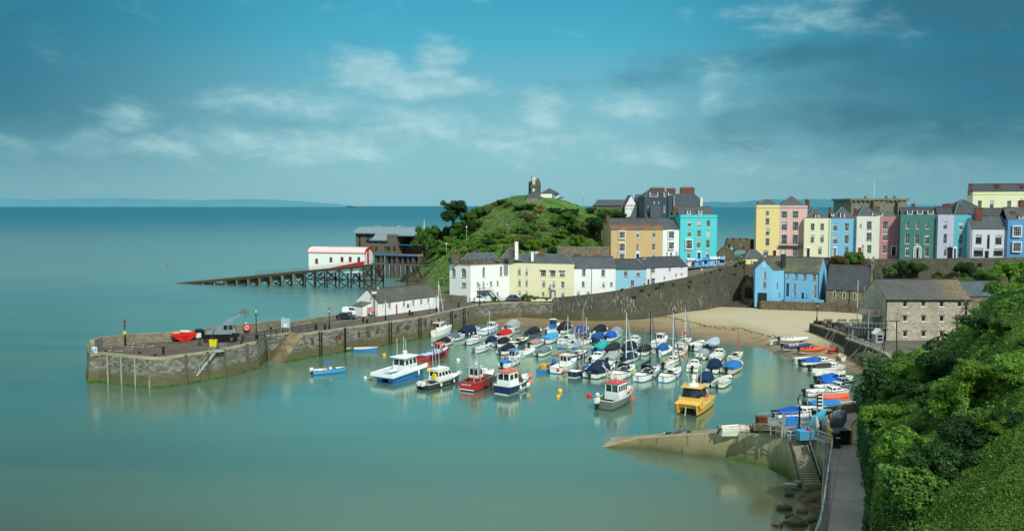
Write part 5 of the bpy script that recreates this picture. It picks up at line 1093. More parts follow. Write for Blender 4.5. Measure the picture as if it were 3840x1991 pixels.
for dx_, dy_ in ((-.6, -1), (-.6, 1)): b.bar(rel((q.x+dx_, q.y+dy_, zr-.2), O), rel((q.x+dx_-.4, q.y+dy_, -1.5), O), .4)
b.bar(rel((q.x+1, q.y-1, zr-.2), O), rel((q.x+4.5, q.y-1, -1), O), .4); b.bar(rel((q.x+2.5, q.y-1, zr-.2), O), rel((q.x+7, q.y-1, -1), O), .4); b.bar(rel((q.x-1, q.y-1, 3.5), O), rel((q.x+4, q.y-1, 3.4), O), .25)
b.build('trestle', TIMB, fb)
us, ue = at_y(1592, 992, 290), at_y(1652, 962, 288); b = MB(); b.bar(rel(us, O), rel(ue, O), 1.6, .3)
for s in (0, 1): b.bar(rel(us+Vector((0,-.8,1)), O), rel(ue+Vector((0,-.8,1)), O), .08)
b.build('stair_flight', TIMB, fb)
# ================================================================ hill top monument group
Zm = (1960, 640, 9.544); MY = 327.0
def mp(x, y, Y=MY): return at_y(*zp(Zm, x, y), Y)
def mw(x, Y=MY): return mp(x, 900, Y).x
def pwall(cols, y0, y1, O, name, m, par):
 """wall built from vertical strips: (x0, x1, zlow, zhigh_left, zhigh_right)"""
 b = MB()
 for x0, x1, zl, za, zb in cols: b.loft([[(x0-O[0], yy-O[1], zl-O[2]), (x0-O[0], yy-O[1], za-O[2]), (x1-O[0], yy-O[1], zb-O[2]), (x1-O[0], yy-O[1], zl-O[2])] for yy in (y0, y1)])
 return b.build(name, m, par)
MZ = mp(400, 1000).z; O = Vector((mw(420), MY, MZ))
STGREY = stone('monument', '#6e7a78', '#5c6765', '#4b5452', 1.1, .55); STAT = plain('#cfcfc0', .7)
mn_ = thing('monument', 'grey stone monument pedestal carrying a robed white statue on the hilltop', 'monument', O)
def ms(x0, x1, y0, y1, yy0, yy1, b): p, q = mp(x0, y1), mp(x1, y0); b.box(p.x-O.x, q.x-O.x, yy0, yy1, p.z-O.z, q.z-O.z)
b = MB(); ms(100, 720, 945, 1010, -3.2, 4, b); ms(185, 640, 815, 944, -2.4, 3, b); ms(290, 510, 590, 814, -1.3, 1.3, b); ms(265, 520, 545, 589, -1.5, 1.5, b)
p0, p1, p2, p3 = mp(290, 545), mp(505, 545), mp(450, 490), mp(340, 490); b.loft([[(p0.x-O.x, -1.3, p0.z-O.z), (p1.x-O.x, -1.3, p0.z-O.z), (p1.x-O.x, 1.3, p0.z-O.z), (p0.x-O.x, 1.3, p0.z-O.z)], [(p3.x-O.x, -.8, p2.z-O.z), (p2.x-O.x, -.8, p2.z-O.z), (p2.x-O.x, .8, p2.z-O.z), (p3.x-O.x, .8, p2.z-O.z)]])
b.build('pedestal', STGREY, mn_)
c = mp(390, 700); MB().lathe((0, 0, 0), [(.01, 0), (.5, 0), (.5, .06), (.01, .06)], 16).build('medallion', STAT, mn_).matrix_local = Matrix.Translation((c.x-O.x, -1.31, c.z-O.z)) @ Matrix.Rotation(PI/2, 4, 'X') @ Matrix.Diagonal((1., 1.35, 1., 1.))
s0, s1 = mp(395, 490), mp(395, 215); hs = s1.z-s0.z; cx = s0.x-O.x; z0 = s0.z-O.z
b = MB(); b.loft([[(cx+.01+rx*math.cos(2*PI*k/14)*(1+.07*math.sin(k*2.6)), ry*math.sin(2*PI*k/14)*(1+.07*math.cos(k*3.1)), z0+z*hs) for k in range(14)] for z, rx, ry in ((0,.62,.5),(.05,.6,.5),(.3,.5,.42),(.5,.56,.42),(.62,.6,.42),(.74,.66,.4),(.82,.6,.36),(.855,.2,.2),(.87,.15,.16),(.89,.2,.22),(.94,.23,.25),(.985,.17,.18),(1.,.05,.05))]); b.tube([(cx+.55,-.1,z0+hs*.78),(cx+.72,-.3,z0+hs*.6),(cx+.45,-.5,z0+hs*.48)], [.2,.17,.12]); b.tube([(cx-.55,-.1,z0+hs*.78),(cx-.74,-.1,z0+hs*.58),(cx-.6,-.3,z0+hs*.42)], [.2,.17,.12]); b.build('statue', STAT, mn_)
o = MB(); p, q = mp(130, 1230), mp(550, 1005)
for k in range(8): o.box(p.x, q.x, MY-3.4-.55*(k+1), MY-3.3-.55*k, q.z-3, q.z-.05-k*(q.z-p.z)*.062)
o = o.build('monument_steps', CONC); tag(o, 'pale stone steps leading up the grass to the monument', 'steps')
rn = thing('ruined_tower', 'ruined rubble stone watch tower standing behind the white statue', 'tower', O)
cols = []
for x0, x1, ya, yb in ((222,262,400,370),(262,318,375,375),(318,345,205,195),(345,455,250,330),(455,470,270,300),(470,530,310,315),(530,560,265,262),(560,595,265,270),(595,625,330,370),(625,655,400,440)):
 cols.append((mw(x0), mw(x1), MZ-3, mp(0, ya).z, mp(0, yb).z))
pwall(cols, MY+2.2, MY+6.5, O, 'masonry', ST_CASTLE, rn)
for x, y in ((450, 70), (560, 155), (510, 210)): p = mp(x, 320); q = mp(x, y); MB().tube([rel((p.x, MY+4, p.z), O), rel((q.x, MY+4, q.z), O)], .05).build('antenna', GALV, rn)
lk = thing('lookout_house', 'white lookout cottage with dark hipped roof beside the ruined tower', 'cottage', (mw(655), MY+4, MZ-.5)); w_ = mw(1322)-mw(655); h_ = mp(0, 812).z-MZ+.5
b = MB(); b.box(0, w_*.62, 0, 8, -2, h_); b.box(w_*.62+.01, w_, .8, 7, -2, h_-.01); b.build('wall', RENDERW, lk); hip_roof(lk, 0, w_, 0, 8, h_, mp(0, 612).z-mp(0, 812).z, SLATE_L, 4.)
MB().box(w_*.64, w_*.76, -.6, .79, -1, h_*.6).build('porch', paint('#3f9ad8'), lk); MB().box(w_*.8, w_*.86, .72, .79, h_*.4, h_*.72).build('window', BLACK, lk)
o = thing('cannon', 'old black cannon pointing out from the hilltop by the lookout cottage', 'cannon', mp(1310, 1010, MY+1)); MB().lathe((0,0,0), [(.28,0),(.3,.4),(.22,1.2),(.18,2.6),(.24,2.7),(.01,2.72)], 10).build('barrel', BLACK, o).matrix_local = Matrix.Translation((-1, 0, 0)) @ Matrix.Rotation(R(76), 4, 'Y'); MB().box(-1, .4, -.35, .35, -1.2, -.2).build('carriage', BLACK, o)
o = MB(); p, q = mp(-420, 960), mp(180, 920); O2 = mp(-420, 990); n = 16
for k in range(n+1): x = (q.x-p.x)*k/n; o.bar((x, 0, -1.2), (x, 0, 1.0), .07)
for hh in (.4, .95): o.bar((0, 0, hh), (q.x-p.x, 0, hh), .06)
o = o.build('hilltop_railing', DGREY); o.location = (p.x, MY-1, MZ+.3); tag(o, 'thin grey railing along the hilltop left of the monument', 'railing')
for i, (x, y) in enumerate(((1890, 700), (1480, 930), (720, 890))):  # pale lamp columns on the hill
 pass
# ================================================================ town gate, kiosks
GY = 262.2
def kp(x, y, Y=GY): return at_y(*zp(ZK, x, y), Y)
gt = thing('town_gate', 'battlemented stone archway ruin with the sea showing through its arch', 'gateway', (kp(1000, 900).x, GY, 10)); O = Vector(gt.location)
def topz(x):
 pts = [(330,600),(400,470),(520,350),(600,290),(610,180),(635,150)]
 if x < 635: return kp(0, float(np.interp(x, [p[0] for p in pts], [p[1] for p in pts]))).z
 for a, c in ((635,750),(800,920),(975,1090),(1145,1245)):
  if a <= x <= c: return kp(0, 95).z
 return kp(0, 152).z
def botz(x):
 if 825 < x < 1185:
  f = (x-1005)/180; return kp(0, 470).z + (kp(0, 410).z-kp(0, 470).z)*math.sqrt(max(0, 1-f*f))
 return 6.
xs = sorted(set(list(range(330, 1245, 15)) + [635,750,800,920,975,1090,1145,1245,825,1185])); cols = []
for a, c in zip(xs[:-1], xs[1:]): m_ = (a+c)/2; cols.append((kp(a, 0).x, kp(c, 0).x, botz(m_), topz(m_ if m_ > 635 else a+1), topz(m_ if m_ > 635 else c-1)))
pwall(cols, GY, GY+1.8, O, 'masonry', ST_CASTLE, gt)
b = MB(); b.box(kp(1240,0).x-O.x, kp(1400,0).x-O.x, 2.2, 3.6, -4, kp(0,130).z-O.z); b.build('return_wall', stone('castle_shaded', '#4a4538', '#38352b', '#2b2a24', .55, .36, rubble=True), gt)  # return wall's shade put into a darker copy of the castle stone
cx = (kp(825,0).x+kp(1185,0).x)/2-O.x; rr = (kp(1185,0).x-kp(825,0).x)/2; zz = kp(0, 470).z-O.z; hh = kp(0,410).z-kp(0,470).z; b = MB()
for k in range(14):
 a0, a1 = PI*k/14, PI*(k+1)/14; b.loft([[(cx+r_*math.cos(a), yy, zz+(r_-rr+hh)*math.sin(a)) for r_, a in ((rr, a0), (rr+.4, a0), (rr+.4, a1), (rr, a1))] for yy in (-.06, .2)])
b.build('brick_arch', CHIMRED, gt)
for x, y in ((668,290),(803,370),(1060,360)): p = kp(x, y); MB().box(p.x-O.x-.2, p.x-O.x+.25, -.03, .01, p.z-O.z-.6, p.z-O.z+.5).build('arrow_loop', BLACK, gt)
p = kp(747, 372); MB().lathe((0,0,0), [(.01,0),(.5,0),(.5,.05),(.01,.05)], 16).build('plaque', plain('#7fb4d8'), gt).matrix_local = Matrix.Translation((p.x-O.x, -.02, p.z-O.z)) @ Matrix.Rotation(PI/2, 4, 'X')
ZQ = (2560, 930, 13.36)
def mural(c1, c2, c3):
 m, t = newmat('kiosk_paint'); pos = t.n('NewGeometry').outputs['Position']
 a = t.noise(pos, 1.6, 3); c = t.noise(t.vm('ADD', pos, (31, 7, 4)), 2.4, 3)
 col = t.mix(t.sstep(a, .54, .57), hx(c1), hx(c2)); col = t.mix(t.sstep(c, .6, .62), col, hx(c3)); t.out(bsdf(t, col, .5)); return m
KY = 247.5; kz = at_y(*zp(ZQ, 1100, 1050), KY).z
KL = [('white and orange signed kiosk behind the dark fence by the turquoise house', 225, 590, 640, 980, 515, '#cfdfe0', '#e8f0f0', '#e08a3a', 0), ('pale blue ticket kiosk second from left below the turquoise house', 592, 945, 660, 1070, 505, '#5f9fe0', '#7fb8ec', '#8ac0f0', 1), ('bright cyan kiosk with a dark serving hatch and sea mural', 962, 1338, 625, 1045, 465, '#18a8ea', '#a8dcec', '#f0c8c0', 2), ('light blue kiosk with white panels and a black sandwich board', 1342, 1728, 590, 1040, 425, '#78b8ec', '#d8ecf4', '#4a90d0', 3), ('rightmost grey kiosk with cyan mural front and double window', 1752, 2125, 580, 965, 412, '#22aef0', '#9adcf2', '#f0b8a8', 4)]
for lab, x0, x1, y0, y1, ys_, c1, c2, c3, i in KL:
 Yk = KY + (0 if i < 4 else 2.5) + (1.5 if i == 0 else 0)
 a, c = at_y(*zp(ZQ, x0, y1), Yk), at_y(*zp(ZQ, x1, y0), Yk); sg = at_y(*zp(ZQ, x0, ys_), Yk).z
 k_ = thing('kiosk', lab, 'kiosk', (a.x, Yk, min(a.z, kz)), 0, 'boat trip kiosks below the turquoise house'); w_ = c.x-a.x; h_ = c.z-k_.location.z; m_ = mural(c1, c2, c3)
 MB().box(.03, w_-.03, 0, 2.2, 0, h_).build('body', m_ if i != 4 else paint('#9a9a90'), k_)
 MB().box(0, w_, -.25, -.02, h_+.02, sg-k_.location.z).build('fascia_sign', mural('#e8f4f6' if i in (0, 3) else c1, c1 if i == 0 else '#f2f6f6', '#e88a3c' if i in (0, 2, 4) else '#5fb0e4'), k_)
 MB().box(-.1, w_+.1, -.3, 2.3, h_+.001, h_+.1).build('roof', DGREY, k_)
 if i == 4: MB().box(.1, w_-.3, -.05, -.001, .2, h_*.55).build('mural_panel', m_, k_); [MB().box(w_*q, w_*q+.65, -.04, -.001, h_*.62, h_*.9).build('window', GLASS, k_) for q in (.28, .6)]
 elif i == 2: MB().box(w_*.3, w_*.66, -.04, -.001, h_*.58, h_*.95).build('hatch', BLACK, k_)
 else: MB().box(w_*.68, w_*.85, -.04, -.001, h_*.55, h_*.85).build('window', GLASS, k_)
p = at_y(*zp(ZQ, 1470, 1060), KY-1); o = thing('sandwich_board', 'black sandwich board leaning open in front of the light blue kiosk', 'sign', p);
for s in (-1, 1): MB().loft([[(s*.35, yy, 0), (s*.35+.04, yy, 0), (.04, yy, 1.2), (0, yy, 1.2)] for yy in (-.3, .3)]).build('board', BLACK, o)
p = at_y(*zp(Z4, 1180, 1010), 243); q = at_y(*zp(Z4, 1262, 990), 243); o = MB()
for k in range(18): x = (q.x-p.x)*k/18; o.box(x, x+(q.x-p.x)/18-.02, 0, .06, -1, 2.2+.1*math.sin(k))
o = o.build('plank_fence', timber('fence', '#332c28', '#231f1d', True)); o.location = (p.x, 243, p.z-.3); tag(o, 'dark brown plank fence at the top end of the white cottages', 'fence')
# ================================================================ street furniture
LGLASS = plain('#cfd8d2', .15)
def lamp(p, h, label, cat='street lamp', red=False, arms=False, sc=1., group='black lamp posts along pier and quay', plate=None):
 t_ = thing('street_lamp', label, cat, p, random.uniform(0, .6), group)
 MB().lathe((0,0,0), [(.24*sc,0),(.24*sc,.12),(.17*sc,.2),(.18*sc,.9*sc),(.13*sc,1.),(.095*sc,1.1),(.075*sc,h-.95*sc),(.12*sc,h-.9*sc),(.06*sc,h-.82*sc)], 10).build('post', BLACK, t_)
 b = MB(); b.bar((-.42*sc,0,h-1.15*sc),(.42*sc,0,h-1.15*sc),.05*sc); b.ball((-.42*sc,0,h-1.15*sc),.06*sc,6,4); b.ball((.42*sc,0,h-1.15*sc),.06*sc,6,4); b.build('ladder_bar', BLACK, t_)
 z0, z1 = h-.8*sc, h-.22*sc; b = MB()
 for k in range(4):
  a = PI/4+PI/2*k; b.bar((.11*sc*math.cos(a), .11*sc*math.sin(a), z0), (.25*sc*math.cos(a), .25*sc*math.sin(a), z1), .035*sc)
 b.loft([[(r*sc*math.cos(PI/4+PI/2*k), r*sc*math.sin(PI/4+PI/2*k), z) for k in range(4)] for r, z in ((.3,z1),(.28,z1+.03),(.12,z1+.25*sc),(.05,z1+.3*sc),(.06,z1+.36*sc),(.01,z1+.52*sc))]); l_ = b.build('lantern', BLACK if not red else plain('#7c1c22'), t_)
 MB().loft([[(r*sc*math.cos(PI/4+PI/2*k), r*sc*math.sin(PI/4+PI/2*k), z) for k in range(4)] for r, z in ((.1,z0+.01),(.235,z1-.01))]).build('lantern_glass', LGLASS if not red else plain('#c02028', .2), l_)
 if plate: MB().box(-.22, .22, -.12, -.07, h*.45, h*.45+.55).build('plate', plate, t_)
 return t_
def on(px, py, z): return at_z(px, py, z)
for px, py, tp, lab, kw in [(470,1295,1199,'black lamp post with red lantern and yellow plate on the pier head',dict(red=True, plate=YELLOW)),(962,1271,1157,'black lamp post beside the pier railing near the crane',{}),(1235,1235,1156,'black lamp post on the pier just past the steps',{}),
  (1446,1199,1126,'black lamp post in front of the white pier building, near its left end',{}),(1636,1167,1101,'black lamp post in front of the white pier building, at its right end',{}),(1799,1141,1066,'black lamp post in front of the castellated house stair',{}),(2064,1131,1069,'black lamp post in front of the pale cream quay house door',{})]:
 p = on(px, py, DECK); h = (py-tp)/3130*p.y*1.01; lamp(p, h, lab, **kw)
p = on(3063, 1208, QZ); lamp(p, (1208-1141)/3130*p.y*1.05, 'slender black lamp post at the corner of the quay above the sand', group=None)
p = on(2996, 1637, PLZ); lamp(p, (1637-1490)/3130*p.y*1.04, 'tall ornate black lamp post by the blue crates on the slipway platform', sc=1.15, group=None)
p = at_y(3244, 975, 232.5); lamp((p.x, 234.2, 14.1), 4.8, 'black lamp post on the terrace street in front of the off white house', group=None)
p = at_y(2779, 1000, 242); lamp((p.x, 242, 11.2), 4.6, 'black lamp post beside the small yellow corner cottage', group=None)
p = on(1405, 1186, DECK); t_ = thing('camera_post', 'tall dark post with white camera box and hooked lamp by the pier building', 'post', p); h = (1186-1076)/3130*p.y
MB().lathe((0,0,0), [(.14,0),(.1,.8),(.07,h)], 8).build('post', DGREY, t_); MB().box(-.55,.5,-.2,.2,h*.78,h*.78+.42).build('camera_housing', CREAMW, t_); MB().tube([(0,0,h-.1),(.2,0,h+.25),(.7,0,h+.3),(.85,0,h-.1)], .05).build('lamp_arm', GALV, t_); MB().ball((.85,0,h-.25),.2,8,5).build('lamp_head', CREAMW, t_)
ZH = (1600, 640, 3.22)
for x, y0, y1, Y, lab in ((1890, 290, 460, 318, 'tall thin pole on the grass right of the monument'), (1088, 505, 640, 305, 'thin pole with pale head in the hill bushes below the monument'), (482, 680, 850, 292, 'pale lamp pole on the left slope of the hill'), (238, 885, 955, 268, 'short lamp pole above the rocks left of the castellated house')):
 p = at_y(*zp(ZH, x, y1), Y); q = at_y(*zp(ZH, x, y0), Y); t_ = thing('hill_pole', lab, 'pole', (p.x, Y, p.z-1.)); h = q.z-p.z+1; MB().tube([(0,0,0),(0,0,h)], .1).build('post', GALV, t_); MB().ball((0,0,h),.28,8,5).build('head', CREAMW, t_)
def railing(name, label, pts, h=1.05, step=1.8, rails=(.55, 1.05), m=None, r=.045, group=None):
 pts = [Vector(p) for p in pts]; O = pts[0]; t_ = thing(name, label, 'railing', O, 0, group); m = m or BLACK
 b = MB(); q = MB()
 for a, c in zip(pts[:-1], pts[1:]):
  n = max(1, round((c-a).length/step))
  for k in range(n + (c is pts[-1] or c == pts[-1])): p = a.lerp(c, k/n)-O; b.bar(p, p+Vector((0,0,h)), r*2)
  for z in rails: q.bar(a-O+Vector((0,0,z)), c-O+Vector((0,0,z)), r*1.5)
 b.build('posts', m, t_); q.build('rails', m, t_); return t_
ZP = (250, 1100, 2.576)
def dp(x, y, z=DECK): return at_z(*zp(ZP, x, y), z)
railing('railing', 'black pier railing left of the lamp post and stone steps', [dp(1690,478), dp(1712,455), dp(1845,452)])
railing('railing', 'long black pier railing between the lamp post and the notice board', [dp(1850,438), dp(2088,388)])
railing('railing', 'black pier railing right of the stone steps', [dp(2180,378), dp(2392,348)])
Z3p = lambda x, y, z=DECK: at_z(*zp(Z3, x, y), z)
railing('railing', 'long black railing along the quay edge in front of the parked vehicles', [Z3p(735,1022), Z3p(950,1004), Z3p(1190,992), Z3p(1445,990), Z3p(1775,990)], step=4.2)
def bollard(px, py, h, r, lab, group='black pier bollards'):
 t_ = thing('bollard', lab, 'bollard', on(px, py, DECK), 0, group); MB().lathe((0,0,0), [(r*1.2,0),(r*1.2,.08),(r,.14),(r,h*.8),(r*1.15,h*.83),(r*1.05,h*.97),(r*.5,h)], 12).build('post', BLACK, t_); MB().lathe((0,0,h*.62), [(r+.01,0),(r+.02,.02),(r+.02,.1),(r+.01,.12)], 12).build('band', DGREY, t_)
bollard(613, 1328, 1.3, .2, 'single thick black bollard on the pier head paving')
for px, py, lab in ((1362,1208,'black bollard left of the dark car on the pier'),(1377,1211,'squat black bollard just right of its taller twin beside the dark car'),(1536,1181,'tall black bollard before the red door of the pier building'),(1546,1182,'squat black bollard before the red door of the pier building'),(1720,1152,'black bollard at the far end of the pier building'),(1186,1236,'black bin shaped bollard beside the railing right of the steps'),(1219,1237,'short dark bollard left of the lamp post past the steps')): bollard(px, py, 1.15 if 'squat' not in lab else .85, .22, lab)
def cleat(px, py):
 t_ = MB(); t_.box(-.25,.25,-.12,.12,0,.08); t_.tube([(-.28,0,.26),(-.1,0,.2),(.1,0,.2),(.28,0,.26)], .06); t_.bar((-.1,0,.08),(-.1,0,.22),.1); t_.bar((.1,0,.08),(.1,0,.22),.1); o = t_.build('mooring_cleat', BLACK); o.location = on(px, py, DECK); o.rotation_euler.z = random.uniform(-.4,.4); tag(o, 'small black iron mooring cleat on the pier edge', 'cleat', 'mooring cleats along the pier edge')
for px, py in ((397,1319),(524,1324),(581,1333),(530,1282),(905,1289),(1161,1243),(1290,1224),(1408,1204),(1610,1175)): cleat(px, py)
b = MB(); O = on(480, 1310, DECK)
for x, y in ((400,522),(510,505),(610,490),(715,497),(800,508),(605,515),(705,522),(500,558),(600,541),(390,553)):
 p = dp(x, y) - O; b.box(p.x-.7, p.x+.7, p.y-.08, p.y+.08, .006, .012); b.box(p.x+.35, p.x+.5, p.y-.08, p.y+.7, .0125, .018)
for k in range(9): p = on(1255+k*14, 1210-k*2.2, DECK) - O; b.box(p.x-.6, p.x+.6, p.y-.07, p.y+.07, .006, .012)
o = b.build('bay_markings', plain('#c9c8c0', .7)); o.location = O; struct(o)
p = at_y(*zp(ZP, 245, 570), 141.2); q = at_y(*zp(ZP, 305, 515), 141.2); t_ = thing('warning_sign', 'white framed blue notice panel on the end of the pier wall', 'sign', ((p.x+q.x)/2, 140.9, p.z), -.12); w_, h_ = (q.x-p.x)/2, q.z-p.z
MB().box(-w_, w_, -.05, 0, 0, h_).build('panel', plain('#e8eef0'), t_); MB().box(.02, w_*.85, -.062, -.0505, .15, h_-.15).build('blue_field', plain('#3a86c4'), t_); MB().lathe((0,0,0), [(.01,0),(w_*.34,0),(w_*.34,.012),(.01,.012)], 14).build('symbol', plain('#3a86c4'), t_).matrix_local = Matrix.Translation((-w_*.5, -.051, h_*.5)) @ Matrix.Rotation(PI/2, 4, 'X')
b = MB(); [b.box(w_*.1, w_*.75, -.066, -.0625, z, z+.06) for z in (h_*.3, h_*.5, h_*.7)]; b.build('text_lines', plain('#e8eef0'), t_)
ZC = (640, 1180, 8.587)
def cp_(x, y, z=DECK): return at_z(*zp(ZC, x, y), z)
a, c = cp_(330, 870), cp_(600, 845); t_ = thing('skip', 'bright red lettered waste skip heaped with rubbish on the pier head', 'skip', (a+c)/2, math.atan2(c.y-a.y, c.x-a.x)); L = (c-a).length/2
SK = paint('#d8261c', .5, .08, .25)
b = MB(); prof = [(-L,0),(L,0),(L+1.45,1.05),(L+1.15,1.5),(-L-1.15,1.5),(-L-1.45,1.05)]; b.loft([[(x, yy, z+.05) for x, z in prof] for yy in (-.05, 1.7)]); b.bar((-L-1.5,-.1,1.1),(L+1.5,-.1,1.1),.1); b.build('body', SK, t_)
text_mesh('lettering', 'TBS', .62, plain('#5c1a14'), t_, Matrix.Translation((0, -.06, .55)) @ Matrix.Rotation(PI/2, 4, 'X')); MB().box(-.7,.8,-.065,-.052,.14,.2).build('underline', plain('#5c1a14'), t_)
for (x, y, z, r, m_) in ((-1.3,.8,1.55,(.8,.6,.35),plain('#b79a68')),(.2,.8,1.6,(.7,.5,.3),plain('#8c8478')),(1.1,.9,1.55,(.6,.5,.25),plain('#a8905a'))): MB().ball((x,y,z),r,8,5).build('rubbish', m_, t_)
MB().cbox((.1,.5,1.85),1.5,.9,.3,.1,.1).build('mattress', CREAMW, t_)
p = cp_(905, 760); t_ = thing('storage_tank', 'rounded black tank against the parapet left of the crane', 'tank', p); MB().loft([[(x*s, y*s, z) for x, y in ((-.9,-.7),(.9,-.7),(1,0),(.9,.7),(-.9,.7),(-1,0))] for z, s in ((0,1),(1.3,1),(1.7,.85),(1.85,.4))]).build('body', BLACK, t_); MB().box(-.25,.45,-.75,-.705,.2,1.1).build('label_panel', plain('#d9e4da'), t_)
p = cp_(940, 990); t_ = thing('notice_post', 'thin post with small pale notice left of the yellow bins', 'sign', p); b = MB(); b.tube([(-.12,0,0),(-.12,0,2.2)],.06); b.tube([(.1,0,0),(.1,0,2.2)],.06); b.lathe((0,0,0),[(.4,0),(.4,.1),(.05,.12)],12); b.build('posts', DGREY, t_); MB().box(-.3,.3,-.08,-.062,1.5,2.3).build('panel', plain('#cfe0d4'), t_)
a, c = cp_(1160, 905), cp_(2000, 905); cc = (a+c)/2; t_ = thing('mobile_crane', 'grey and black mobile crane with raised lattice tipped boom on the pier', 'crane', (cc.x, cc.y+1.6, DECK), .12)
CG = paint('#7f9095', .4, .08, .25); t_.scale = (.84,)*3;
b = MB(); b.loft([[(-3.6,y,.75),(3.0,y,.75),(3.4,y,1.2),(3.4,y,1.75),(-3.6,y,1.75)] for y in (-1.2,1.2)]); b.box(-3.8,-3.5,-1.2,1.2,.5,1.5); b.box(-1.5,1.2,-1.25,1.25,.45,.8); b.build('chassis', BLACK, t_)
b = MB(); b.loft([[(-3.4,y,1.76),(-1.8,y,1.76),(-1.9,y,2.6),(-3.1,y,2.5)] for y in (-1.1,.2)]); b.build('engine_cover', CG, t_)
b = MB(); b.box(-1.6,2.2,-1.15,1.15,1.76,2.2); b.box(-1.2,.5,-.2,1.1,2.2,2.9); b.build('turret', CG, t_)
b = MB(); b.loft([[(.3,y,2.21),(3.1,y,2.0),(3.0,y,2.75),(2.5,y,3.9),(.3,y,3.95)] for y in (-1.15,-.15)]); cab = b.build('cab', CG, t_)
for x0, x1 in ((.5,1.3),(1.5,2.45)): MB().box(x0,x1,-1.18,-1.151,2.75,3.75).build('cab_window', GLASS, cab)
MB().loft([[(2.62,y,3.75),(3.02,y,2.8),(3.05,y,2.8),(2.66,y,3.76)] for y in (-1.05,-.25)]).build('windscreen', GLASS, cab)
bt = Vector((4.6,.4,6.6)); b0 = Vector((-.9,.4,2.9)); b = MB(); b.bar(b0, b0.lerp(bt,.62), .75,.75); b.bar(b0.lerp(bt,.6), b0.lerp(bt,.85), .55,.55); b.build('boom', CG, t_)
b = MB(); b.bar(b0.lerp(bt,.84), bt, .4,.4); b.cbox(bt+Vector((.1,0,.1)),1.1,.7,.7,0,.5); [b.torus(bt+Vector((.2+.3*k,-.3,-.2*k)), .28, .07, 'y') for k in range(3)]; b.build('boom_head', plain('#6a6f66'), t_)
b = MB(); b.tube([bt+Vector((.4,0,-.2)), bt+Vector((.42,0,-2.4))], .03); b.tube([bt+Vector((.1,0,-.2)), bt+Vector((.12,0,-3.6))], .03); b.tube([b0+Vector((0,-.3,.4)), bt+Vector((0,-.3,.3))], .025); b.build('hoist_cable', DGREY, t_)
b = MB(); b.box(bt.x+.2,bt.x+.6,.2,.6,bt.z-2.8,bt.z-2.4); b.build('hook_block', plain('#c8c0b4'), t_)
b = MB(); b.bar((-.2,.4,2.4), b0.lerp(bt,.4), .22); b.build('lift_ram', STEEL, t_)
for x in (-1.9, 2.2):
 for y in (-1.2, 1.2):
  s = -1 if y < 0 else 1; w_ = MB().torus((x, y, .68), .46, .24, 'y', 16, 8).build('wheel', plain('#1a1b1c', .8), t_); MB().cbox((x, y+s*.08, .68), .5, .2, .5, 0, PI/4).build('hub', STEEL, w_)
for i, (x, lab) in enumerate(((1330, 'left of two yellow wheelie bins beside the metal pier stair'), (1425, 'right of two yellow wheelie bins beside the metal pier stair'))):
 p = cp_(x, 1040); t_ = thing('wheelie_bin', lab, 'bin', p, .1, 'yellow wheelie bins'); MB().loft([[(-.3,-.32,.08),(.3,-.32,.08),(.3,.32,.08),(-.3,.32,.08)],[(-.38,-.42,1.2),(.38,-.42,1.2),(.38,.42,1.2),(-.38,.42,1.2)]]).build('body', plain('#e3d512'), t_); MB().box(-.42,.42,-.48,.48,1.2,1.3).build('lid', plain('#e8da1a'), t_); b = MB(); [b.torus((s*.3,.3,.12),.09,.05,'x',10,5) for s in (-1,1)]; b.build('wheels', BLACK, t_)
a = cp_(1600-10, 1060); T0 = Vector((at_z(*zp(ZP,1440,545), DECK).x, at_z(*zp(ZP,1440,545), DECK).y-.9, DECK-.1)); T1 = Vector((at_z(*zp(ZP,1190,850),.1).x, at_z(*zp(ZP,1190,850),.1).y, .1))
ms_ = thing('metal_stair', 'galvanised steel stair with yellow treads descending the pier face', 'stair', T0); d = T1-T0; dh = Vector((d.x, d.y, 0)).normalized(); pn = Vector((dh.y, -dh.x, 0))
if pn.y > 0: pn = -pn
TRY = plain('#d9a83a', .6)
for k in range(24):
 p = d*((k+.5)/24); m_ = MB(); m_.loft([[p+dh*s*.14+pn*q+Vector((0,0,zz)) for s, q in ((-1,-.55),(1,-.55),(1,.65),(-1,.65))] for zz in (0,.05)]); m_.build('tread', TRY, ms_)
b = MB()
for q in (-.6,.7): b.bar(pn*q, d+pn*q, .1,.35)
b.cbox(pn*.05+Vector((.5,.3,0)),1.9,1.6,.12, math.atan2(dh.y,dh.x)); b.cbox(d*.58+pn*.1+Vector((0,0,-.1)),1.2,1.3,.1, math.atan2(dh.y,dh.x)); b.build('stringer', GALV, ms_)
b = MB()
for q in (-.6,.7):
 b.bar(pn*q+Vector((0,0,1.05)), d+pn*q+Vector((0,0,1.05)), .06)
 for k in range(7): p = d*k/6+pn*q; b.bar(p, p+Vector((0,0,1.05)), .05)
b.build('handrail', GALV, ms_)
b = MB(); [b.bar(d*f+pn*.6+Vector((0,0,-.2)), Vector(((d*f+pn*.6).x, (d*f+pn*.6).y, -DECK-1)), .3) for f in (.3,.62)]; b.build('support_post', FENDER, ms_)
b = MB(); x0 = Vector((.9,.6,0)); [b.bar(x0+Vector((dx_,0,.1)), x0+Vector((dx_,0,1.2)), .05) for dx_ in (0,.5,1.0)]; [b.bar(x0+Vector((0,0,z)), x0+Vector((1.,0,z)), .05) for z in (.65,1.2)]; b.build('gate', GALV, ms_)
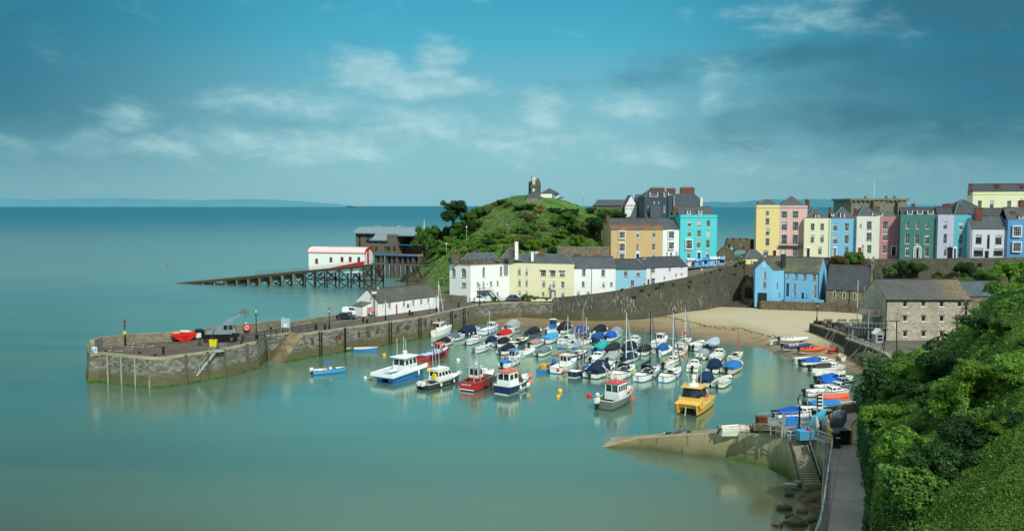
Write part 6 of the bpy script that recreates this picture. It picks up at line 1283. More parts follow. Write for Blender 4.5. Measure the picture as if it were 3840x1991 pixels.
def lifebuoy(p, lab, r=.55):
 t_ = thing('lifebuoy_station', lab, 'lifebuoy', p, 0, 'red lifebuoy housings'); MB().lathe((0,0,0), [(.01,0),(r*.96,0),(r,.06),(r,.16),(r*.9,.2),(.01,.2)], 8).build('housing', RED, t_).matrix_local = Matrix.Translation((0,0,0)) @ Matrix.Rotation(PI/2, 4, 'X') @ Matrix.Rotation(PI/8, 4, 'Z')
 MB().torus((0,-.23,0), r*.48, r*.14, 'y', 14, 6).build('ring', plain('#e8d8d8'), t_); MB().tube([(0,.05,-r*.5),(0,.05,-1.6)],.05).build('post', DGREY, t_)
p = at_z(928, 1249, DECK); lifebuoy((p.x, p.y-.2, at_y(929,1228,p.y).z), 'red lifebuoy housing on the pier parapet right of the crane', .72)
p = at_z(1396, 1186, DECK); lifebuoy((p.x+.1, p.y-.5, at_y(1396,1161,p.y-.5).z), 'red lifebuoy housing on the gable of the white pier building', .68)
p = dp(2115, 385); t_ = thing('notice_board', 'pale blue grey notice board on two legs at the pier railing', 'sign', p); b = MB(); [b.bar((s*.85,0,0),(s*.85,0,2.9),.09) for s in (-1,1)]; b.build('legs', GALV, t_); MB().box(-.85,.85,-.06,0,1.1,2.95).build('panel', plain('#9ab4bc'), t_); MB().box(-.3,.35,-.075,-.0605,1.3,1.9).build('poster', plain('#cfe0e4'), t_)
p = at_z(*zp(ZP, 1910, 345), DECK); t_ = MB()
for k in range(26): t_.ball((random.uniform(-1.9,1.6), random.uniform(-.4,.4), .25+random.uniform(0,.15)), (random.uniform(.25,.5), .35, random.uniform(.2,.35)), 7, 4)
o = t_.build('net_heap', ground('nets', '#2a2c28', '#3f413a', 4.)); o.location = p; tag(o, 'heap of dark fishing nets against the pier parapet', 'nets')
p = at_z(*zp(ZP, 2030, 332), DECK); t_ = thing('pot_crate', 'black slatted crate beside the fishing nets on the pier', 'crate', p, .2); b = MB(); [b.box(-1.1,1.1,-.6+.24*k,-.5+.24*k,.05,1.3) for k in range(6)]; b.box(-1.1,1.1,-.6,.7,0,.1); b.build('slats', BLACK, t_)
def bench(p, rz, lab):
 t_ = thing('bench', lab, 'bench', p, rz, 'wooden benches on the quay'); w = plain('#6f4a3a', .7)
 b = MB(); [b.box(-.95,.95,-.25+.14*k,-.14+.14*k,.42,.46) for k in range(3)]; b.build('seat', w, t_); b = MB(); [b.box(-.95,.95,.2,.24,.55+.15*k,.66+.15*k) for k in range(3)]; b.build('backrest', w, t_)
 for x in (-.85,.85): b = MB(); b.bar((x,-.22,0),(x,-.22,.6),.06); b.bar((x,.2,0),(x,.24,1.0),.06); b.bar((x,-.25,.6),(x,.22,.6),.06); b.build('leg', DGREY, t_)
for px, lab in ((3104,'leftmost of the wooden benches facing the quay'),(3156,'middle wooden bench on the quay before the sand'),(3205,'rightmost wooden bench, nearest the flagpoles')): bench(on(px, 1212, QZ), PI, lab)
bench(on(3160, 1245, QZ), PI, 'lone wooden bench beside the quay edge ladders')
def picnic(p, rz, lab):
 t_ = thing('picnic_table', lab, 'picnic table', p, rz, 'dark picnic tables on the quay'); w = plain('#2c3234', .7)
 MB().box(-.9,.9,-.38,.38,.72,.78).build('top', w, t_); [MB().box(-.9,.9,s*.75-.14,s*.75+.14,.42,.47).build('seat', w, t_) for s in (-1,1)]
 for x in (-.65,.65): b = MB(); b.bar((x,-.75,0),(x,-.2,.72),.08); b.bar((x,.75,0),(x,.2,.72),.08); b.bar((x,-.8,.4),(x,.8,.4),.07); b.build('leg', w, t_)
picnic(on(3133, 1222, QZ), .4, 'dark picnic table behind the lobster pots on the quay'); picnic(on(3148, 1229, QZ), .3, 'nearer dark picnic table on the quay')
def pots(p, n, lab, sp=1.5, m=None):
 b = MB()
 for k in range(n): x, y = random.uniform(-sp, sp), random.uniform(-.5,.5); z = random.choice((0,.42)); b.loft([[(x-.4,y+q*.28,z),(x-.4,y+q*.28,z+.25),(x,y+q*.2,z+.42),(x+.4,y+q*.28,z+.25),(x+.4,y+q*.28,z)] for q in (-1,1)])
 o = b.build('lobster_pots', m or ground('pots', '#4b473a', '#33312a', 6.)); o.location = p; tag(o, lab, 'lobster pots'); return o
pots(on(3083, 1216, QZ), 22, 'stack of dark lobster pots along the quay corner'); pots(on(3110, 1228, QZ), 14, 'second cluster of lobster pots nearer the mooring hoops', 1.0)
pots(on(2870, 1622, 4.3), 26, 'tangled heap of lobster pots on the slipway platform', 1.6, ground('pots2', '#6b6450', '#3d3a2e', 6.))
p = on(2855, 1601, 4.2); t_ = thing('keep_box', 'rusty red slatted keep box at the seaward railing', 'box', p, .1); b = MB(); [b.box(-.55,.55,-.5,.5,.1+.22*k,.26+.22*k) for k in range(5)]; b.build('slats', RUST, t_); MB().box(-.6,.6,-.55,.55,1.2,1.28).build('lid', RUST, t_)
FLAGB = mural('#2b4f86', '#c9d4e6', '#a0304a')
for px, py, tp, m_, lab, fl_ in ((3214,1190,1052,CREAMW,'tallest white flagpole standing by the quay balcony',None),(3238,1195,1077,GALV,'grey flagpole with small furled navy flag',plain('#2a4a6a')),(3269,1150,1085,CREAMW,'white flagpole flying a lilac patterned flag',FLAGB)):
 p = at_y(px, py, 172); q = at_y(px, tp, 172); t_ = thing('flagpole', lab, 'flagpole', (p.x, 172, QZ), 0, 'flagpoles by the warehouse'); h = q.z-QZ; MB().tube([(0,0,0),(0,0,h)], [.09,.05], 8).build('pole', m_, t_); MB().ball((0,0,h),.1,8,5).build('finial', m_, t_)
 if fl_: b = MB(); b.loft([[(.08+.3*i,.1*math.sin(i*1.7),h-2.0-.06*i),(.08+.3*i,.1*math.sin(i*1.7+.4),h-3.4-.1*i)] for i in range(5 if px > 3250 else 3)], close=False); b.build('flag', fl_, t_)
bo_ = at_y(3330, 1200, 158); Bx = bo_.x
bl = thing('steel_balcony', 'two level galvanised steel balcony with glass screens on the warehouse gable', 'balcony', (Bx, 160, QZ)); DECKZ = at_y(3280, 1228, 160).z-QZ; DECK2 = at_y(3280, 1184, 160).z-QZ
b = MB(); b.prism([(-6.1,-.4),(-.05,-2.2),(-.05,4),(-2.8,4),(-5.2,3.4)], DECKZ-.15, DECKZ); b.build('lower_deck', DGREY, bl); MB().prism([(-3,0),(-.05,-1.),(-.05,4),(-3,4)], DECK2-.12, DECK2).build('upper_deck', timber('deckboard', '#6a6254', '#4d473c'), bl)
b = MB(); [b.bar((x,y,0),(x,y,z),.14) for x, y, z in ((-5.9,-.2,DECKZ),(-3.2,-1,DECKZ),(-2.9,-.1,DECK2+1.1),(-.2,-2,DECKZ),(-.3,-1,DECK2+1.1),(-5.2,3.2,DECKZ))]; b.build('posts', GALV, bl)
b = MB()
for P, z in (([(-5.2,3.4),(-6.1,-.4),(-.05,-2.2)], DECKZ), ([(-3,4),(-3,0),(-.05,-1.)], DECK2)):
 for a, c in zip(P[:-1], P[1:]):
  for zz in (.1,1.1): b.bar((a[0],a[1],z+zz),(c[0],c[1],z+zz),.06)
  n = 9
  for k in range(n+1): x, y = a[0]+(c[0]-a[0])*k/n, a[1]+(c[1]-a[1])*k/n; b.bar((x,y,z),(x,y,z+1.1),.05)
b.build('railing', GALV, bl)
b = MB()
for k in range(9): b.box(-4.6+.25*k,-4.3+.25*k,1.2,2.2,DECKZ+k*(DECK2-DECKZ)/9,DECKZ+k*(DECK2-DECKZ)/9+.06)
b.build('steps', DGREY, bl)
for x, y, z in ((-1.2,.6,DECK2),(-.5,1.5,DECK2),(-2.2,1.,DECK2)): b = MB(); b.box(x-.25,x+.25,y-.25,y+.25,z+.4,z+.45); b.box(x-.25,x+.25,y+.2,y+.25,z+.45,z+.95); [b.bar((x+s*.2,y+q*.2,z),(x+s*.2,y+q*.2,z+.4),.04) for s in (-1,1) for q in (-1,1)]; o = b.build('garden_chair', plain('#b0323c')); o.location = bl.location; tag(o, 'red garden chair on the upper warehouse balcony', 'chair', 'red chairs on the balcony')
p = on(3292, 1283, QZ); t_ = thing('ticket_hut', 'small white gabled hut with dark doorway under the warehouse balcony', 'hut', p, .1); MB().loft([[(-1,y,0),(1,y,0),(1,y,1.9),(0,y,2.9),(-1,y,1.9)] for y in (-.8,.8)]).build('body', paint('#98a09b'), t_); t_.scale = (.85,)*3; MB().loft([[(-1.15,y,1.85),(0,y,3.),(1.15,y,1.85),(1.15,y,1.95),(0,y,3.12),(-1.15,y,1.95)] for y in (-.9,.9)]).build('roof', paint('#dfe4e2'), t_); MB().box(-.55,.55,-.84,-.801,.5,1.7).build('window', BLACK, t_); MB().box(-.6,.6,-.9,-.84,1.05,1.12).build('glazing_bar', WHITE, t_)
p = on(3352, 1318, QZ); t_ = thing('gantry_lamp', 'black steel gantry frame with hanging lantern beside the warehouse', 'lamp', (p.x-.6, p.y, QZ)); h = 5.4; b = MB(); b.bar((-1.2,0,0),(-.9,0,h),.13); b.bar((1.1,0,0),(.9,0,h),.13); b.bar((-1.,0,h),(1.4,0,h),.12); b.bar((-1.7,0,0),(-.95,0,h*.7),.1); b.build('frame', BLACK, t_); MB().lathe((.55,0,h-1.5),[(.05,0),(.2,.1),(.26,.75),(.1,.95),(.03,1.4)],8).build('lantern', LGLASS, t_)
HOOP = GALV
for i, (px, py) in enumerate(((3112,1236),(3133,1240),(3188,1272),(3207,1280),(3231,1290),(3252,1298),(3278,1310),(3298,1320),(3345,1338),(3372,1352))):
 p = on(px, py, QZ); t_ = thing('ladder_hoop', 'galvanised ladder hoop on the quay edge above the moored boats', 'ladder', (p.x, p.y, QZ), R(86), 'galvanised ladder hoops along the quay'); b = MB()
 for s in (-.22,.22): b.tube([(s,-.35,-3.5),(s,-.35,.2),(s,-.3,.75),(s,-.05,1.0),(s,.25,.75),(s,.3,.0)], .035)
 b.build('stiles', HOOP, t_); b = MB(); [b.bar((-.22,-.35,-.3-.32*k),(.22,-.35,-.3-.32*k),.03) for k in range(9)]; b.build('rungs', HOOP, t_)
for k in range(7):
 p = on(3190+k*12, 1235+k*4, QZ); t_ = thing('quay_bollard', 'short black bollard in the row guarding the quay edge', 'bollard', p, 0, 'row of black quay bollards'); MB().lathe((0,0,0),[(.1,0),(.08,.1),(.08,.85),(.12,.9),(.12,1.0),(.02,1.06)],8).build('post', BLACK, t_)
ZF = (2700, 1480, 4.175)
def fp(x, y, z=PLZ): return at_z(*zp(ZF, x, y), z)
railing('railing', 'galvanised railing in front of the white dinghy and lobster pots', [at_y(*zp(ZF,298,628), 97), fp(540,620,4.1), fp(790,630,4.4), fp(962,650)], h=1.25, step=2.2, rails=(.6,1.25), m=GALV)
railing('railing', 'galvanised railing along the seaward edge by the red keep box', [fp(600,470,4.1), fp(860,440,4.2), fp(1120,440), fp(1400,425)], h=1.3, step=2.2, rails=(.6,1.3), m=GALV)
railing('railing', 'curved galvanised railing penning the stacked dinghies above the steps', [fp(1205,640), fp(1280,665), fp(1430,715), fp(1640,790), fp(1755,830)], h=1.35, step=1.1, rails=(.45,.9,1.35), m=GALV)
railing('railing', 'long galvanised handrail down the walkway edge', [fp(1758,840), Vector((24.95,65.6,PLZ)), Vector((12.5,40,PLZ))], h=1.05, step=3, rails=(.55,1.05), m=GALV)
railing('railing', 'short sloping handrail at the head of the stone steps', [fp(1010,650), fp(1100,720,PLZ-.4)], h=1.1, step=1, rails=(.5,1.1), m=GALV)
p = fp(975, 650); t_ = thing('notice_post', 'grey post with blank notice at the head of the stone steps', 'sign', p); MB().bar((0,0,0),(0,0,2.6),.1).build('post', GALV, t_); MB().box(-.1,.35,-.06,-.03,1.3,2.5).build('panel', plain('#7d8f94'), t_)
p = fp(1515, 470); t_ = thing('harbour_sign', 'upright white and black notice on a pale post by the boat stern', 'sign', p); MB().bar((0,0,0),(0,0,3.6),.1).build('post', GALV, t_); MB().box(-.05,.65,-.05,0,1.9,3.7).build('panel', plain('#d6dede'), t_); b = MB(); [b.box(.05,.55,-.06,-.0505,2.2+.42*k,2.42+.42*k) for k in range(4)]; b.build('text_blocks', BLACK, t_)
p = fp(1120, 470); t_ = thing('fish_crate', 'bright blue plastic fish box on the platform beside the tall lamp', 'crate', p, .1); b = MB(); b.box(-.85,.85,-.55,-.45,0,.9); b.box(-.85,.85,.45,.55,0,.9); b.box(-.85,-.75,-.45,.45,0,.9); b.box(.75,.85,-.45,.45,0,.9); b.box(-.75,.75,-.45,.45,.55,.62); b.build('body', plain('#2a7cc4'), t_); MB().box(-.9,.9,-.6,-.551,.8,.92).build('rim', plain('#3388cc'), t_)
p = fp(1320, 690); t_ = thing('fish_crate', 'light blue tub with red buoy beside the stacked dinghies', 'crate', p, .2); MB().loft([[(-.8,-.5,0),(.8,-.5,0),(.8,.5,0),(-.8,.5,0)],[(-.9,-.6,1.),(.9,-.6,1.),(.9,.6,1.),(-.9,.6,1.)]]).build('body', plain('#4a98c0'), t_); MB().ball((.5,0,1.05),.28,8,6).build('buoy', RED, t_)
p = fp(1600, 410); t_ = thing('waste_container', 'dark green wheeled waste container beside the platform wall', 'bin', (p.x, p.y, PLZ), -.25); MB().loft([[(-1.1,-.6,.15),(1.1,-.6,.15),(1.1,.6,.15),(-1.1,.6,.15)],[(-1.25,-.7,1.35),(1.25,-.7,1.35),(1.25,.7,1.35),(-1.25,.7,1.35)]]).build('body', plain('#1d2a2a'), t_); b = MB(); [b.box(x,x+.5,-.5,.5,1.36,1.44) for x in (-1.1,-.3,.5)]; b.build('lid', plain('#8d9a9c'), t_)
p = fp(1550, 520); t_ = thing('water_tub', 'round grey tub with pale lid behind the upright kayak', 'tub', p); MB().lathe((0,0,0),[(.95,0),(1.05,.3),(1.05,1.15),(1.1,1.2),(1.0,1.24),(.01,1.26)],18).build('body', plain('#2f3536'), t_); MB().lathe((0,0,1.27),[(.9,0),(.9,.05),(.01,.06)],18).build('lid', plain('#9aa2a0'), t_)
p = fp(1815, 818); t_ = thing('litter_bin', 'black round litter bin on the walkway below the stacked dinghies', 'bin', p); MB().lathe((0,0,0),[(.48,0),(.5,.1),(.44,.14),(.44,1.3),(.5,1.34),(.5,1.6),(.38,1.72),(.3,1.72)],16).build('body', BLACK, t_); MB().box(-.2,.25,-.47,-.44,1.05,1.2).build('label_band', plain('#c8cccc'), t_)
p = fp(1890, 775); t_ = thing('equipment_chest', 'long black storage chest with yellow corner bands', 'chest', p, .05); MB().box(-1.1,1.15,-.2,1.,.0,1.55).build('body', plain('#14181a'), t_); [MB().box(x,x+.22,-.24,1.04,0,1.58).build('yellow_band', plain('#c8961e'), t_) for x in (-1.12,.95)]
def kayak(p, L, w, h, m, rz, tilt, lab, roll=0, nm='kayak', cat='kayak'):
 t_ = thing(nm, lab, cat, p, 0); b = MB(); n = 12; rings = []
 for i in range(n+1):
  s = -1+2*i/n; k = max(.03,(1-abs(s)**2.4)); rings.append([(s*L/2, w/2*k*math.cos(a), h*(.25*abs(s)**2) + h*.5*k*math.sin(a)) for a in [2*PI*j/10 for j in range(10)]])
 b.loft(rings); o = b.build('hull', m, t_, True); q = MB(); [q.bar((-L*.3+L*.1*j,-w*.3,h*.5),(-L*.3+L*.1*j,w*.3,h*.5),.05) for j in range(7)]; q.bar((-L*.4,0,h*.52),(L*.35,0,h*.52),.08); q.build('deck_ribs', plain('#2a7f96') if nm == 'kayak' else DGREY, o)
 t_.rotation_euler = (roll, tilt, rz); return t_
kayak(fp(1510,560)+Vector((0,0,1.35)), 3.3, .95, .4, plain('#4cbcd8', .4), R(150), R(50), 'turquoise sit-on kayak leaning upright among the stacked dinghies', R(75))
for (x, y, dz, rz, ti, c, lab) in ((1650,640,1.1,R(70),R(60),'#a7b2b2','leftmost grey upturned dinghy in the stack beside the kayak'),(1800,560,1.3,R(100),R(55),'#8f9a9c','pale grey upturned dinghy in the middle of the stack'),(1860,590,1.3,R(115),R(62),'#5d676b','dark grey upturned dinghy at the right of the stack'),(1500,640,.9,R(60),R(65),'#b8c0bd','small pale dinghy standing on end behind the curved railing')):
 kayak(fp(x,y)+Vector((0,0,dz)), 3.2, 1.35, .7, plain(c, .5), rz, ti, lab, R(60), 'upturned_dinghy', 'dinghy')
kayak(fp(1720,600)+Vector((0,0,1.5)), 1.9, .5, .3, plain('#c98a1e'), R(70), R(70), 'small ochre paddle board poking from the stacked dinghies', R(70), 'paddle_board', 'board')
kayak(fp(1160,600)+Vector((0,0,.25)), 2.6, 1.1, .5, plain('#8a8f88'), R(20), 0, 'grey dinghy lying flat beside the tall platform lamp', 0, 'flat_dinghy', 'dinghy')
b = MB(); O = Vector((40, 95, PLZ))
L_ = [fp(2195,370), fp(2110,395), fp(2060,450), fp(2030,505), fp(2190,597)]
for a, c in zip(L_[:-1], L_[1:]): b.bar(a-O+Vector((0,0,.06)), c-O+Vector((0,0,.06)), .18, .14)
o = b.build('kerb_edge', plain('#b8923c', .8)); o.location = O; struct(o)
p = fp(2235, 800); t_ = thing('cliff_gate', 'dark purple brown door panel set against the ivy covered cliff', 'gate', (p.x+.3, p.y, PLZ), R(80)); MB().box(-1.2,1.4,-.1,.1,0,2.6).build('panel', plain('#241c26', .7), t_); MB().bar((-1.3,0,0),(-1.3,0,2.7),.12).build('post', DGREY, t_)
# ================================================================ boats
def bm(c): return paint(c, .35, .07, .22, .5, 1.5)
BW = bm('#eceeea'); BCR = bm('#e2ddc8'); FAB = {}
def fabric(c):
 if c not in FAB:
  m, t = newmat('boat_cover'); pos = t.n('NewGeometry').outputs['Position']; n = t.noise(pos, 2.2, 4, .6); col = t.mix(t.sstep(n, .3, .75), mul(hexof(c), .75), mul(hexof(c), 1.2)); t.out(bsdf(t, col, .75, t.bump(n, .5, .12), .15)); FAB[c] = m
 return FAB[c]
def beam(t, B, stern=.88, full=2.2):
 b = stern + (1-stern)*math.sin(min(1, t/.45)*PI/2); f = max(0, (t-.42)/.58)
 return B/2*b*(1 - f**full)
def hullshape(L, B, fb, stern=.88, full=2.2, rise=.45, sr=0.):
 st = []
 for i in range(11):
  t = i/10; st.append((-L/2+L*t, max(.02, beam(t, B, stern, full)), fb*(1+rise*t*t+sr*(1-t)**2), t))
 return st
def hull(par, L, B, fb, m, boot='#3a3f45', stern=.88, full=2.2, rise=.45, sr=0., rail=None, interior=None, floor=.25, deckm=None, deck_from=.62, rake=.5, y0=0., rk=.05):
 st = hullshape(L, B, fb, stern, full, rise, sr); zb = .13
 def rg(x, h, s, t, a): return [(x+rake*t**3*(zz/fb if zz > 0 else 0), y0+sg*yy, zz) for sg, yy, zz in a]
 up = MB(); up.loft([rg(x, h, s, t, [(1,h,s),(1,h*(.97-.12*t),s*.5),(1,h*(.9-.3*t),zb)]) for x, h, s, t in st], False); up.loft([rg(x, h, s, t, [(-1,h,s),(-1,h*(.97-.12*t),s*.5),(-1,h*(.9-.3*t),zb)]) for x, h, s, t in st], False)
 x, h, s, t = st[0]; up.quad((x, y0+h, s), (x, y0+h*.9, zb), (x, y0-h*.9, zb), (x, y0-h, s)); hu = up.build('hull', m, par)
 lo = MB(); lo.loft([rg(x, h, s, t, [(1,h*(.9-.3*t)+.012,zb+.01),(1,h*.6,-.3),(1,0,-.4),(-1,h*.6,-.3),(-1,h*(.9-.3*t)+.012,zb+.01)]) for x, h, s, t in st], False)
 lo.quad((x, y0+h*.9, zb+.01), (x, y0+h*.6, -.3), (x, y0-h*.6, -.3), (x, y0-h*.9, zb+.01)); lo.build('boot_stripe', plain(boot, .5), hu)
 if rail:
  q = MB()
  for sg in (1, -1): q.tube([(x+rake*t**3, y0+sg*(h+.01), s) for x, h, s, t in st], rk, 5)
  q.tube([(st[0][0], y0-st[0][1], st[0][2]), (st[0][0], y0+st[0][1], st[0][2])], rk, 5); q.build('rub_rail', rail, hu)
 inn = [p for p in st if p[3] <= deck_from+.01]; im = interior or BW
 q = MB(); q.loft([[(x, y0+h-.0, s), (x, y0+max(.01, h-.14), s+.005), (x, y0+max(.01, (h-.14)*.92), floor), (x, y0-max(.01, (h-.14)*.92), floor), (x, y0-max(.01, h-.14), s+.005), (x, y0-h, s)] for x, h, s, t in inn], False); x, h, s, t = inn[-1]; q.quad((x,y0+h-.14,s),(x,y0-h+.14,s),(x,y0-h+.14,floor),(x,y0+h-.14,floor)); x, h, s, t = inn[0]; q.quad((x+.02,y0+h-.14,s),(x+.02,y0-h+.14,s),(x+.02,y0-h+.14,floor),(x+.02,y0+h-.14,floor)); q.build('cockpit', im, hu)
 fo = [p for p in st if p[3] >= deck_from-.01]; q = MB(); q.loft([[(x+rake*t**3, y0+h, s+.004), (x+rake*t**3, y0, s+.1*min(1,h)), (x+rake*t**3, y0-h, s+.004)] for x, h, s, t in fo], False); q.build('foredeck', deckm or BW, hu)
 return st
def outboard(par, x, y, col='#1d1f22', z=.55, tilt=0., k=1.):
 o = thing('outboard_motor', None, None); bpy.data.objects.remove(o)
 b = MB(); b.loft([[(x-.12*k-.5*tilt, y-.12*k, z-.1-.6*k), (x+.05*k-.4*tilt, y-.12*k, z-.1-.6*k), (x+.05*k-.4*tilt, y+.12*k, z-.1-.6*k), (x-.12*k-.5*tilt, y+.12*k, z-.1-.6*k)], [(x-.2*k, y-.15*k, z), (x+.1*k, y-.15*k, z), (x+.1*k, y+.15*k, z), (x-.2*k, y+.15*k, z)]]); leg = b.build('outboard_motor', plain('#202326'), par)
 b = MB(); b.loft([[(x+a*k, y+c*k*w, z+h*k) for a, c in ((-.42,-.22),(.18,-.2),(.24,0),(.18,.2),(-.42,.22))] for h, w in ((0,.8),(.15,1.),(.42,1.),(.58,.75))]); b.build('cowling', plain(col, .3), leg)
def cover(par, st, t0, t1, h, m, over=.05, top=.45, name='cover'):
 b = MB(); rs = []
 for x, hb, s, t in st:
  if t < t0-.01 or t > t1+.01: continue
  f = (t-t0)/(t1-t0); hh = s + h*(.35+.65*math.sin(min(1, f*1.25)*PI/2)); rs.append([(x, hb+over, s-.08), (x, hb*.82, s+(hh-s)*.7), (x, hb*top, hh), (x, 0, hh+.06), (x, -hb*top, hh), (x, -hb*.82, s+(hh-s)*.7), (x, -hb-over, s-.08)])
 b.loft(rs, False); b.quad(*rs[0]); b.quad(*rs[-1]); return b.build(name, m, par)
def cabin(par, x0, x1, w0, w1, z0, h, m, wm=None, slope=.5, back=.1, wins=2, roofm=None, rov=.08, front=True, name='cabin', ws=(.42, .82)):
 """tapered cabin: x0 aft, x1 forward"""
 b = MB(); lo = [(x0,-w0/2),(x1,-w1/2),(x1,w1/2),(x0,w0/2)]; up = [(x0+back,-w0*.44),(x1-slope*h,-w1*.44),(x1-slope*h,w1*.44),(x0+back,w0*.44)]
 b.loft([[(x,y,z0) for x,y in lo],[(x,y,z0+h) for x,y in up]]); c = b.build(name, m, par)
 def P(i, j, f, zf, off=.012):
  a, d = Vector((*lo[i], z0)), Vector((*lo[j], z0)); e, g = Vector((*up[i], z0+h)), Vector((*up[j], z0+h)); p = a.lerp(d, f).lerp(e.lerp(g, f), zf); n = (d-a).cross(e-a).normalized(); return p + n*off
 gm = wm or GLASS
 for i, j in ((0,1),(2,3)):
  for k in range(wins):
   f0, f1 = (k+.14)/wins, (k+.86)/wins; MB().quad(P(i,j,f0,ws[0]),P(i,j,f1,ws[0]),P(i,j,f1,ws[1]),P(i,j,f0,ws[1])).build('side_window', gm, c)
 for i, j, on in ((1,2,front),(3,0,True)):
  if on:
   for f0, f1 in ((.08,.47),(.53,.92)): MB().quad(P(i,j,f0,ws[0]-.02),P(i,j,f1,ws[0]-.02),P(i,j,f1,ws[1]+.05),P(i,j,f0,ws[1]+.05)).build('windscreen' if i == 1 else 'rear_window', gm, c)
 if roofm is not None:
  b = MB(); b.loft([[(x+(rov if x > (x0+x1)/2 else -rov), y*(1+rov*2/max(.4,w1)), z0+h+dz) for x,y in up] for dz in (.003,.09)]); b.build('cabin_roof', roofm, c)
 return c
def fenders(par, st, ts, m, side=-1, r=.13, l=.5):
 for f in ts:
  i = int(f*10); x, h, s, t = st[i]; MB().ball((x, side*(h+r+.02), max(.25, s*.55)), (r, r, l/2), 8, 5).build('fender', m, par)
def guardrail(par, st, t0, h=.5, m=None, rake=.5):
 b = MB(); pts = [(x+rake*t**3-.05, hb*.94, s) for x, hb, s, t in st if t >= t0]; pts += [(x, -y, z) for x, y, z in pts[::-1]]
 b.tube([(x, y, z+h) for x, y, z in pts], .022, 5); [b.bar(p, (p[0], p[1], p[2]+h), .03) for p in pts]; b.build('pulpit_rail', STEEL, par)
def rig(par, xm, zm, h, col='#cfd6d4', L=8, B=2.5, bowx=4, fb=1., sail=None, jib=None, stays=True):
 mm = plain(col, .4); b = MB(); b.tube([(xm,0,zm),(xm,0,zm+h)], [.1,.06], 8); m_ = b.build('mast', mm, par)
 b = MB(); b.bar((xm,-B*.3,zm+h*.55),(xm,B*.3,zm+h*.55),.05); b.build('spreader', mm, m_)
 if stays:
  b = MB()
  for q in ((xm-.2,-B/2+.05,fb),(xm-.2,B/2-.05,fb),(bowx,0,fb+.3),(-L/2+.1,0,fb)): b.tube([(xm,0,zm+h-.1), q], .022, 4)
  b.build('stays', STEEL, m_)
 if jib: MB().tube([(xm+.2,0,zm+h*.9),(bowx-.1,0,fb+.45)], [.05,.1], 7).build('furled_jib', fabric(jib), m_)
 if sail: b = MB(); b.tube([(xm,0,zm+1.25),(xm-L*.2,0,zm+1.2),(xm-L*.42,0,zm+1.15)], [.2,.17,.08], 8); b.build('sail_cover', fabric(sail), m_)
 b = MB(); b.bar((xm,0,zm+1.02),(xm-L*.43,0,zm+1.02),.08); b.build('boom', mm, m_)
GRP1 = 'boats moored in the harbour'; GRP2 = 'boats moored along the sheltered quay'
def base(nm, lab, cat, px, py, hd, grp=GRP1, z=0.):
 p = at_z(px, py, z); z = max(z, float(beachf(np.array(p.x), np.array(p.y)))+.12) if 140 < p.y < 225 and -2 < p.x < 64 else z; hd = hd*.58 if grp == GRP1 and 36.5 < hd < 65 else hd; o = thing(nm, lab, cat, (p.x, p.y, z), R(90-hd), grp); o.scale = ((.92 if grp == GRP2 else 1.08),)*3; return o
def motor(px, py, hd, L, lab, cv=None, hc='#eceeea', boot='#30343a', cab=True, ob='#1d1f22', nob=1, fd=None, ch=.75, t1=.62, arch=False, cabc=None, grp=GRP1, seats=True, stripe=None, B=None, inter=None, cat='motor boat'):
 t_ = base('motor_boat', lab, cat, px, py, hd, grp); L *= 1.1; B = B or L*.38; fb = .55+L*.035; m = bm(hc)
 st = hull(t_, L, B, fb, m, boot, .9, 2.4, .35, 0, plain(stripe or '#3a3f44', .5), inter, rake=.45)
 if cab: cabin(t_, L*.08, L*.38, B*.72, B*.42, fb*1.0, .5+.03*L, bm(cabc or '#eceeea'), None, .9, .0, 2, None)
 if cv: cover(t_, st, 0.1, t1, ch, fabric(cv))
 elif seats:
  [MB().cbox((-L*.12, y, .62), .5, .5, .5).build('seat', plain('#d9d8cc', .7), t_) for y in (-B*.2, B*.2)]; MB().cbox((-L*.36, 0, .55), .45, B*.7, .4).build('seat', plain('#d9d8cc', .7), t_); b = MB(); b.cbox((L*.06, 0, .8), .4, B*.5, .6); b.build('console', BW, t_)
 if arch: b = MB(); zt_ = fb+ch+.75; b.tube([(-L*.02,-B*.42,fb),(-L*.05,-B*.38,zt_),(-L*.05,B*.38,zt_),(-L*.02,B*.42,fb)], .04); b.tube([(-L*.14,-B*.42,fb),(-L*.1,-B*.38,zt_),(-L*.1,B*.38,zt_),(-L*.14,B*.42,fb)], .04); b.build('light_arch', STEEL, t_)
 for k in range(nob): outboard(t_, -L/2-.12, (k-(nob-1)/2)*.75 + (B*.0), ob, .6, .25, .75+L*.045)
 if fd: fenders(t_, st, (.2,.45,.65), plain(fd, .5)); fenders(t_, st, (.3,), plain(fd, .5), 1)
 return t_, st
def fishing(px, py, hd, L, lab, hc, wh=(0., .3), whc='#eceeea', roof='#e8e8e4', whh=1.9, fb=None, rail='#2d3236', boot='#2b2f33', inter=None, fd=None, mast=0, sr=.1, B=None, rise=.7, grp=GRP1, wins=2, cat='fishing boat', ww=.62):
 t_ = base('fishing_boat', lab, cat, px, py, hd, grp); B = B or L*.36; fb = fb or .75+L*.03
 st = hull(t_, L, B, fb, bm(hc), boot, .86, 2.3, rise, sr, plain(rail, .5), inter, .3, None, .7, .6, rk=.07)
 if whh: cabin(t_, L*wh[0], L*wh[1], B*ww, B*ww*.85, fb*.8, whh, bm(whc), None, .12, .04, wins, bm(roof), .14, ws=(.52,.85))
 if mast: b = MB(); b.tube([(L*wh[0]-.3,0,fb),(L*wh[0]-.3,0,fb+mast)], .05); b.build('mast', plain('#b0602f' if mast > 4 else '#d8dcd8'), t_)
 if fd: fenders(t_, st, (.2,.4,.6), plain(fd, .5), -1, .2, .55)
 return t_, st
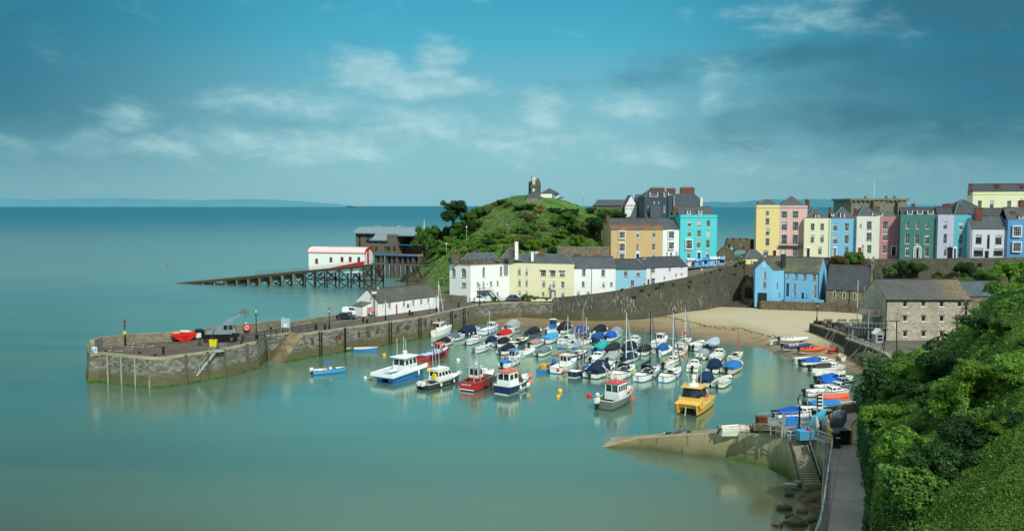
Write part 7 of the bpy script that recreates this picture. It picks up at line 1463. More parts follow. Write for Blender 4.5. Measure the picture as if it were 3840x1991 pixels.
def yacht(px, py, hd, L, lab, top, hc='#eceeea', boot='#2f6a94', sail=None, jib=None, mc='#cfd6d4', hood=None, fd='#e8ebe8', cabc='#eceeea', xm=.06, B=None, cat='sailing yacht', deck=None, fb=None, hat='#4a3a30'):
 t_ = base('sailing_yacht', lab, cat, px, py, hd); B = B or L*.33; fb = fb or .6+L*.045; Y = t_.location.y
 st = hull(t_, L, B, fb, bm(hc), boot, .6, 2.0, .25, .05, plain('#5a6268', .5), None, .35, bm(deck) if deck else None, .36, .7)
 c = cabin(t_, -L*.08, L*.27, B*.6, B*.34, fb*1.03, .48, bm(cabc), None, .9, .05, 3, None, front=False, ws=(.3,.75)); MB().box(-L*.085-.03, -L*.05, -.3, .3, fb*.9, fb*1.03+.46).build('hatch', plain(hat, .6), c)
 h = (py-top)/3130*Y/1.08 - fb; rig(t_, L*xm, fb+.4, h-.4, mc, L, B, L/2+.5, fb, sail, jib)
 if hood: b = MB(); b.loft([[(-L*.12+dx_, y, fb+.35+z*k) for y, z in ((-B*.33,0),(-B*.3,.55),(-B*.15,.8),(B*.15,.8),(B*.3,.55),(B*.33,0))] for dx_, k in ((0,1.),(.7,.95),(1.2,.35))], False); b.build('sprayhood', fabric(hood), t_)
 b = MB(); z = fb*1.1; [b.bar((-L/2+.1,s*B*.3,z),(-L/2+.05,s*B*.28,z+.6),.03) for s in (-1,1)]; b.bar((-L/2+.05,-B*.28,z+.6),(-L/2+.05,B*.28,z+.6),.03); [b.bar((-L/2-.03,s*.15,.1),(-L/2-.03,s*.15,fb),.03) for s in (-1,1)]; [b.bar((-L/2-.03,-.15,.2+.22*k),(-L/2-.03,.15,.2+.22*k),.03) for k in range(4)]; b.build('stern_ladder', STEEL, t_); guardrail(t_, st, .8, .5)
 if fd: fenders(t_, st, (.35,.55,.75), plain(fd, .5), -1, .13, .6)
 return t_, st
def openboat(px, py, hd, L, lab, hc, inter='#d8d2c0', rail='#e8e4d8', ob=None, grp=GRP1, z=0., B=None, nm='rowing_boat', cat='dinghy'):
 t_ = base(nm, lab, cat, px, py, hd, grp, z); B = B or L*.36; fb = .5+L*.02; st = hull(t_, L, B, fb, bm(hc), hc, .75, 2.2, .4, .1, plain(rail, .5), bm(inter), .12, None, .86, .25)
 b = MB(); [b.box(L*f-.13, L*f+.13, -B*.42*k, B*.42*k, fb*.66, fb*.66+.05) for f, k in ((-.36,.85),(-.1,1.),(.16,.85))]; b.build('thwarts', plain('#8a6a48', .6), t_)
 if ob: outboard(t_, -L/2-.1, 0, ob, .5, .5, .7)
 return t_
def rib(px, py, hd, L, lab, tc, hc='#e8ebe8', grp=GRP1, console=True, ob='#1d1f22', z=0., seatc='#e6e6e0', nob=1, B=None, nm='rigid_inflatable', tw=1.):
 t_ = base(nm, lab, 'inflatable boat', px, py, hd, grp, z); B = B or L*.36; r = B*.13*tw
 st = hull(t_, L*.96, B*.72, .5, bm(hc), hc, .95, 2.6, .35, 0, None, plain('#8a908e'), .3, None, .8, .4)
 pts = [(-L*.5, B*.36, .5), (-L*.2, B*.38, .5), (L*.15, B*.36, .56), (L*.36, B*.24, .68), (L*.48, B*.09, .8), (L*.5, 0, .82)]; pts += [(x, -y, z_) for x, y, z_ in pts[-2::-1]]
 MB().tube(pts, [r*.7]+[r]*9+[r*.7], 9).build('tube', plain(tc, .55), t_, True)
 if console: MB().loft([[(-.1,-.35,.4),(.45,-.35,.4),(.45,.35,.4),(-.1,.35,.4)],[(-.05,-.3,1.15),(.25,-.3,1.2),(.25,.3,1.2),(-.05,.3,1.15)]]).build('console', bm(seatc), t_); b = MB(); [b.cbox((-.7-.75*k,0,.65),.45,.7,.55) for k in range(2)]; b.build('jockey_seats', bm(seatc), t_)
 for k in range(nob if ob else 0): outboard(t_, -L/2-.05, (k-(nob-1)/2)*.7, ob, .65, .3, .95)
 return t_
exec(BOATS_SRC) if 'BOATS_SRC' in globals() else None
NAVY, BLK, GRYB, RB, LBL, TEA = '#1c2c4c', '#23272c', '#6c7a82', '#1f62b0', '#3f9ccc', '#2fa8a4'
rib(1310, 1313, 55, 3.2, 'small pale grey inflatable against the pier wall left of the blue rowing boat', '#b4bab4', console=False, ob=None)
openboat(1369, 1317, 85, 4.2, 'open blue rowing boat with white gunwale and red bottom by the pier wall', '#2f78b8')
rib(1508, 1275, 80, 3.6, 'lone pale inflatable tender floating below the pier wall', '#d2d6ce', console=False, ob=None, tw=1.5)
t_, st = motor(1232, 1400, 70, 4.6, 'small sky blue motor boat alone nearest the pier head', hc='#3f9ed0', ob='#c8ccc8', boot='#2a5f8a', cab=False)
b = MB(); [b.bar((x, s*.6, .7), (x, s*.55, 1.9), .04) for x in (-.6, .5) for s in (-1, 1)]; b.build('bimini_frame', STEEL, t_); MB().box(-.8, .7, -.75, .75, 1.9, 1.98).build('bimini', fabric('#1f6fc0'), t_); MB().tube([(.8,0,.6),(1.3,0,4.2)], .025).build('aerial', STEEL, t_)
def cat(px, py, hd, L, B, lab, hc, deckc, boot='#c8ccc8', grp=GRP1, nm='catamaran', fb=1.15):
 t_ = base(nm, lab, 'catamaran', px, py, hd, grp)
 for s in (-1, 1): hull(t_, L, B*.34, fb, bm(hc), boot, .95, 2.4, .3, 0, plain('#d8dcd8'), None, fb-.25, None, .3, .5, s*B*.33)
 return t_
t_ = cat(1637, 1252, 20, 8.8, 4.4, 'white sailing catamaran with grey sail bag berthed against the pier wall', '#eceeea', '#eceeea')
MB().loft([[(-3.6,-1.6,.75),(4.0,-1.3,.9),(4.0,1.3,.9),(-3.6,1.6,.75)],[(-3.6,-1.6,1.2),(4.0,-1.3,1.45),(4.0,1.3,1.45),(-3.6,1.6,1.2)]]).build('bridge_deck', BW, t_); cabin(t_, -1.6, 3.3, 3.6, 2.2, 1.2, 1.35, BW, None, 1.0, .1, 3, BW); MB().box(-2.9, -1.2, -1.5, 1.5, 2.75, 2.85).build('hardtop', BW, t_); rig(t_, 1.2, 2.5, (1252-1035)/3130*180/1.08-2.6, '#dfe4e2', 9, 4.5, 4.6, 1.4, '#8f9aa2', '#e4e8e6')
motor(1705, 1277, 62, 5.4, 'white motor boat with slate grey cover below the sailing catamaran', '#5f6d78', arch=True)
motor(1668, 1295, 52, 5.6, 'white cabin boat with black cockpit cover behind the red and blue fishing boat', BLK)
t_, st = fishing(1628, 1343, 36.4, 7.2, 'red hulled fishing boat with blue deck and tall orange brown mast', '#c2262c', (.12,.36), roof='#e0582c', rail='#2a74b4', inter=bm('#2f86bc'), mast=7.2, whh=1.8, boot='#8a1f22')
[MB().torus((x, -h-.06, s*.55), .24, .1, 'y', 10, 5).build('tyre_fender', plain('#1b1c1e', .8), t_) for x, h, s, t in st[2:8]]; MB().torus((1.0,-1.1,1.9), .32, .09, 'y', 12, 6).build('lifebuoy', ORANGE, t_); b = MB(); b.cbox((-2.6,0,.8),1.1,1.4,.6); b.cbox((-1.0,.2,.8),1.,1.,.7); b.build('fish_boxes', plain('#d8dcd4'), t_)
t_ = cat(1505, 1416, 31, 8.2, 3.6, 'big bright blue catamaran workboat with white wheelhouse', '#2a7cc8', '#e4e8e6', '#2468ac')
MB().loft([[(-4.7,-2.1,.72),(3.9,-1.8,.8),(3.9,1.8,.8),(-4.7,2.1,.72)],[(-4.8,-2.2,1.0),(4.4,-1.7,1.2),(4.4,1.7,1.2),(-4.8,2.2,1.0)]]).build('bridge_deck', bm('#2a7cc8'), t_); b = MB(); [b.loft([[(-4.8,s*2.2,.98),(4.2,s*1.95,1.25),(4.2,s*2.05,1.25),(-4.8,s*2.32,.98)],[(-4.8,s*2.2,1.5),(4.6,s*1.75,1.95),(4.6,s*1.85,1.95),(-4.8,s*2.32,1.5)]]) for s in (-1,1)]; b.box(-4.9,-4.7,-2.3,2.3,.95,1.5); b.build('bulwark', BW, t_); MB().box(-4.7,4.2,-1.9,1.9,1.0,1.06).build('deck', plain('#6d7674', .8), t_)
c = cabin(t_, -.6, 2.9, 2.7, 2.3, 1.06, 2.3, BW, None, .15, .1, 3, BW, .45, ws=(.5,.82)); MB().lathe((1.0,0,3.5),[(.7,0),(.65,.15),(.3,.2),(.28,.5),(.4,.55),(.35,.8),(.01,.85)],12).build('radar', BW, c); b = MB(); [b.tube([(x,y,3.4),(x,y,6.4)],.035) for x,y in ((.1,-.9),(.1,.9),(1.8,.9))]; b.build('aerials', CREAMW, c)
guardrail(t_, [(x, 2., 1.6+.04*i, i/10) for i, x in enumerate(np.linspace(-4.7, 4.7, 11))], .5, .8)
MB().ball((1.4,-2.5,.9),(.16,.16,.45),8,6).build('fender', CREAMW, t_); MB().ball((4.9,-1.6,1.3),.42,10,7).build('buoy', ORANGE, t_); MB().ball((4.6,-2.1,.7),.4,10,7).build('buoy', YELLOW, t_)
t_, st = motor(1652, 1442, 36, 7.6, 'dark hulled white patrol boat with twin pale outboards right of the blue workboat', hc='#3a4046', boot='#22262a', cab=False, ob='#d8dcda', nob=2, seats=False, stripe='#e4e8e6', inter=bm('#8a908e'), B=2.9)
c = cabin(t_, -1.6, 2.6, 2.1, 1.5, .85, 1.75, BW, None, .8, .1, 4, BW, ws=(.45,.78)); b = MB(); [b.tube([(x,y,2.6),(x-.2,y,5.6)],.03) for x,y in ((-1.,-.7),(-1.,.6),(-.2,.7))]; b.build('aerials', CREAMW, c); MB().lathe((-.3,0,2.7),[(.35,0),(.35,.25),(.05,.3),(.05,.6)],10).build('radar', BW, c); MB().ball((4.5,-.1,1.15),(.6,.45,.38),10,6).build('bow_fender', plain('#c9cdc9'), t_); MB().cbox((-1.7,-.3,1.6),.5,.5,.9).build('oilskins', YELLOW, t_); fenders(t_, st, (.3,.7), CREAMW, -1, .16, .6)
t_, st = fishing(1800, 1450, 30, 7.4, 'rusty red trawler lettered on its stern with tall grey gantry', '#b8242c', (-.24,-.02), '#e4e4da', '#d8d8d0', 2.3, 1.25, '#6a7268', '#2a302c', plain('#5a6058', .8), sr=.15, B=3.2, wins=1, ww=.55)
MB().box(-2.1,-.1,-.92,.92,1.01,1.75).build('red_band', bm('#b8242c'), t_); b = MB(); [b.bar((x,s*1.25,1.3),(x+.1,s*1.0,5.4),.12) for x in (-3.6,-1.9) for s in (-1,1)]; [b.bar((-3.5,-1.0,z),(-3.5,1.0,z),.1) for z in (3.6,5.4)]; [b.bar((-3.5,s,5.4),(-1.8,s,5.4),.1) for s in (-1.,1.)]; b.bar((-1.8,-1,5.4),(-1.8,1,5.4),.1); b.bar((-1.8,-1,3.6),(-1.8,1,3.6),.1); b.build('gantry', plain('#8ba0a4'), t_)
x0, h0, s0, _ = st[0]; text_mesh('lettering', "KATE 'W'", .42, plain('#eef0ee'), t_, Matrix.Translation((x0-.02, .1, s0*.68)) @ Matrix.Rotation(-PI/2, 4, 'Z') @ Matrix.Rotation(PI/2, 4, 'X')); MB().box(x0-.03, x0-.005, -h0*.9, h0*.9, .2, .33).build('white_stripe', BW, t_)
b = MB(); [b.cbox((random.uniform(.6,2.6), random.uniform(-.9,.9), 1.1+random.uniform(0,.5)), .7,.6,.5, random.uniform(0,3)) for k in range(12)]; b.build('deck_gear', ground('gear', '#6a6050', '#3e3c34', 5.), t_); MB().cbox((-.6,-1.68,.95),1.5,.1,.95,0,.2).build('trawl_door', RUST, t_); MB().cbox((1.2,-1.75,1.1),1.5,.1,.9).build('trawl_door', plain('#4a4a44',.9), t_); b = MB(); b.bar((-1.4,-.4,3.4),(-1.4,-.4,4.3),.12); b.cbox((-1.5,-.4,3.9),.4,.4,.3); b.build('floodlight', CREAMW, t_); MB().cbox((1.9,.5,1.9),.8,.9,1.2).build('net_drum_cover', BW, t_)
t_, st = fishing(1928, 1463, 34, 6.8, 'navy hulled fishing boat with white wheelhouse and bright orange roof', '#1d2f5c', (-.42,-.02), '#eef0ee', '#e0562a', 2.3, 1.15, '#c8d0cc', '#d8dcd8', B=3.3, wins=2, ww=.72, sr=.1, fd=None)
b = MB(); b.tube([(-.6,0,3.2),(-.6,0,5.2)],.1); b.tube([(-.6,0,5.2),(2.6,0,2.2)],.06); b.tube([(-.6,0,3.5),(-3.8,.6,2.9)],.1); b.build('derrick', plain('#a59f86'), t_); b = MB(); [b.cbox((random.uniform(.8,2.6), random.uniform(-.7,.7), 1.3+random.uniform(0,.4)),.6,.5,.5,random.uniform(0,3)) for k in range(9)]; b.build('deck_gear', ground('gear', '#6a6050', '#3e3c34', 5.), t_)
guardrail(t_, st, .7, .9); [MB().ball((x,-1.62+.1*abs(x),.75),(.22,.22,.4),8,6).build('fender', plain('#d8dcc8'), t_) for x in (-.6,1.4,1.9)]; [MB().ball((x,y,z),.38,9,6).build('buoy', plain('#e8685a'), t_) for x,y,z in ((2.6,-1.3,.9),(3.2,-.8,1.7))]
t_, st = fishing(1917, 1370, 50, 6.2, 'white fishing boat with blue gunwale and blue wheelhouse roof, alone mid harbour', '#e6ecee', (.04,.3), roof='#2a82cc', rail='#2a82cc', inter=bm('#3a94d4'), whh=1.9, boot='#2a4a7a', wins=2); outboard(t_, -3.2, 0); MB().ball((-.6,.8,1.5),.3,8,6).build('buoy', plain('#e8584a'), t_); fenders(t_, st, (.5,.7), plain('#e89a94'), -1, .16, .35)
motor(1762, 1253, 34, 6.4, 'navy hulled cruiser with navy cover and row of white fenders by the pier bend', NAVY, '#22304e', fd='#e8ebe8', ch=1.1)
t_, st = fishing(1832, 1250, 32, 6.4, 'white wheelhouse boat with blue strakes at the pier bend', '#e4e8ea', (.1,.36), whh=1.5, rail='#28467e', boot='#22406e', fd='#2f6ec0', mast=4)
motor(1775, 1286, 48, 5.2, 'all white open speedboat below the navy cruiser', seats=True, ob='#8aa0b4')
motor(1806, 1317, 50, 4.8, 'small white motor boat with blue striped sides and large grey outboard', hc='#dfe6ec', stripe='#2a4f92', boot='#28467e', cab=False, ob='#6a7680')
motor(1898, 1262, 48, 5.8, 'white speedboat under a bright red cover', '#c0222e', arch=True, stripe='#b8343c')
motor(1852, 1288, 46, 5.0, 'white motor boat with short navy cover beside the red covered speedboat', NAVY, ch=.9, t1=.45)
motor(1890, 1294, 46, 5.6, 'white cruiser with charcoal tonneau cover left of the wooden masted boat', BLK, ob='#5f7890')
motor(1908, 1321, 52, 5.6, 'white cabin cruiser with black tonneau nearest the open water mid row', BLK, ob='#3d4a58')
motor(1925, 1232, 48, 6.2, 'larger cruiser with pale grey canopy behind the wooden masted boat', '#98a2a4', ch=1.2, inter=bm('#caa860'))
yacht(1948, 1293, 50, 7.2, 'dark hulled sailing boat with varnished mast and cream deck', 1150, '#22343c', '#5a8a96', '#5f7078', None, '#a8703c', None, None, '#ddd8c2', cat='sailing boat', deck='#e4e0cc')
rib(1977, 1330, 55, 4.8, 'white inflatable with pink fenders beside the open water', '#e2e4e0', ob='#d0d4d0'); motor(2012, 1297, 52, 5.2, 'pale speedboat with dusty pink cover and tubular frame', '#a58a88', arch=True, ch=.55, cab=False)
motor(2003, 1258, 48, 6.0, 'dark grey boat under black cover with roof rack', BLK, '#4a5a62', arch=True, ch=1.0); motor(2042, 1328, 48, 5.2, 'white motor boat with mid grey cover and tall outboard', GRYB, ob='#6a7884')
t_, st = fishing(2075, 1245, 42, 6.2, 'white cruiser with blue framed open wheelhouse at the sand edge', '#e6eaea', (-.1,.12), '#2f6cb4', '#eceeea', 2.1, rail='#c8ccd0', wins=2, cat='motor boat'); outboard(t_, -3.2, .4, '#2a5a9c')
motor(2070, 1280, 50, 6.0, 'white speedboat with light blue cockpit cover', LBL, ob='#55646e', ch=.9, stripe='#d8dcd8'); motor(2121, 1243, 44, 6.2, 'white cruiser under a tall black cover at the sand edge', BLK, ch=1.4)
yacht(2126, 1283, 45, 7.0, 'white bilge keel yacht with pale mast in the back row, left one', 1183, boot='#8a98a0', fd='#e8ebe8'); motor(2182, 1253, 48, 6.0, 'navy and white cruiser with royal blue cover behind a small yacht', '#1f4a92', '#2a3c66', ch=1.0)
yacht(2196, 1286, 45, 6.4, 'white yacht with blue sprayhood in the back row, right one', 1190, boot='#aab4b8', hood='#2a5a9c'); motor(2252, 1253, 46, 6.4, 'white cruiser with charcoal cover and radar mast by the sand', BLK, ch=1.2, ob='#e0dcc8')
motor(2245, 1277, 50, 5.6, 'navy boat with blue cover ringed by many white fenders', '#234f8c', '#22304e', fd='#eceeea', ch=.9); motor(2312, 1261, 40, 6.0, 'white cruiser with pale grey green cover last in the back row', '#7f9298', ch=1.1)
motor(2296, 1273, 55, 5.4, 'white cuddy boat with vivid royal blue cover', '#2058b4', ch=1.0, t1=.5); motor(2255, 1315, 44, 5.4, 'blue hulled boat under a turquoise cover', TEA, '#1f78b8', boot='#7a2a2a', cab=False, fd='#e8e0d0', ch=.9, t1=.8)
motor(2300, 1320, 44, 5.8, 'white boat with charcoal cover beside the turquoise covered one', '#2c3036', ch=.9, t1=.75)
for x, lab in ((2110, 'left of two small blue and white kayaks adrift between the rafts'), (2162, 'right of two small blue and white kayaks adrift between the rafts')):
 p = at_z(x, 1307, 0); kayak((p.x, p.y, .12), 3., .8, .4, plain('#1f5fb4', .4), R(8), 0, lab)
yacht(2152, 1301, 60, 5.4, 'grey and white dayboat with twin thin masts behind the blue kayaks', 1225, '#c4cccc', '#8a98a0', fd=None)
openboat(2112, 1340, 58, 6.0, 'varnished open sailing dinghy with wooden spars and grey hull', '#8fa8b0', '#a87848', '#7a4a2c')
yacht(2166, 1343, 62, 6.4, 'navy hulled yacht with cream deck and wooden hatch in the middle row', 1230, '#22407c', '#1f3a66', None, None, '#c0c6c4', None, '#e4e4dc', '#e8e4d2', deck='#e8e4d2', hat='#8a4a22')
t_ = openboat(2058, 1388, 62, 5.6, 'blue workboat with wooden deck and yellow oilskins aboard', '#2a86cc', '#7a5a3c', '#c89a4a'); MB().cbox((-1.6,0,.9),.7,.7,.9).build('oilskins', plain('#e0b84a'), t_); MB().ball((1.6,0,1.3),(.4,.4,.7),8,6).build('net_bundle', plain('#2a7ab8'), t_)
t_, st = fishing(2118, 1389, 58, 6.6, 'white cabin boat with two tall dark windows in front of the navy yacht', '#eceeea', (-.08,.2), whh=1.9, rail='#d8dcd8', boot='#2a4a8c', wins=1); MB().ball((-3.2,-.6,.7),.3,8,6).build('buoy', RED, t_); MB().ball((-2.6,-1.4,.5),.3,8,6).build('buoy', plain('#e8685a'), t_)
yacht(2182, 1402, 55, 7.2, 'navy hulled motor sailer with blue cabin sides and ochre mast', 1150, '#1c2c50', '#e0e0d8', None, None, '#b08a48', None, '#ece8dc', '#3a78b4', deck='#7fc4d0', hat='#c8982c')
t_, st = motor(2258, 1403, 58, 7.6, 'large white sports cruiser with navy canopy and big black outboard', '#222e48', ch=1.5, t1=.58, ob='#3f464c', fd='#e8ebe8');
motor(2237, 1352, 45, 5.4, 'white cuddy boat with thin red boot line in the middle row', hc='#e8e8e2', boot='#a03a34', seats=False); motor(2297, 1353, 40, 5.6, 'white boat with faded grey cover blurred in the middle row', '#9aa4a2', ch=.8)
motor(2364, 1318, 46, 6.0, 'white cruiser with navy black cover and stern rails', '#1f2a3a', ch=1.1); motor(2378, 1290, 38, 6.4, 'plain white fly bridge cruiser at the rear of the raft', arch=True, ch=.5)
yacht(2343, 1408, 50, 8.4, 'white yacht with pale furled jib and dark sprayhood, leftmost of the three big ones', 1168, boot='#8a9094', sail='#1f2c48', jib='#e6e8e4', hood='#232c3c', fd='#eceae0')
motor(2365, 1353, 62, 5.6, 'low dark covered boat behind the leftmost big yacht', NAVY, ch=.7, hc='#d8dcda')
t_, st = yacht(2432, 1415, 56, 8.6, 'white yacht with black mast and lettered dodger, middle of the three big ones', 1144, boot='#1f6a9c', sail='#1c2c4c', jib='#3a6aa0', mc='#1b1d20', hood='#20262e', fd='#24408c')
b = MB(); b.loft([[(-3.3,-1.28,1.3),(-.9,-1.44,1.28),(-.9,-1.48,1.28),(-3.3,-1.32,1.3)],[(-3.3,-1.28,1.95),(-.9,-1.44,1.93),(-.9,-1.48,1.93),(-3.3,-1.32,1.95)]]); d_ = b.build('dodger', plain('#16191d', .8), t_); text_mesh('lettering', 'APATENE', .46, plain('#f0f2f0'), d_, Matrix.Translation((-2.1, -1.44, 1.6)) @ Matrix.Rotation(-.066, 4, 'Z') @ Matrix.Rotation(PI/2, 4, 'X')); MB().tube([(-3.9,.9,1.1),(-3.7,.9,2.1)],.1).build('danbuoy', plain('#d0e020'), t_)
yacht(2518, 1418, 52, 8.0, 'white yacht with blue furled jib and brown hatch, rightmost of the three big ones', 1168, boot='#2a8ac4', sail='#e4e6e0', jib='#2a62a8', fd='#24408c', hat='#3c2c26')
motor(2421, 1324, 48, 5.6, 'white boat with black cover behind the black masted yacht', '#2a2c30', arch=True); rib(2490, 1327, 58, 5.8, 'white inflatable with deep blue cover in the eastern raft', '#dfe2e0', console=False);
t_, st = motor(2488, 1320, 58, 4.6, 'blue covered launch tucked inside the eastern raft', '#1f5c98', ch=.9, cab=False)
t_, st = fishing(2475, 1296, 55, 6.2, 'white wheelhouse cruiser flying small flags near the sand', '#eceeea', (-.05,.2), whh=1.6, rail='#c8ccca', cat='motor boat'); b = MB(); b.tube([(-2.9,.6,1),(-2.9,.6,2.8)],.03); b.build('staff', CREAMW, t_); MB().quad((-2.9,.62,2.7),(-3.5,.7,2.6),(-3.5,.7,2.1),(-2.9,.62,2.2)).build('flag', plain('#c85a64'), t_)
yacht(2566, 1297, 55, 7.0, 'cream yacht with crimson sail cover and leaning blue stays near the sand', 1160, '#e6e0d4', '#8a3a36', '#b8283c', '#5a92bc', hat='#6a3a2c', fd=None); yacht(2556, 1328, 55, 5.6, 'small cream pocket yacht with wooden hatch and dark bottom', 1245, '#e2dcc8', '#2b3a48', None, None, '#c8ccc8', None, None, '#e4dfcc', hat='#8a4a22')
motor(2517, 1371, 58, 6.0, 'white work launch with yellow gear behind the rightmost big yacht', inter=bm('#c8a83c'), hc='#e8e8e0'); motor(2614, 1305, 50, 6.8, 'long white inflatable launch with twin black outboards by the sand', nob=2, cab=False, hc='#eceeec')
motor(2673, 1302, 52, 6.2, 'dark hulled boat with big pale blue grey cover at the sand edge', '#a4b8c4', '#232f48', cab=False, t1=.85, ch=.8); motor(2638, 1340, 45, 5.2, 'faded grey covered boat with twin white outboards', '#8c9a9e', nob=2, ob='#dfe3e2', cab=False)
motor(2694, 1342, 42, 6.2, 'white sports cruiser with twin white outboards right of the faded one', nob=2, ob='#e6e9e6', ch=.9, arch=True)
yacht(2760, 1349, 62, 5.8, 'small cream sailing boat with orange red mast off the sand alone', 1244, '#ddd6c2', '#8a4a40', None, None, '#c85a2c', None, None, '#e4e0d0', cat='sailing boat', xm=.16)
motor(2603, 1384, 18, 5.6, 'white cabin boat seen squarely from astern', hc='#eceeea', boot='#4a5258', cabc='#f0f2f0'); motor(2682, 1388, 42, 5.6, 'white speedboat with upright navy canopy and black outboard', NAVY, ch=1.2, t1=.5); motor(2752, 1389, 58, 6.4, 'beige speedboat with medium blue cover on the right flank', '#2a72b0', '#ddd4b8', ch=.8, stripe='#8a7a5a', boot='#3a3a34')
motor(2648, 1438, 42, 5.4, 'navy bottomed boat with navy cover nearest the slipway', '#1f3258', '#e4e8ea', boot='#1c2c54', ch=1.0); motor(2714, 1441, 55, 5.6, 'white open fishing launch with bare seats and tan cushion at the front right', cab=False, ob='#7a868c', inter=bm('#dcdcd0'))
t_, st = fishing(2312, 1516, 36, 7.8, 'white pilot cutter with red cabin roof and green aft deck in the open foreground', '#68726c', (-.18,.2), '#eef2f2', '#d83224', 2.3, 1.15, '#c8d0cc', '#5a2a2a', bm('#3f7a4c'), B=3.3, wins=4, ww=.7, cat='pilot boat')
outboard(t_, -4.4, .5, '#dfe4e2', 1., .1, 1.2); b = MB(); [b.bar((x,s*.8,3.3),(x-.2,s*.8,4.2),.06) for x in (-1.2,.2) for s in (-1,1)]; b.bar((-1.4,-.9,4.2),(-1.4,.9,4.2),.08); b.bar((0,-.9,4.2),(0,.9,4.2),.08); b.tube([(-1.3,.6,4.),(-2.2,1.,6.2)],.05); b.tube([(.2,-.5,3.4),(-2.4,1.,5.8)],.06); b.build('radar_frame', CREAMW, t_); guardrail(t_, st, .5, .9); MB().torus((1.6,-1.35,1.75),.33,.09,'y',12,6).build('lifebuoy', ORANGE, t_); [MB().ball((x,-1.75+.12*x,.6),(.18,.18,.4),8,6).build('fender', ORANGE, t_) for x in (1.8,2.4)]; MB().ball((-3.6,1.,1.9),.33,9,6).build('buoy', plain('#e8c8b4'), t_)
t_ = cat(2602, 1534, 206, 7.6, 3.9, 'yellow fishing catamaran pointing its bows at the camera', '#dba63a', '#dba63a', '#26282a', fb=1.2); YB = bm('#dfae48')
MB().loft([[(-3.9,-2.,.9),(3.6,-1.9,.95),(3.6,1.9,.95),(-3.9,2.,.9)],[(-4.,-2.1,1.3),(4.1,-1.7,1.55),(4.1,1.7,1.55),(-4.,2.1,1.3)]]).build('bridge_deck', YB, t_); MB().loft([[(1.2,-1.9,1.4),(4.0,-1.6,1.5),(4.0,1.6,1.5),(1.2,1.9,1.4)],[(1.2,-1.7,2.1),(3.2,-1.3,1.9),(3.2,1.3,1.9),(1.2,1.7,2.1)]]).build('foredeck', YB, t_); c = cabin(t_, -1.2, 2.0, 2.9, 2.5, 1.9, 1.35, plain('#2c3438', .25), None, .35, .1, 3, YB, .35, ws=(.15,.9))
MB().lathe((.4,0,3.35),[(.8,0),(.6,.25),(.3,.4),(.22,.9),(.35,1.),(.3,1.5),(.01,1.55)],12).build('radar_mast', CREAMW, c); b = MB(); [b.tube([(x,y,3.3),(x,y*1.05,7.)],.025) for x,y in ((.2,-.7),(.4,.5),(0,.9))]; b.build('aerials', CREAMW, c); b = MB(); [b.bar((x,s*1.9,1.4),(x,s*1.9,2.5),.05) for x in (-3.8,-2.4,3.2) for s in (-1,1)]; [b.bar((-3.8,s*1.9,2.5),(-2.4,s*1.9,2.5),.05) for s in (-1,1)]; b.build('deck_rail', STEEL, t_); [MB().cbox((-3.1+.6*k,-.8+.7*k,1.9),.8,.9,1.2,.3*k).build('fish_bin', plain(cc_), t_) for k, cc_ in enumerate(('#2a58a4','#8a8474','#2f4f92'))]; MB().tube([(4.4,0,1.3),(4.9,0,.1)],.08).build('anchor', GALV, t_); MB().ball((.2,1.9,2.2),(.35,.2,.3),8,6).build('buoy', ORANGE, t_)
rib(2974, 1309, 84, 6.6, 'long white inflatable pulled up first on the sand edge', '#d6d9d6', grp=GRP2, seatc='#eceeec'); rib(2908, 1305, 80, 3.0, 'tiny pale tender behind the long white inflatable', '#c8ccc8', grp=GRP2, console=False, ob=None)
rib(2985, 1326, 82, 6.4, 'navy tubed inflatable with white seats and black engine', '#24386c', grp=GRP2); rib(3046, 1338, 80, 6.2, 'orange tubed inflatable rescue boat behind a white hull', '#d85a2c', grp=GRP2, seatc='#c8502c')
openboat(3028, 1358, 82, 6.0, 'bare white hulled launch beside the orange rescue boat', '#eceeea', grp=GRP2, ob='#8a9296', nm='motor_boat', cat='motor boat'); motor(3062, 1369, 82, 6.4, 'white cuddy boat with vivid blue cover, first of the blue covered row', '#1f60b8', grp=GRP2, ch=.7, t1=.55); motor(3100, 1388, 82, 6.4, 'white cuddy boat with grey black cover between the blue ones', '#3a4248', grp=GRP2, ch=.55, t1=.5)
openboat(3108, 1408, 84, 6.2, 'plain white open clinker launch in the quay row', '#e6e8e2', grp=GRP2, nm='motor_boat', cat='motor boat'); motor(3126, 1431, 82, 6.2, 'white cuddy boat with long royal blue cover midway down the quay row', '#1a62c0', grp=GRP2, ch=.7, t1=.55); motor(3136, 1447, 84, 6.0, 'grey hulled cuddy boat with bright blue cover in the quay row', '#1e68c4', '#4a5258', grp=GRP2, ch=.65, t1=.5); motor(3118, 1463, 84, 6.2, 'white cuddy boat with bare cockpit below the blue covered pair', grp=GRP2)
motor(3098, 1482, 86, 6.8, 'white motor launch with navy bottom beside the orange inflatable raft', hc='#e4e8ea', boot='#1f3468', grp=GRP2); rib(3122, 1499, 88, 5.2, 'fat orange inflatable with grey lower tube in the quay row', '#d8623c', '#b0b4b0', GRP2, False, None, tw=1.6)
motor(3108, 1530, 88, 6.8, 'white launch with pale blue cover just behind the platform wall', '#2f7ec0', grp=GRP2, ch=.4, t1=.7, cab=False); rib(3130, 1517, 88, 4.8, 'dull orange inflatable half hidden by the pale blue covered launch', '#c8603c', '#c8ccc8', GRP2, False, None)
motor(2985, 1562, 80, 6.4, 'white cuddy boat with dark blue cover beside the platform railing', '#1f56b0', grp=GRP2, ch=.7, t1=.55)
rib(3124, 1346, 60, 2.8, 'small scarlet inflatable on the wet sand by the quay wall', '#c8323a', '#c83a40', GRP2, False, None, tw=1.5); openboat(3156, 1364, 10, 3.6, 'small white dinghy end on beside the scarlet inflatable', '#e4e8e4', grp=GRP2)
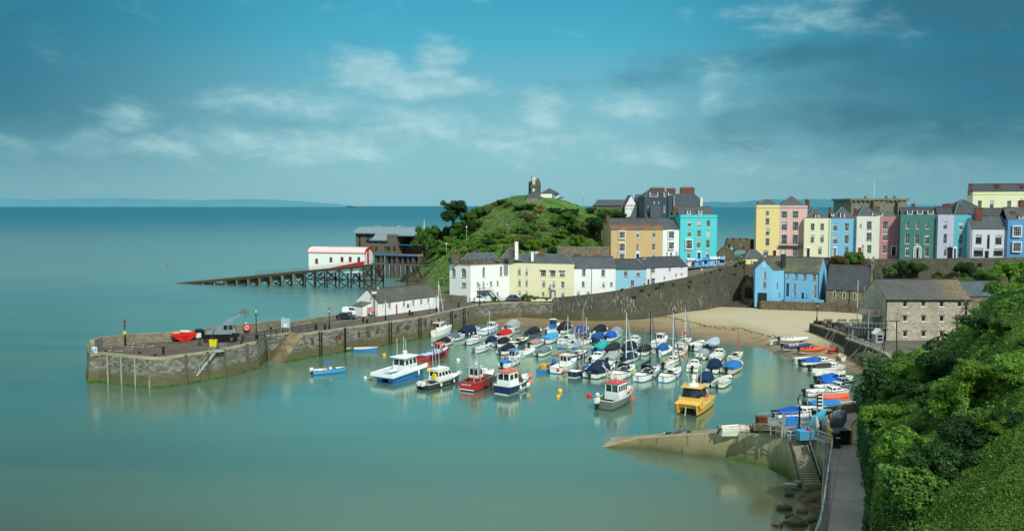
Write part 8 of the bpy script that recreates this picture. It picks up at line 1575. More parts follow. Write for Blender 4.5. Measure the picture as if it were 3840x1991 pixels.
openboat(2762, 1620, 82, 3.6, 'white clinker dinghy with grey outboard hauled out on the slipway', '#e8e6da', ob='#6f7c84', grp='dinghies on the slipway', z=3.35)
def buoy(px, py, r, c, lab): p = at_z(px, py, 0); o = MB(); o.ball((0,0,r*.35), r, 12, 8); o.torus((0,0,r*1.35), r*.22, r*.07, 'x', 8, 5); o = o.build('mooring_buoy', plain(c, .45), None, True); o.location = p; tag(o, lab, 'buoy', 'mooring buoys')
for px, py, r, c, lab in ((1441,1333,.35,'#e8b023','yellow buoy below the blue rowing boat'),(1427,1294,.3,'#e0dcc8','pale buoy above the yellow one by the pier wall'),(1370,1419,.3,'#d8d4c8','pale buoy left of the blue catamaran workboat'),(1388,1423,.28,'#e8b023','small yellow buoy left of the blue catamaran workboat'),(1718,1352,.35,'#e8ebe4','white buoy in the open water right of the red fishing boat'),(2100,1469,.42,'#e8b43a','larger amber buoy left of the pilot cutter'),(2093,1489,.32,'#e8b43a','smaller amber buoy left of the pilot cutter'),(2209,1487,.42,'#c8202c','red buoy just left of the pilot cutter'),
  (1765,1314,.25,'#ded8c0','tiny cream buoy left of the blue striped motor boat'),(2565,1338,.35,'#e8584a','red buoy beneath the cream pocket yacht'),(2386,1325,.35,'#e0503c','scarlet buoy between the two dark covered cruisers'),(2221,1305,.25,'#e4e4dc','white buoy right of the small blue kayaks'),(1971,1310,.35,'#e8584a','coral buoy beside the dark hulled wooden masted boat'),(1548,1250,.25,'#e8e8e0','white buoy near the sailing catamaran bow'),(628,1000,.6,'#a8402c','far red buoy out at sea left of the slipway')): buoy(px, py, r, c, lab)
def rope(a, c, lab, sag=1.2, n=10):
 pts = [a.lerp(c, k/n) - Vector((0,0,sag*4*(k/n)*(1-k/n))) for k in range(n+1)]; o = MB(); o.tube([p-a for p in pts], .035, 4); o = o.build('mooring_rope', ROPE); o.location = a; tag(o, 'pale slack mooring rope from the quay hoops to the moored boats', 'rope', 'mooring ropes off the quay')
for (x0, y0, x1, y1) in ((3112,1236,3028,1300),(3112,1236,3040,1316),(3130,1240,3040,1318),(3133,1240,3075,1335),(3110,1238,3060,1285),(3188,1272,3075,1330),(3231,1290,3110,1360),(3231,1290,3118,1366),(3252,1298,3140,1380),(3252,1298,3165,1378),(3278,1310,3160,1400),(3298,1320,3165,1405),(3270,1395,3188,1428),(3270,1420,3195,1446),(3262,1462,3180,1455)):
 rope(at_z(x0, y0, QZ+.4), at_z(x1, y1, .7), '')
# ================================================================ vegetation
LEAF = dict(bright=leafmat('bright', '#284a14', '#568428', '#93b84a'), mid=leafmat('mid', '#203e16', '#446e28', '#789c48'), dark=leafmat('dark', '#10230f', '#26471c', '#4c7434'), olive=leafmat('olive', '#38441e', '#627236', '#959e58'), lime=leafmat('lime', '#314d12', '#587c20', '#8aa838'), grey=leafmat('grey', '#35442a', '#627050', '#90997a'), gold=leafmat('gold', '#4c4a20', '#8a8544', '#bdb46c'), red=leafmat('red', '#33241a', '#5d4a2a', '#86703f'), scrub=leafmat('scrub', '#283f16', '#557636', '#8da258', .3, .38))
BARK = ground('bark', '#4a4034', '#332b22', 3.)
def leafmesh(name, P, N, size, m, parent=None, core=None, asp=1.7, seed=1):
 r = np.random.default_rng(seed); n = len(P); N = N + r.normal(0, .55, (n, 3)); N /= np.linalg.norm(N, axis=1)[:,None]
 a = r.normal(0, 1, (n, 3)); U = np.cross(N, a); U /= np.linalg.norm(U, axis=1)[:,None]; V = np.cross(N, U); s = (size*r.uniform(.55, 1.35, n))[:,None]
 q = np.stack([P-U*s*asp*.5, P+V*s*.5+N*s*.12, P+U*s*asp*.5, P-V*s*.5+N*s*.12], 1).reshape(-1, 3)
 fs = (np.arange(n)[:,None]*4 + np.arange(4)).tolist(); vs = q.tolist()
 if core: o = len(vs); vs += core.v; fs += [[i+o for i in f] for f in core.f]
 me = bpy.data.meshes.new(name); me.from_pydata(vs, [], fs); me.update(); me.materials.append(m); o = bpy.data.objects.new(name, me); C.objects.link(o); o.parent = parent; return o
def plant(name, label, cat, mat, clumps, n, leaf, trunk=0., seed=1, group=None):
 r = np.random.default_rng(seed); t_ = thing(name, label, cat, (0,0,0), 0, group); w = np.array([c[3]**2 for c in clumps]); w = w/w.sum(); Ps, Ns = [], []; core = MB()
 for (x, y, z, rad), ww in zip(clumps, w):
  k = int(n*ww)+1; d = r.normal(0, 1, (k, 3)); d /= np.linalg.norm(d, axis=1)[:,None]; d[:,2] = np.where(d[:,2] < -.45, -d[:,2], d[:,2]); rr = rad*(.72+.36*r.random(k)**.7)*(1+.12*np.sin(d[:,0]*7+x)*np.cos(d[:,2]*6+y))
  Ps.append(np.array([x,y,z])+d*rr[:,None]*np.array([1,1,.88])); Ns.append(d+np.array([0,0,.35])); core.ball((x,y,z), (rad*.68,rad*.68,rad*.6), 8, 5)
 if trunk:
  b = MB(); b.tube([(0,0,-.6),(.05,.03,trunk*.5),(0,.1,trunk)], [.09*trunk**.6+.06,.07*trunk**.6+.04,.05*trunk**.6], 7)
  for c in clumps[:6]: b.tube([(0,.05,trunk*.75),(c[0]*.5,c[1]*.5,(trunk+c[2])*.5),(c[0]*.9,c[1]*.9,c[2])], [.05*trunk**.6+.02,.05,.03], 5)
  b.build('trunk', BARK, t_)
 leafmesh('crown', np.concatenate(Ps), np.concatenate(Ns), leaf, mat, t_, core, seed=seed+9); return t_
def rnd_clumps(seed, k, R_, H, r0, z0):
 r = random.Random(seed); out = [(0, 0, z0+H*.5, r0*1.7)]
 for i in range(k): a = 2.4*i + r.uniform(-.3,.3); q = R_*r.uniform(.3,.85); out.append((q*math.cos(a), q*math.sin(a), z0+H*r.uniform(.2,.85), r0*r.uniform(.6,1.05)))
 return out
PROTO = {}
def proto(kind, mat):
 k = (kind, mat)
 if k in PROTO: return PROTO[k], False
 sd = len(PROTO)*7+3
 if kind == 'shrub': p = plant('shrub', '', 'shrub', LEAF[mat], rnd_clumps(sd, 13, 1.1, .95, .36, .1), 2800, .09, 0, sd)
 if kind == 'bush': p = plant('bush', '', 'bush', LEAF[mat], rnd_clumps(sd, 17, 1.15, 1.15, .36, .15), 4400, .07, .5, sd)
 if kind == 'tree': p = plant('tree', '', 'tree', LEAF[mat], rnd_clumps(sd, 24, 1.05, 1.5, .34, .8), 6500, .065, 1.3, sd)
 PROTO[k] = p; return p, True
def put(kind, mat, pos, size, label, group=None, sz=1.):
 p, first = proto(kind, mat); o = p if first else copy_tree(p); o.location = pos; o.rotation_euler = (0, 0, random.uniform(0, 6.28)); o.scale = (size, size, size*sz*random.uniform(.9,1.1)); o['label'] = label
 if group: o['group'] = group
 elif 'group' in o: del o['group']
 return o
def on_surf(px, py, f, Y0, Y1):
 d = ray(px, py); d = d/d.y
 for Y in np.arange(Y0, Y1, .4):
  if CAMZ + d.z*Y < float(f(np.array(d.x*Y), np.array(Y))): return Vector((d.x*Y, Y, float(f(np.array(d.x*Y), np.array(Y)))))
 return None
def px_of(X, Y, Z):
 zc = Y*cT - (Z-CAMZ)*sT; up = Y*sT + (Z-CAMZ)*cT; return CX + F*X/zc, CY - F*up/zc
n = 95000; X = rng.uniform(-40, 64, n); Y = rng.uniform(229, 345, n); Z = hillf(X, Y); qx, qy = px_of(X, Y, Z)
lawn = (qx > 1925) & (qy < np.interp(qx, [1925, 2000, 2090, 2150, 2240, 2330, 2500], [768, 775, 786, 806, 830, 842, 846]))
path_pts = [(1838, 792), (1858, 806), (1880, 826), (1905, 850), (1935, 868)]
path = np.abs(qy - np.interp(qx, [p[0] for p in path_pts], [p[1] for p in path_pts])) < 5; path &= (qx > 1832) & (qx < 1940)
k = (~lawn) & (~path) & (Z > 6.5) & ((X < 27) | (Y > 262)) & ~((X > 29) & (Y < 268))
dens = wob(X, Y, .18, 21) + rng.normal(0, .5, n); k &= dens > -.75
X, Y, Z = X[k], Y[k], Z[k]; hgt = np.clip(wob(X, Y, .22, 33)*.7+.3, .03, 1.4)*rng.random(len(X))**.6
o = leafmesh('hillside_scrub', np.stack([X, Y, Z+hgt], 1), np.tile([-.1, -.4, 1.], (len(X), 1)), .42, LEAF['scrub'], seed=4); tag(o, 'low tangled green scrub covering the castle hill slopes', 'scrub', kind='stuff')
n = 16000; X = rng.uniform(-6, 60, n); Y = rng.uniform(285, 345, n); Z = hillf(X, Y); qx, qy = px_of(X, Y, Z); k = (qx > 1915) & (qy < np.interp(qx, [1915, 2000, 2090, 2150, 2240, 2330, 2500], [770, 777, 788, 808, 832, 844, 850])) & ((X < 26) | (Y > 290))
o = leafmesh('lawn_grass', np.stack([X[k], Y[k], Z[k]+.08], 1), np.tile([0, -.3, 1.], (k.sum(), 1)), .3, leafmat('lawn', '#3c5c20', '#58803a', '#7f9f55', .1, .25), seed=8, asp=2.5); tag(o, 'mown grass on the rounded top of the castle hill', 'grass', kind='stuff')
b = MB(); pp = [on_surf(x, y, hillf, 229, 345) for x, y in path_pts]; pp = [p for p in pp if p]
O = pp[0]; L0 = [p-O+Vector((-.5, 0, .08)) for p in pp]; L1 = [p-O+Vector((.5, 0, .08)) for p in pp]; b.loft([[a, c] for a, c in zip(L0, L1)], False, False); o = b.build('hill_path', ROAD); o.location = O; struct(o)
HB = 'bushes on the castle hill'
def hill(kind, mat, px, py, size, label=None, sz=1., grp=HB):
 p = on_surf(px, py, hillf, 229, 350)
 if not p: p = at_y(px, py, 322); p.z = max(p.z - size*.8, hz(p.x, 322)-1)
 put(kind, mat, p - Vector((0, 0, .2)), size, label or 'leafy green bush on the castle hill slope', None if label else grp, sz)
[hill('bush', m, x, y, s) for x, y, s, m in ((1690, 880, 2.6, 'dark'), (1725, 868, 2.8, 'mid'), (1760, 846, 2.6, 'mid'), (1660, 905, 2.8, 'mid'), (1740, 890, 2.6, 'dark'), (1650, 935, 2.6, 'bright'), (1620, 960, 2.8, 'mid'))]
hill('tree', 'dark', 1703, 885, 4.9, 'large round dark tree standing against the sea on the left of the castle hill', 1.1); hill('tree', 'mid', 1595, 985, 4.6, 'bright leafy tree above the rocks beside the lifeboat station', 1.2); hill('tree', 'dark', 1640, 930, 3.2, 'darker tree between the two tall trees on the hill flank')
for px, py, s, m in ((1790, 822, 3.6, 'mid'), (1818, 805, 2.8, 'olive'), (1762, 842, 3.6, 'mid'), (1775, 870, 3., 'dark'), (1720, 900, 3., 'mid'), (1675, 950, 3., 'bright'), (1880, 770, 1.6, 'dark'), (1905, 778, 1.6, 'mid'), (1860, 775, 1.5, 'olive')): hill('bush', m, px, py, s)
hill('bush', 'dark', 1950, 790, 2.2, sz=.7); hill('bush', 'dark', 1985, 788, 2.4, sz=.7); hill('bush', 'dark', 2080, 800, 2.3, sz=.7); hill('bush', 'dark', 2105, 810, 2.1, sz=.8); hill('bush', 'dark', 2140, 822, 2.9, 'big rounded dark clipped bush on the lawn edge below the monument'); hill('bush', 'gold', 2022, 800, 1.9, 'yellowish palm like shrub below the monument steps', 1.5); hill('bush', 'grey', 1962, 820, 2.0, 'grey green flowering bush in the middle of the hill'); hill('bush', 'red', 1985, 835, 1.8)
random.seed(5)
for i in range(34):
 px = random.uniform(1720, 2240); py = random.uniform(850, 955)
 if px < 1800 and py < 880: continue
 hill('bush', random.choice(('mid', 'bright', 'dark', 'mid', 'olive', 'dark', 'lime')), px, py, random.uniform(1.2, 2.4))
for i in range(30):
 px = random.uniform(1630, 1870); hill('bush', random.choice(('mid', 'dark', 'bright', 'olive')), px, random.uniform(870 + max(0, 1740-px)*.6, 965), random.uniform(1.2, 2.3))
for i in range(14): hill('shrub', random.choice(('mid', 'olive', 'bright')), random.uniform(1960, 2200), random.uniform(815, 860), random.uniform(1.1, 2.))
hill('tree', 'mid', 2120, 885, 3.2, 'spreading tree with visible trunk behind the tan house gable, left one'); hill('tree', 'dark', 2235, 905, 3.2, 'dark leafed tree with visible trunk right beside the tan house gable'); hill('tree', 'mid', 2170, 895, 2.4, 'small leafy tree between the two trees left of the tan house'); hill('bush', 'lime', 2168, 925, 2., 'yellow green ivy bush over the stone garden wall', 1.5); hill('bush', 'lime', 2195, 945, 1.8, 'yellow green bush lower on the stone garden wall')
MB_ = 'rounded bushes in front of the museum'
for px, py, Y, s, m in ((2215, 792, 300, 1.9, 'dark'), (2258, 800, 298, 2.4, 'mid'), (2290, 795, 296, 2.8, 'mid'), (2320, 800, 295, 2.8, 'dark'), (2352, 812, 293, 2.6, 'mid'), (2392, 808, 290, 3.6, 'bright'), (2405, 830, 288, 3., 'bright'), (2270, 830, 290, 2.2, 'dark'), (2320, 832, 288, 2.2, 'mid'), (2230, 815, 300, 1.5, 'olive')):
 p = at_y(px, py, Y); p.z = min(p.z, hz(p.x, Y)+.3) - .6; put('bush', m, p, s, 'rounded green bush in front of the hilltop museum', MB_)
for nm, x0, x1, ya, yb, Y, lab in (('garden_wall', 2090, 2285, 925, 970, 240, 'grey rubble retaining wall under the hill behind the white quay cottages'), ('garden_wall', 2160, 2255, 836, 872, 264, 'pale rubble wall on the lawn edge left of the tan house')):
 a, c = at_y(x0, yb, Y), at_y(x1, ya, Y); o = MB().box(0, c.x-a.x, 0, .8, -3, c.z-a.z).build(nm, ST_RUB); o.location = (a.x, Y, a.z); tag(o, lab, 'wall')
def rockmesh(b, c, s, sd):
 r = random.Random(sd); b.loft([[(c[0]+s[0]*k*math.cos(2*PI*j/9)*r.uniform(.75,1.2), c[1]+s[1]*k*math.sin(2*PI*j/9)*r.uniform(.75,1.2), c[2]+s[2]*z+r.uniform(-.1,.1)*s[2]) for j in range(9)] for z, k in ((-.5,.9),(.1,1.),(.55,.8),(.9,.45),(1.,.1))])
ROCKM = ground('rock', '#6b6049', '#3f3a2e', .9, bumpk=1.)
for i, (px, py, s) in enumerate(((1530, 1048, 3.2), (1562, 1040, 3.8), (1600, 1030, 4.2), (1640, 1052, 3.6), (1560, 1070, 3.), (1610, 1062, 3.6), (1660, 1075, 3.), (1585, 1085, 2.8), (1630, 1095, 2.6), (1548, 1092, 2.2), (1655, 1105, 2.), (1500, 1052, 1.8))):
 p = at_z(px, py, .4); b = MB(); rockmesh(b, (0,0,0), (s, s*.8, s*.7), i); o = b.build('shore_rock', ROCKM); o.location = p; tag(o, 'brown layered shore rock at the foot of the castle hill', 'rock', 'shore rocks below the castle hill')
for i, (px, py, s) in enumerate(((2940, 1905, .8), (2985, 1960, 1.1), (3040, 1880, .8), (2960, 1855, .5), (3055, 1950, .8), (3030, 1835, .6), (2915, 1965, .6), (3010, 1915, .6), (3070, 1905, .6), (2965, 1935, .5))):
 p = at_z(px, py, .1); b = MB(); rockmesh(b, (0,0,0), (s, s*.8, s*.55), i+40); o = b.build('foreshore_rock', ground('weedrock', '#6a6248', '#39352a', 2., bumpk=1.)); o.location = p; tag(o, 'weed covered dark rock on the foreshore below the walkway wall', 'rock', 'weedy rocks below the walkway')
for i, (x, y) in enumerate(((2962, 1818), (3000, 1806))): p = at_z(x, y, .5); o = MB().cbox((0,0,0), 1.3, .8, .3, .3*i).build('loose_slab', CONC); o.location = p; tag(o, 'pale loose concrete slab at the foot of the stone steps', 'slab', 'loose slabs by the steps')
n = 190000; Y = 30+120*rng.random(n)**1.35; D = rng.uniform(0, 34, n)**1.; X = toe(Y)+D; Z = bank_h(X, Y); qx, qy = px_of(X, Y, Z); k = (qx < 3960) & (qy < 2100) & (qx > 3150); gk = k & (wob(X, Y, .12, 77)*5+D*1.2+66-Y > 8) & (D > 3); k &= ~(gk & (rng.random(n) < .9)); G = [np.repeat(q[gk], 3) + rng.normal(0, .16, 3*gk.sum()) for q in (X, Y)]; G.append(bank_h(*G)); X, Y, Z, D = X[k], Y[k], Z[k], D[k]
hg = np.clip(wob(X, Y, .5, 41)*.6+.35, .02, 1.3)*rng.random(len(X))**.6
o = leafmesh('cliff_undergrowth', np.stack([X-.2, Y, Z+hg], 1), np.tile([-.35, -.35, 1.], (len(X), 1)), .2*np.clip(Y/85, .35, 1.2), leafmat('under', '#17300c', '#43701f', '#83aa42', .35, .3), seed=14); tag(o, 'dense low undergrowth of grass and brambles on the cliff bank', 'undergrowth', kind='stuff')
o = leafmesh('bank_grass', np.stack([G[0], G[1], G[2]+.18], 1), np.stack([rng.normal(-.6,.5,len(G[0])), rng.normal(-.8,.5,len(G[0])), np.full(len(G[0]), .35)], 1), .055, leafmat('bankgrass', '#2c4c14', '#4c7426', '#7a9c40', .3, .5), asp=4., seed=16); tag(o, 'rough green grass on the near right of the cliff bank', 'grass', kind='stuff')
n = 5000; Y = rng.uniform(40, 150, n); zz = rng.random(n)**.7*5; X = toe(Y)+.1+zz*.02; k = (wob(Y, zz, .35, 51) > -.2) | (zz > 3.6)
o = leafmesh('cliff_ivy', np.stack([X[k]-.25, Y[k], PLZ+1.2+zz[k]], 1), np.tile([-1., -.3, .3], (k.sum(), 1)), .32, LEAF['dark'], seed=15); tag(o, 'ivy hanging over the stone wall beside the walkway', 'ivy', kind='stuff')
OUTL = ([3150, 3220, 3260, 3330, 3400, 3450, 3500, 3560, 3620, 3650, 3700, 3760, 3840, 3960], [1500, 1440, 1420, 1420, 1370, 1300, 1275, 1290, 1250, 1190, 1120, 1080, 990, 950])
CB = 'bushes crowding the cliff bank'
random.seed(9)
for i in range(150):
 Y = random.uniform(48, 140); d = random.uniform(1.7, 17)*(.6+.4*random.random()); X = float(toe(Y))+d; z = float(bank_h(np.array(X), np.array(Y))); q = px_of(X, Y, z)
 if q[0] > 3900 or q[1] > 2040: continue
 sz_ = random.choice((random.uniform(.6, 1.2), random.uniform(1.2, 2.6))); q2 = px_of(X, Y, z+sz_*1.3)
 if q2[1] < np.interp(q2[0], OUTL[0], OUTL[1])+8: continue
 put(random.choice(('bush', 'bush', 'shrub')), random.choice(('bright', 'mid', 'dark', 'mid', 'dark', 'lime') if Y < 66 or d > 9 else ('dark', 'mid', 'dark', 'bright')), (X, Y, z-.3), sz_, 'leafy green bush on the cliff bank above the walkway', CB)
for px, py, Y, s, m, kind, lab, sz in ((3330, 1640, 94, 3.6, 'dark', 'tree', 'big overhanging leafy tree at the bend of the walkway', 1.), (3300, 1560, 98, 2.4, 'bright', 'tree', 'light green tree leaning over the platform wall', 1.), (3430, 1540, 97, 3.8, 'mid', 'tree', 'tall light green tree in the centre of the cliff bank', 1.), (3520, 1400, 104, 3.0, 'bright', 'tree', 'tree whose loose top overlaps the stone warehouse windows', 1.15), (3420, 1440, 112, 2.4, 'mid', 'tree', 'mid green tree beside the warehouse lamp gantry', 1.1), (3660, 1330, 104, 3.4, 'bright', 'tree', 'bright tree hiding the right end of the warehouse', 1.1), (3730, 1190, 112, 3.0, 'bright', 'tree', 'bright bushy tree below the blue terrace house', 1.), (3800, 1110, 108, 3.2, 'mid', 'tree', 'green tree at the right edge below the terrace', 1.), (3560, 1600, 88, 3.8, 'dark', 'tree', 'shadowy dark tree deep in the cliff bank hollow', 1.), (3290, 1440, 128, 2.2, 'grey', 'bush', 'grey green willowy bush hanging over the quay wall', 1.1), (3250, 1400, 134, 2.0, 'grey', 'bush', 'grey green bush at the quay wall by the ropes', 1.1), (3630, 1010, 226, 3.4, 'dark', 'tree', 'dark tree in front of the pale grey white inn', 1.), (3700, 1035, 215, 3.8, 'mid', 'tree', 'mid green tree by the end of the retaining wall', 1.), (3790, 1010, 205, 3.6, 'bright', 'tree', 'light green tree below the deep blue house', 1.), (3600, 1075, 205, 3., 'mid', 'bush', 'rounded green bush above the slate shed', 1.)):
 p = at_y(px, py, Y)
 p.z = max(p.z - s*(1.65 if kind == 'tree' else .65), PLZ-1.)
 put(kind, m, p, s, lab, None, sz)
for px, py, Y, s, m, lab in ((3150, 1005, 236.5, 2.6, 'red', 'reddish green shrub left of the bank top path below the terrace'), (3190, 1000, 236, 3.2, 'mid', 'big green bush on the bank top right of the beach house roof'), (3215, 1012, 235, 2.2, 'red', 'small russet bush beside the big green bush below the terrace'), (3390, 1030, 230, 2.6, 'dark', 'dark ivy bush against the left of the retaining wall'), (3440, 1035, 230, 2.4, 'dark', 'dark ivy bush against the middle of the retaining wall'), (3330, 1040, 228, 2., 'mid', 'green bush above the chapel gable'), (3520, 1050, 228, 1.8, 'olive', 'straggly olive bush on the rubble slope')):
 p = at_y(px, py, Y); p.z = min(p.z, 12.5); put('bush', m, p, s, lab)
random.seed(3)
for i in range(26):
 f = random.uniform(2.5, 10.4); k = int(f); a, c = WT2[k], WT2[min(k+1, len(WT2)-1)]; p = a.lerp(c, f-k); h = random.choice((0, 0, .4, 1.2, 2.6)); put('shrub', random.choice(('lime', 'mid', 'olive')), (p.x, p.y-.15, p.z-h-.15), random.uniform(.3, .75), 'green weeds rooted in the dark harbour wall', 'weeds on the harbour wall')
for px, py, Y, h, lab in ((3622, 1150, 138, 7, 'taller spiky cabbage palm at the right end of the warehouse'), (3590, 1205, 134, 5.5, 'shorter spiky cabbage palm overlapping the warehouse windows')):
 p = at_y(px, py, Y); t_ = thing('cabbage_palm', lab, 'palm', (p.x, Y, p.z-h)); MB().tube([(0,0,-1),(.1,0,h*.5),(0,0,h)], [.3,.22,.2], 8).build('trunk', BARK, t_); b = MB(); r = random.Random(px)
 for i in range(110):
  a = r.uniform(0, 2*PI); e = r.uniform(-.7, 1.4); L = r.uniform(1.3, 2.1); d = Vector((math.cos(a)*math.cos(e), math.sin(a)*math.cos(e), math.sin(e))); s = d.cross(Vector((0,0,1))).normalized()*.07; o_ = Vector((0,0,h)); b.quad(o_+s*.6, o_+d*L*.5+s, o_+d*L-Vector((0,0,L*.22)), o_+d*L*.5-s)
 b.build('crown', LEAF['grey'], t_)
for x, y, s, m in ((1130, 880, 1.1, 'olive'), (1260, 900, 1.0, 'gold'), (1400, 910, 1.5, 'mid'), (1470, 900, 1.5, 'olive'), (1560, 915, 1.2, 'mid'), (1640, 920, 1.1, 'mid'), (1720, 925, 1.0, 'mid'), (1870, 905, 1.0, 'gold')):
 p = at_y(*zp(Z3, x, 960), 220.7 - (x-1115)/1045*5); put('shrub', m, (p.x, p.y, DECK-.1), s, 'garden shrub in front of the pale cream quay house', 'shrubs before the cream quay house')
o = MB().box(0, 7.2, 0, .3, 0, .9).build('garden_wall', LCREAM); p = at_y(*zp(Z3, 1365, 960), 218.4); o.location = (p.x, 218.4, DECK-.1); o.rotation_euler.z = -.27; tag(o, 'low cream garden wall in front of the pale cream quay house', 'wall')
n = 700; X = rng.uniform(12, 64, n); d = rng.normal(20, .9, n) + 2.5*np.sin(X*.35); Y = wline(X) + d; k = (Y < 222) & (rng.random(n) < .8); X, Y = X[k], Y[k]
o = leafmesh('beach_seaweed', np.stack([X, Y, beachf(X, Y)+.03], 1), np.tile([0, 0, 1.], (len(X), 1)), .28, plain('#3d3a26', .9), asp=2.2, seed=31); tag(o, 'broken line of dark seaweed along the tide mark on the sand', 'seaweed', kind='stuff')
# ================================================================ vehicles
def car(p, rz, col, lab, kind='car', L=4.3, W=1.78, H=1.5):
 t_ = thing('van' if kind == 'van' else 'parked_car', lab, 'van' if kind == 'van' else 'car', p, rz); m = paint(col, .25, .03, .06, .6, 1.); w = W/2; h = L/2; B = H*.58
 body = [(-h,.35,B*.8,.86),(-h+.12,.25,B,.94),(-h*.5,.22,B,1.),(h*.35,.22,B*.98,1.),(h*.72,.25,B*.88,.97),(h-.1,.28,B*.72,.9),(h,.38,B*.6,.8)]
 if kind == 'van': body = [(-h,.35,H*.62,.92),(-h+.05,.25,H*.66,1.),(h*.3,.25,H*.66,1.),(h*.55,.25,H*.55,1.),(h*.85,.28,H*.46,.95),(h,.38,H*.34,.85)]
 MB().loft([[(x,-w*k,z0),(x,-w*k*1.0,(z0+z1)/2),(x,-w*k*.93,z1),(x,w*k*.93,z1),(x,w*k,(z0+z1)/2),(x,w*k,z0)] for x,z0,z1,k in body]).build('body', m, t_, False)
 G = {'car': (-.82,-.52,.12,.42), 'van': (-.99,-.95,.22,.58), 'box': (-.97,-.93,.05,.22)}[kind]; g0, r0, r1, g1 = [q*h for q in G]; zb = (H*.65 if kind == 'van' else B)-.02
 b = MB(); b.loft([[(g0,-w*.88,zb),(g1,-w*.88,zb),(g1,w*.88,zb),(g0,w*.88,zb)],[(r0,-w*.74,H-.05),(r1,-w*.74,H-.05),(r1,w*.74,H-.05),(r0,w*.74,H-.05)]]); b.build('windows', GLASS, t_)
 b = MB(); b.loft([[(r0-.05,-w*.76,H-.06),(r1+.05,-w*.76,H-.06),(r1+.05,w*.76,H-.06),(r0-.05,w*.76,H-.06)],[(r0+.1,-w*.66,H),(r1-.1,-w*.66,H),(r1-.1,w*.66,H),(r0+.1,w*.66,H)]]); b.build('roof', m if kind != 'box' else CREAMW, t_)
 b = MB()
 for s in (-1,1):
  for f in (0., .5, 1.): x0, x1 = g0+(g1-g0)*f, r0+(r1-r0)*f; b.bar((x0,s*w*.885,zb),(x1,s*w*.745,H-.05),.09)
  if kind == 'van': b.loft([[(g0,s*w*.9,zb),(g0+(g1-g0)*.5,s*w*.9,zb),(r0+(r1-r0)*.5,s*w*.76,H-.06),(r0,s*w*.76,H-.06)],[(g0,s*w*.87,zb),(g0+(g1-g0)*.5,s*w*.87,zb),(r0+(r1-r0)*.5,s*w*.73,H-.06),(r0,s*w*.73,H-.06)]])
 b.build('pillars', m, t_)
 for x in (-h*.62, h*.62):
  for s in (-1,1): w_ = MB().torus((x,s*(w-.1),.32),.22,.11,'y',14,6).build('wheel', plain('#17181a',.8), t_); MB().cbox((x,s*(w-.03),.32),.34,.08,.34,0,PI/4).build('rim', STEEL, w_)
 for s in (-1,1): MB().cbox((h-.09,s*w*.62,B*.62 if kind != 'van' else H*.36),.14,.34,.16).build('headlight', plain('#dfe6e8',.15), t_); MB().cbox((-h+.03,s*w*.8,B*.75),.08,.2,.24).build('tail_light', RED, t_)
 MB().cbox((h-.02,0,.45),.06,.5,.12).build('number_plate', plain('#e8e8e0'), t_); return t_
car(at_z(1320,1183,DECK)+Vector((0,.8,0)), R(-12), '#eef0ef', 'white panel van parked behind the dark car at the pier building gable', 'van', 4.5, 1.8, 1.85)
car(at_z(1301,1196,DECK), R(-14), '#27323c', 'dark blue grey saloon car parked on the pier in front of the white van', 'car', 4.6, 1.85, 1.45)
car(at_z(1795,1133,DECK), R(0), '#e9edec', 'white estate van parked under the outside stair of the castellated house', 'van', 4.3, 1.75, 1.85)
car(at_z(1930,1128,DECK), R(4), '#4a5a68', 'grey blue family car parked before the pale cream quay house', 'car', 4.6, 1.85, 1.65)
p = at_y(2766,1008,240); car((p.x,p.y+.3,p.z+.1), R(200), '#7c1a2c', 'dark red off road car with white roof driving down from the gate', 'box', 4.0, 1.75, 1.95)
for px, Y, c, lab, rz in ((3060,254,'#a82a2c','red car parked on the terrace street before the pale cream house',.2),(3108,252.5,'#2c3238','dark car parked on the terrace street before the sky blue house',.1),(3222,250,'#20252c','black car parked on the terrace street before the red front door',.1)):
 x = XatY(px, Y-7); car((x, Y-7, 12.9 if px < 3100 else (13.4 if px < 3200 else 14.0)), rz, c, lab)
for x, c, lab in ((860,'#2a7a68','green wheelie bin beside the outside stair'),(885,'#1e2326','black wheelie bin beside the green one at the outside stair')):
 p = at_z(*zp(Z3, x, 985), DECK); t_ = thing('wheelie_bin', lab, 'bin', p); MB().loft([[(-.25,-.28,.05),(.25,-.28,.05),(.25,.28,.05),(-.25,.28,.05)],[(-.3,-.36,1.),(.3,-.36,1.),(.3,.36,1.),(-.3,.36,1.)]]).build('body', plain(c), t_); MB().box(-.32,.32,-.38,.4,1.0,1.08).build('lid', plain(c), t_)
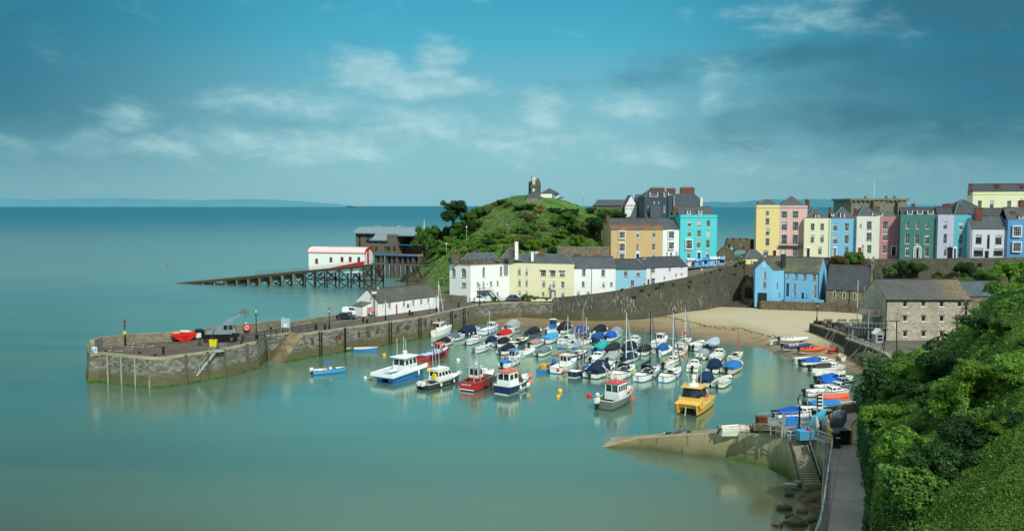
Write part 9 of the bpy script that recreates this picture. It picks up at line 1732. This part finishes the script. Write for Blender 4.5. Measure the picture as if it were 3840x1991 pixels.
# ================================================================ people
SKIN = plain('#c08a6c', .6)
def person(p, rz, J, cols, lab, hair='#2a211c', sc=1.):
 """J: joint name -> (x, y, z); body grown as one skinned surface, coloured by the nearest bone"""
 t_ = thing('person', lab, 'person', p, rz)
 bones = [('pelvis','chest','top'),('chest','neck','top'),('neck','head','skin')]
 for s in 'LR': bones += [('pelvis','hip'+s,'leg'),('hip'+s,'knee'+s,'leg'),('knee'+s,'ankle'+s,'leg'),('ankle'+s,'toe'+s,'shoe'),('chest','sho'+s,'top'),('sho'+s,'elb'+s,'top'),('elb'+s,'wri'+s,cols.get('arm','top')),('wri'+s,'palm'+s,'skin')]
 rad = dict(pelvis=.145,chest=.16,neck=.06,head=.105,hip=.1,knee=.07,ankle=.05,toe=.04,sho=.075,elb=.05,wri=.035,palm=.035)
 names = list(J); idx = {n: i for i, n in enumerate(names)}; vs = [Vector(J[n]) for n in names]; rs = [rad[n.rstrip('LR')] for n in names]; es = [(idx[a], idx[c]) for a, c, _ in bones]
 for s in 'LR':   # fingers and thumb
  w_, q = Vector(J['wri'+s]), Vector(J['palm'+s]); d = (q-w_).normalized(); u = d.cross(Vector((.3,.9,.2))).normalized(); v = d.cross(u)
  for k, l in enumerate((.07,.08,.075,.06)): i = len(vs); vs += [q+u*(.03-.02*k)+d*.02, q+u*(.034-.023*k)+d*l*.7+v*.012, q+u*(.034-.023*k)+d*l+v*.035]; rs += [.011,.009,.008]; es += [(idx['palm'+s], i), (i, i+1), (i+1, i+2)]
  i = len(vs); vs += [w_.lerp(q,.5)+u*.045, q+u*.06]; rs += [.012,.01]; es += [(idx['palm'+s], i), (i, i+1)]
 h = Vector(J['head']); f = Vector(J.get('_f', (0,-1,0)));
 me = bpy.data.meshes.new('body'); me.from_pydata(vs, es, []); o = bpy.data.objects.new('body', me); C.objects.link(o); o.modifiers.new('skin', 'SKIN'); o.modifiers.new('sub', 'SUBSURF').levels = 1
 for i, r in enumerate(rs): me.skin_vertices[0].data[i].radius = (r, r)
 me.skin_vertices[0].data[idx['pelvis']].use_root = True
 bpy.context.view_layer.update(); nm = bpy.data.meshes.new_from_object(o.evaluated_get(bpy.context.evaluated_depsgraph_get())); bpy.data.objects.remove(o)
 keys = ['top','leg','skin','shoe']; [nm.materials.append(plain(cols[k], .8) if k != 'skin' else SKIN) for k in keys]
 for pl in nm.polygons:
  c = pl.center; best = min(bones, key=lambda bn: (lambda a, e: (c-(a+(e-a)*max(0, min(1, (c-a).dot(e-a)/max(1e-6, (e-a).length_squared)))) ).length)(Vector(J[bn[0]]), Vector(J[bn[1]])) - rad[bn[1].rstrip('LR')]*.5); pl.material_index = keys.index(best[2]) if (c-h).length > .13 else 2; pl.use_smooth = True
 b = bpy.data.objects.new('body', nm); C.objects.link(b); b.parent = t_
 q = MB(); q.ball(h+Vector((0,0,.035))-f*.02, (.108,.112,.1), 10, 6); q.build('hair', plain(hair, .8), t_, True)
 s_ = Vector((f.y, -f.x, 0)); MB().ball(h+f*.105-Vector((0,0,.02)), (.016,.022,.025), 6, 4).build('nose', SKIN, t_); e = MB(); [e.ball(h+f*.09+s_*k*.035+Vector((0,0,.012)), .012, 6, 4) for k in (-1,1)]; e.build('eyes', plain('#1b1512'), t_); m_ = MB(); m_.cbox(h+f*.1-Vector((0,0,.06)), .045 if abs(f.y) > .5 else .01, .01 if abs(f.y) > .5 else .045, .01); m_.build('mouth', plain('#8a4a40'), t_); e = MB(); [e.ball(h+s_*k*.105, .022, 6, 4) for k in (-1,1)]; e.build('ears', SKIN, t_)
 t_.scale = (sc,)*3; return t_
def standing(walk=.0, arm=.1):
 return dict(pelvis=(0,0,.95),chest=(0,0,1.28),neck=(0,0,1.48),head=(0,-.02,1.63),hipL=(-.09,0,.9),hipR=(.09,0,.9),kneeL=(-.1,-walk*.6,.5),kneeR=(.1,walk*.4-.03,.5),ankleL=(-.1,-walk,.08),ankleR=(.1,walk,.09),toeL=(-.11,-walk-.18,.04),toeR=(.11,walk-.18,.04),shoL=(-.19,0,1.42),shoR=(.19,0,1.42),elbL=(-.24,arm*.6,1.15),elbR=(.24,-arm*.6,1.15),wriL=(-.24,arm-.1,.92),wriR=(.24,-arm-.1,.92),palmL=(-.24,arm-.12,.84),palmR=(.24,-arm-.12,.84))
def K(x, y, Y): return at_y(*zp(ZQ, x, y), Y)
p = K(950,1290,238.5); person((p.x, p.y, p.z), R(20), standing(.28,.2), dict(top='#dfe4e4',leg='#1b1d22',shoe='#eef0f0'), 'person walking past the kiosks in a white top and black trousers')
p = K(2150,1035,243); person((p.x, p.y, p.z), R(-60), standing(.05), dict(top='#2c3442',leg='#27405e',shoe='#22262a'), 'grey haired person in dark coat standing by the rightmost kiosk', '#a8a29a')
p = at_y(*zp(ZK,718,830), 252); person((p.x, p.y, p.z), R(170), standing(.2,.15), dict(top='#2ab4c8',leg='#2a4a6a',shoe='#22262a'), 'person in cyan jacket walking towards the town gate')
for px, c, lab in ((3258,'#3a3f4a','person in dark coat at the bend of the terrace street'),(3280,'#2f5a9a','person in blue jacket at the bend of the terrace street')): x = XatY(px, 235.5); person((x, 235.5, 14.05), R(90), standing(.2), dict(top=c,leg='#22324a',shoe='#1c1e20'), lab)
for x, c in ((1870,'#d8dcd8'),(1905,'#e8ecec')): pass
p = at_y(2911, 985, 259.2); person((p.x, 259.2, 11.95), R(0), standing(.05), dict(top='#eef0f0',leg='#3a4658',shoe='#22262a'), 'person in white shirt at the yellow house doorway')
sitJ = dict(pelvis=(0,0,.14),chest=(.04,0,.48),neck=(-.06,0,.68),head=(-.12,0,.82),hipL=(-.05,.1,.13),hipR=(-.05,-.1,.13),kneeL=(-.42,.16,.22),kneeR=(-.42,-.16,.2),ankleL=(-.72,.08,.07),ankleR=(-.74,-.1,.07),toeL=(-.9,.1,.1),toeR=(-.92,-.12,.1),shoL=(0,.2,.62),shoR=(0,-.2,.62),elbL=(-.2,.24,.4),elbR=(-.2,-.24,.4),wriL=(-.38,.12,.46),wriR=(-.36,-.1,.48),palmL=(-.45,.08,.5),palmR=(-.43,-.06,.52),_f=(-1,0,-.0))
def slipz(px): return float(np.interp(px, [2420, 2560, 2700], [.9, 1.9, 2.9]))
f_ = sitJ.pop('_f'); p = at_z(2552, 1622, 1.82); sitJ2 = dict(sitJ)
class _F(dict): pass
def person2(*a, face=(-1,0,0), **k):
 global _face; J = _F(a[2]); J.get = lambda n, d=None: face if n == '_f' else dict.get(J, n, d); return person(a[0], a[1], J, *a[3:], **k)
person2((p.x, p.y-.35, 1.78), R(4), sitJ, dict(top='#6b7a5c',leg='#3f5468',shoe='#2a2a2a',arm='top'), 'person in olive top sitting on the slipway edge with head bowed', sc=1.08)
lieJ = dict(pelvis=(0,0,.13),chest=(.36,0,.2),neck=(.56,0,.33),head=(.66,0,.44),hipL=(-.06,.09,.13),hipR=(-.06,-.09,.13),kneeL=(-.5,.1,.2),kneeR=(-.5,-.1,.16),ankleL=(-.92,.1,.1),ankleR=(-.94,-.1,.1),toeL=(-1.0,.11,.25),toeR=(-1.02,-.12,.25),shoL=(.48,.18,.26),shoR=(.48,-.18,.26),elbL=(.6,.32,.06),elbR=(.6,-.32,.06),wriL=(.4,.3,.05),wriR=(.4,-.32,.05),palmL=(.33,.28,.05),palmR=(.33,-.3,.05))
p = at_z(2521, 1625, 1.55); person2((p.x, p.y-.2, 1.5), R(4), lieJ, dict(top='#6b5348',leg='#1c1e24',shoe='#eef2f2'), 'person in black trousers and white trainers reclining on the slipway', sc=1.1)
p = at_z(2517, 1628, 1.5); o = MB(); o.ball((0,0,.09),(.28,.16,.12),8,5); o.ball((.2,.05,.08),(.16,.12,.1),7,4); o = o.build('white_bag', plain('#e6eeee')); o.location = (p.x, p.y-.6, 1.5); tag(o, 'small crumpled white bag beside the reclining person on the slipway', 'bag')
p = at_z(2583, 1619, 2.1); o = MB(); o.ball((0,0,.12),(.3,.2,.16),8,5); o = o.build('dark_bag', BLACK); o.location = (p.x, p.y-.2, 2.05); tag(o, 'small dark bag lying on the slipway right of the sitting person', 'bag')
def gull(p, lab): o = MB(); o.ball((0,0,.22),(.26,.11,.12),8,5); o.ball((.22,0,.36),(.09,.08,.09),7,5); o.bar((.28,0,.35),(.38,0,.33),.03); o.bar((-.2,0,.22),(-.42,0,.2),.09,.03); [o.bar((.02,s*.04,0),(.02,s*.04,.14),.02) for s in (-1,1)]; o = o.build('gull', plain('#eef0ee'), None, True); o.location = p; o.rotation_euler.z = random.uniform(0,6); tag(o, lab, 'gull', 'gulls perched about the harbour')
for px, yy in ((1380,0),(1392,0),(1443,0),(1462,0),(1468,0),(1476,0)): q = fn2.A; x = nw((px-1100)*3.18, 200)[0]; gull(tuple(fn2.world(x, 6, zT+.02)), 'white gull perched on the grey lifeboat station roof')
p = at_z(1058, 1228, DECK); gull((p.x+.2, p.y+.4, DECK+1.72), 'white gull perched on the tall pier parapet near the steps')
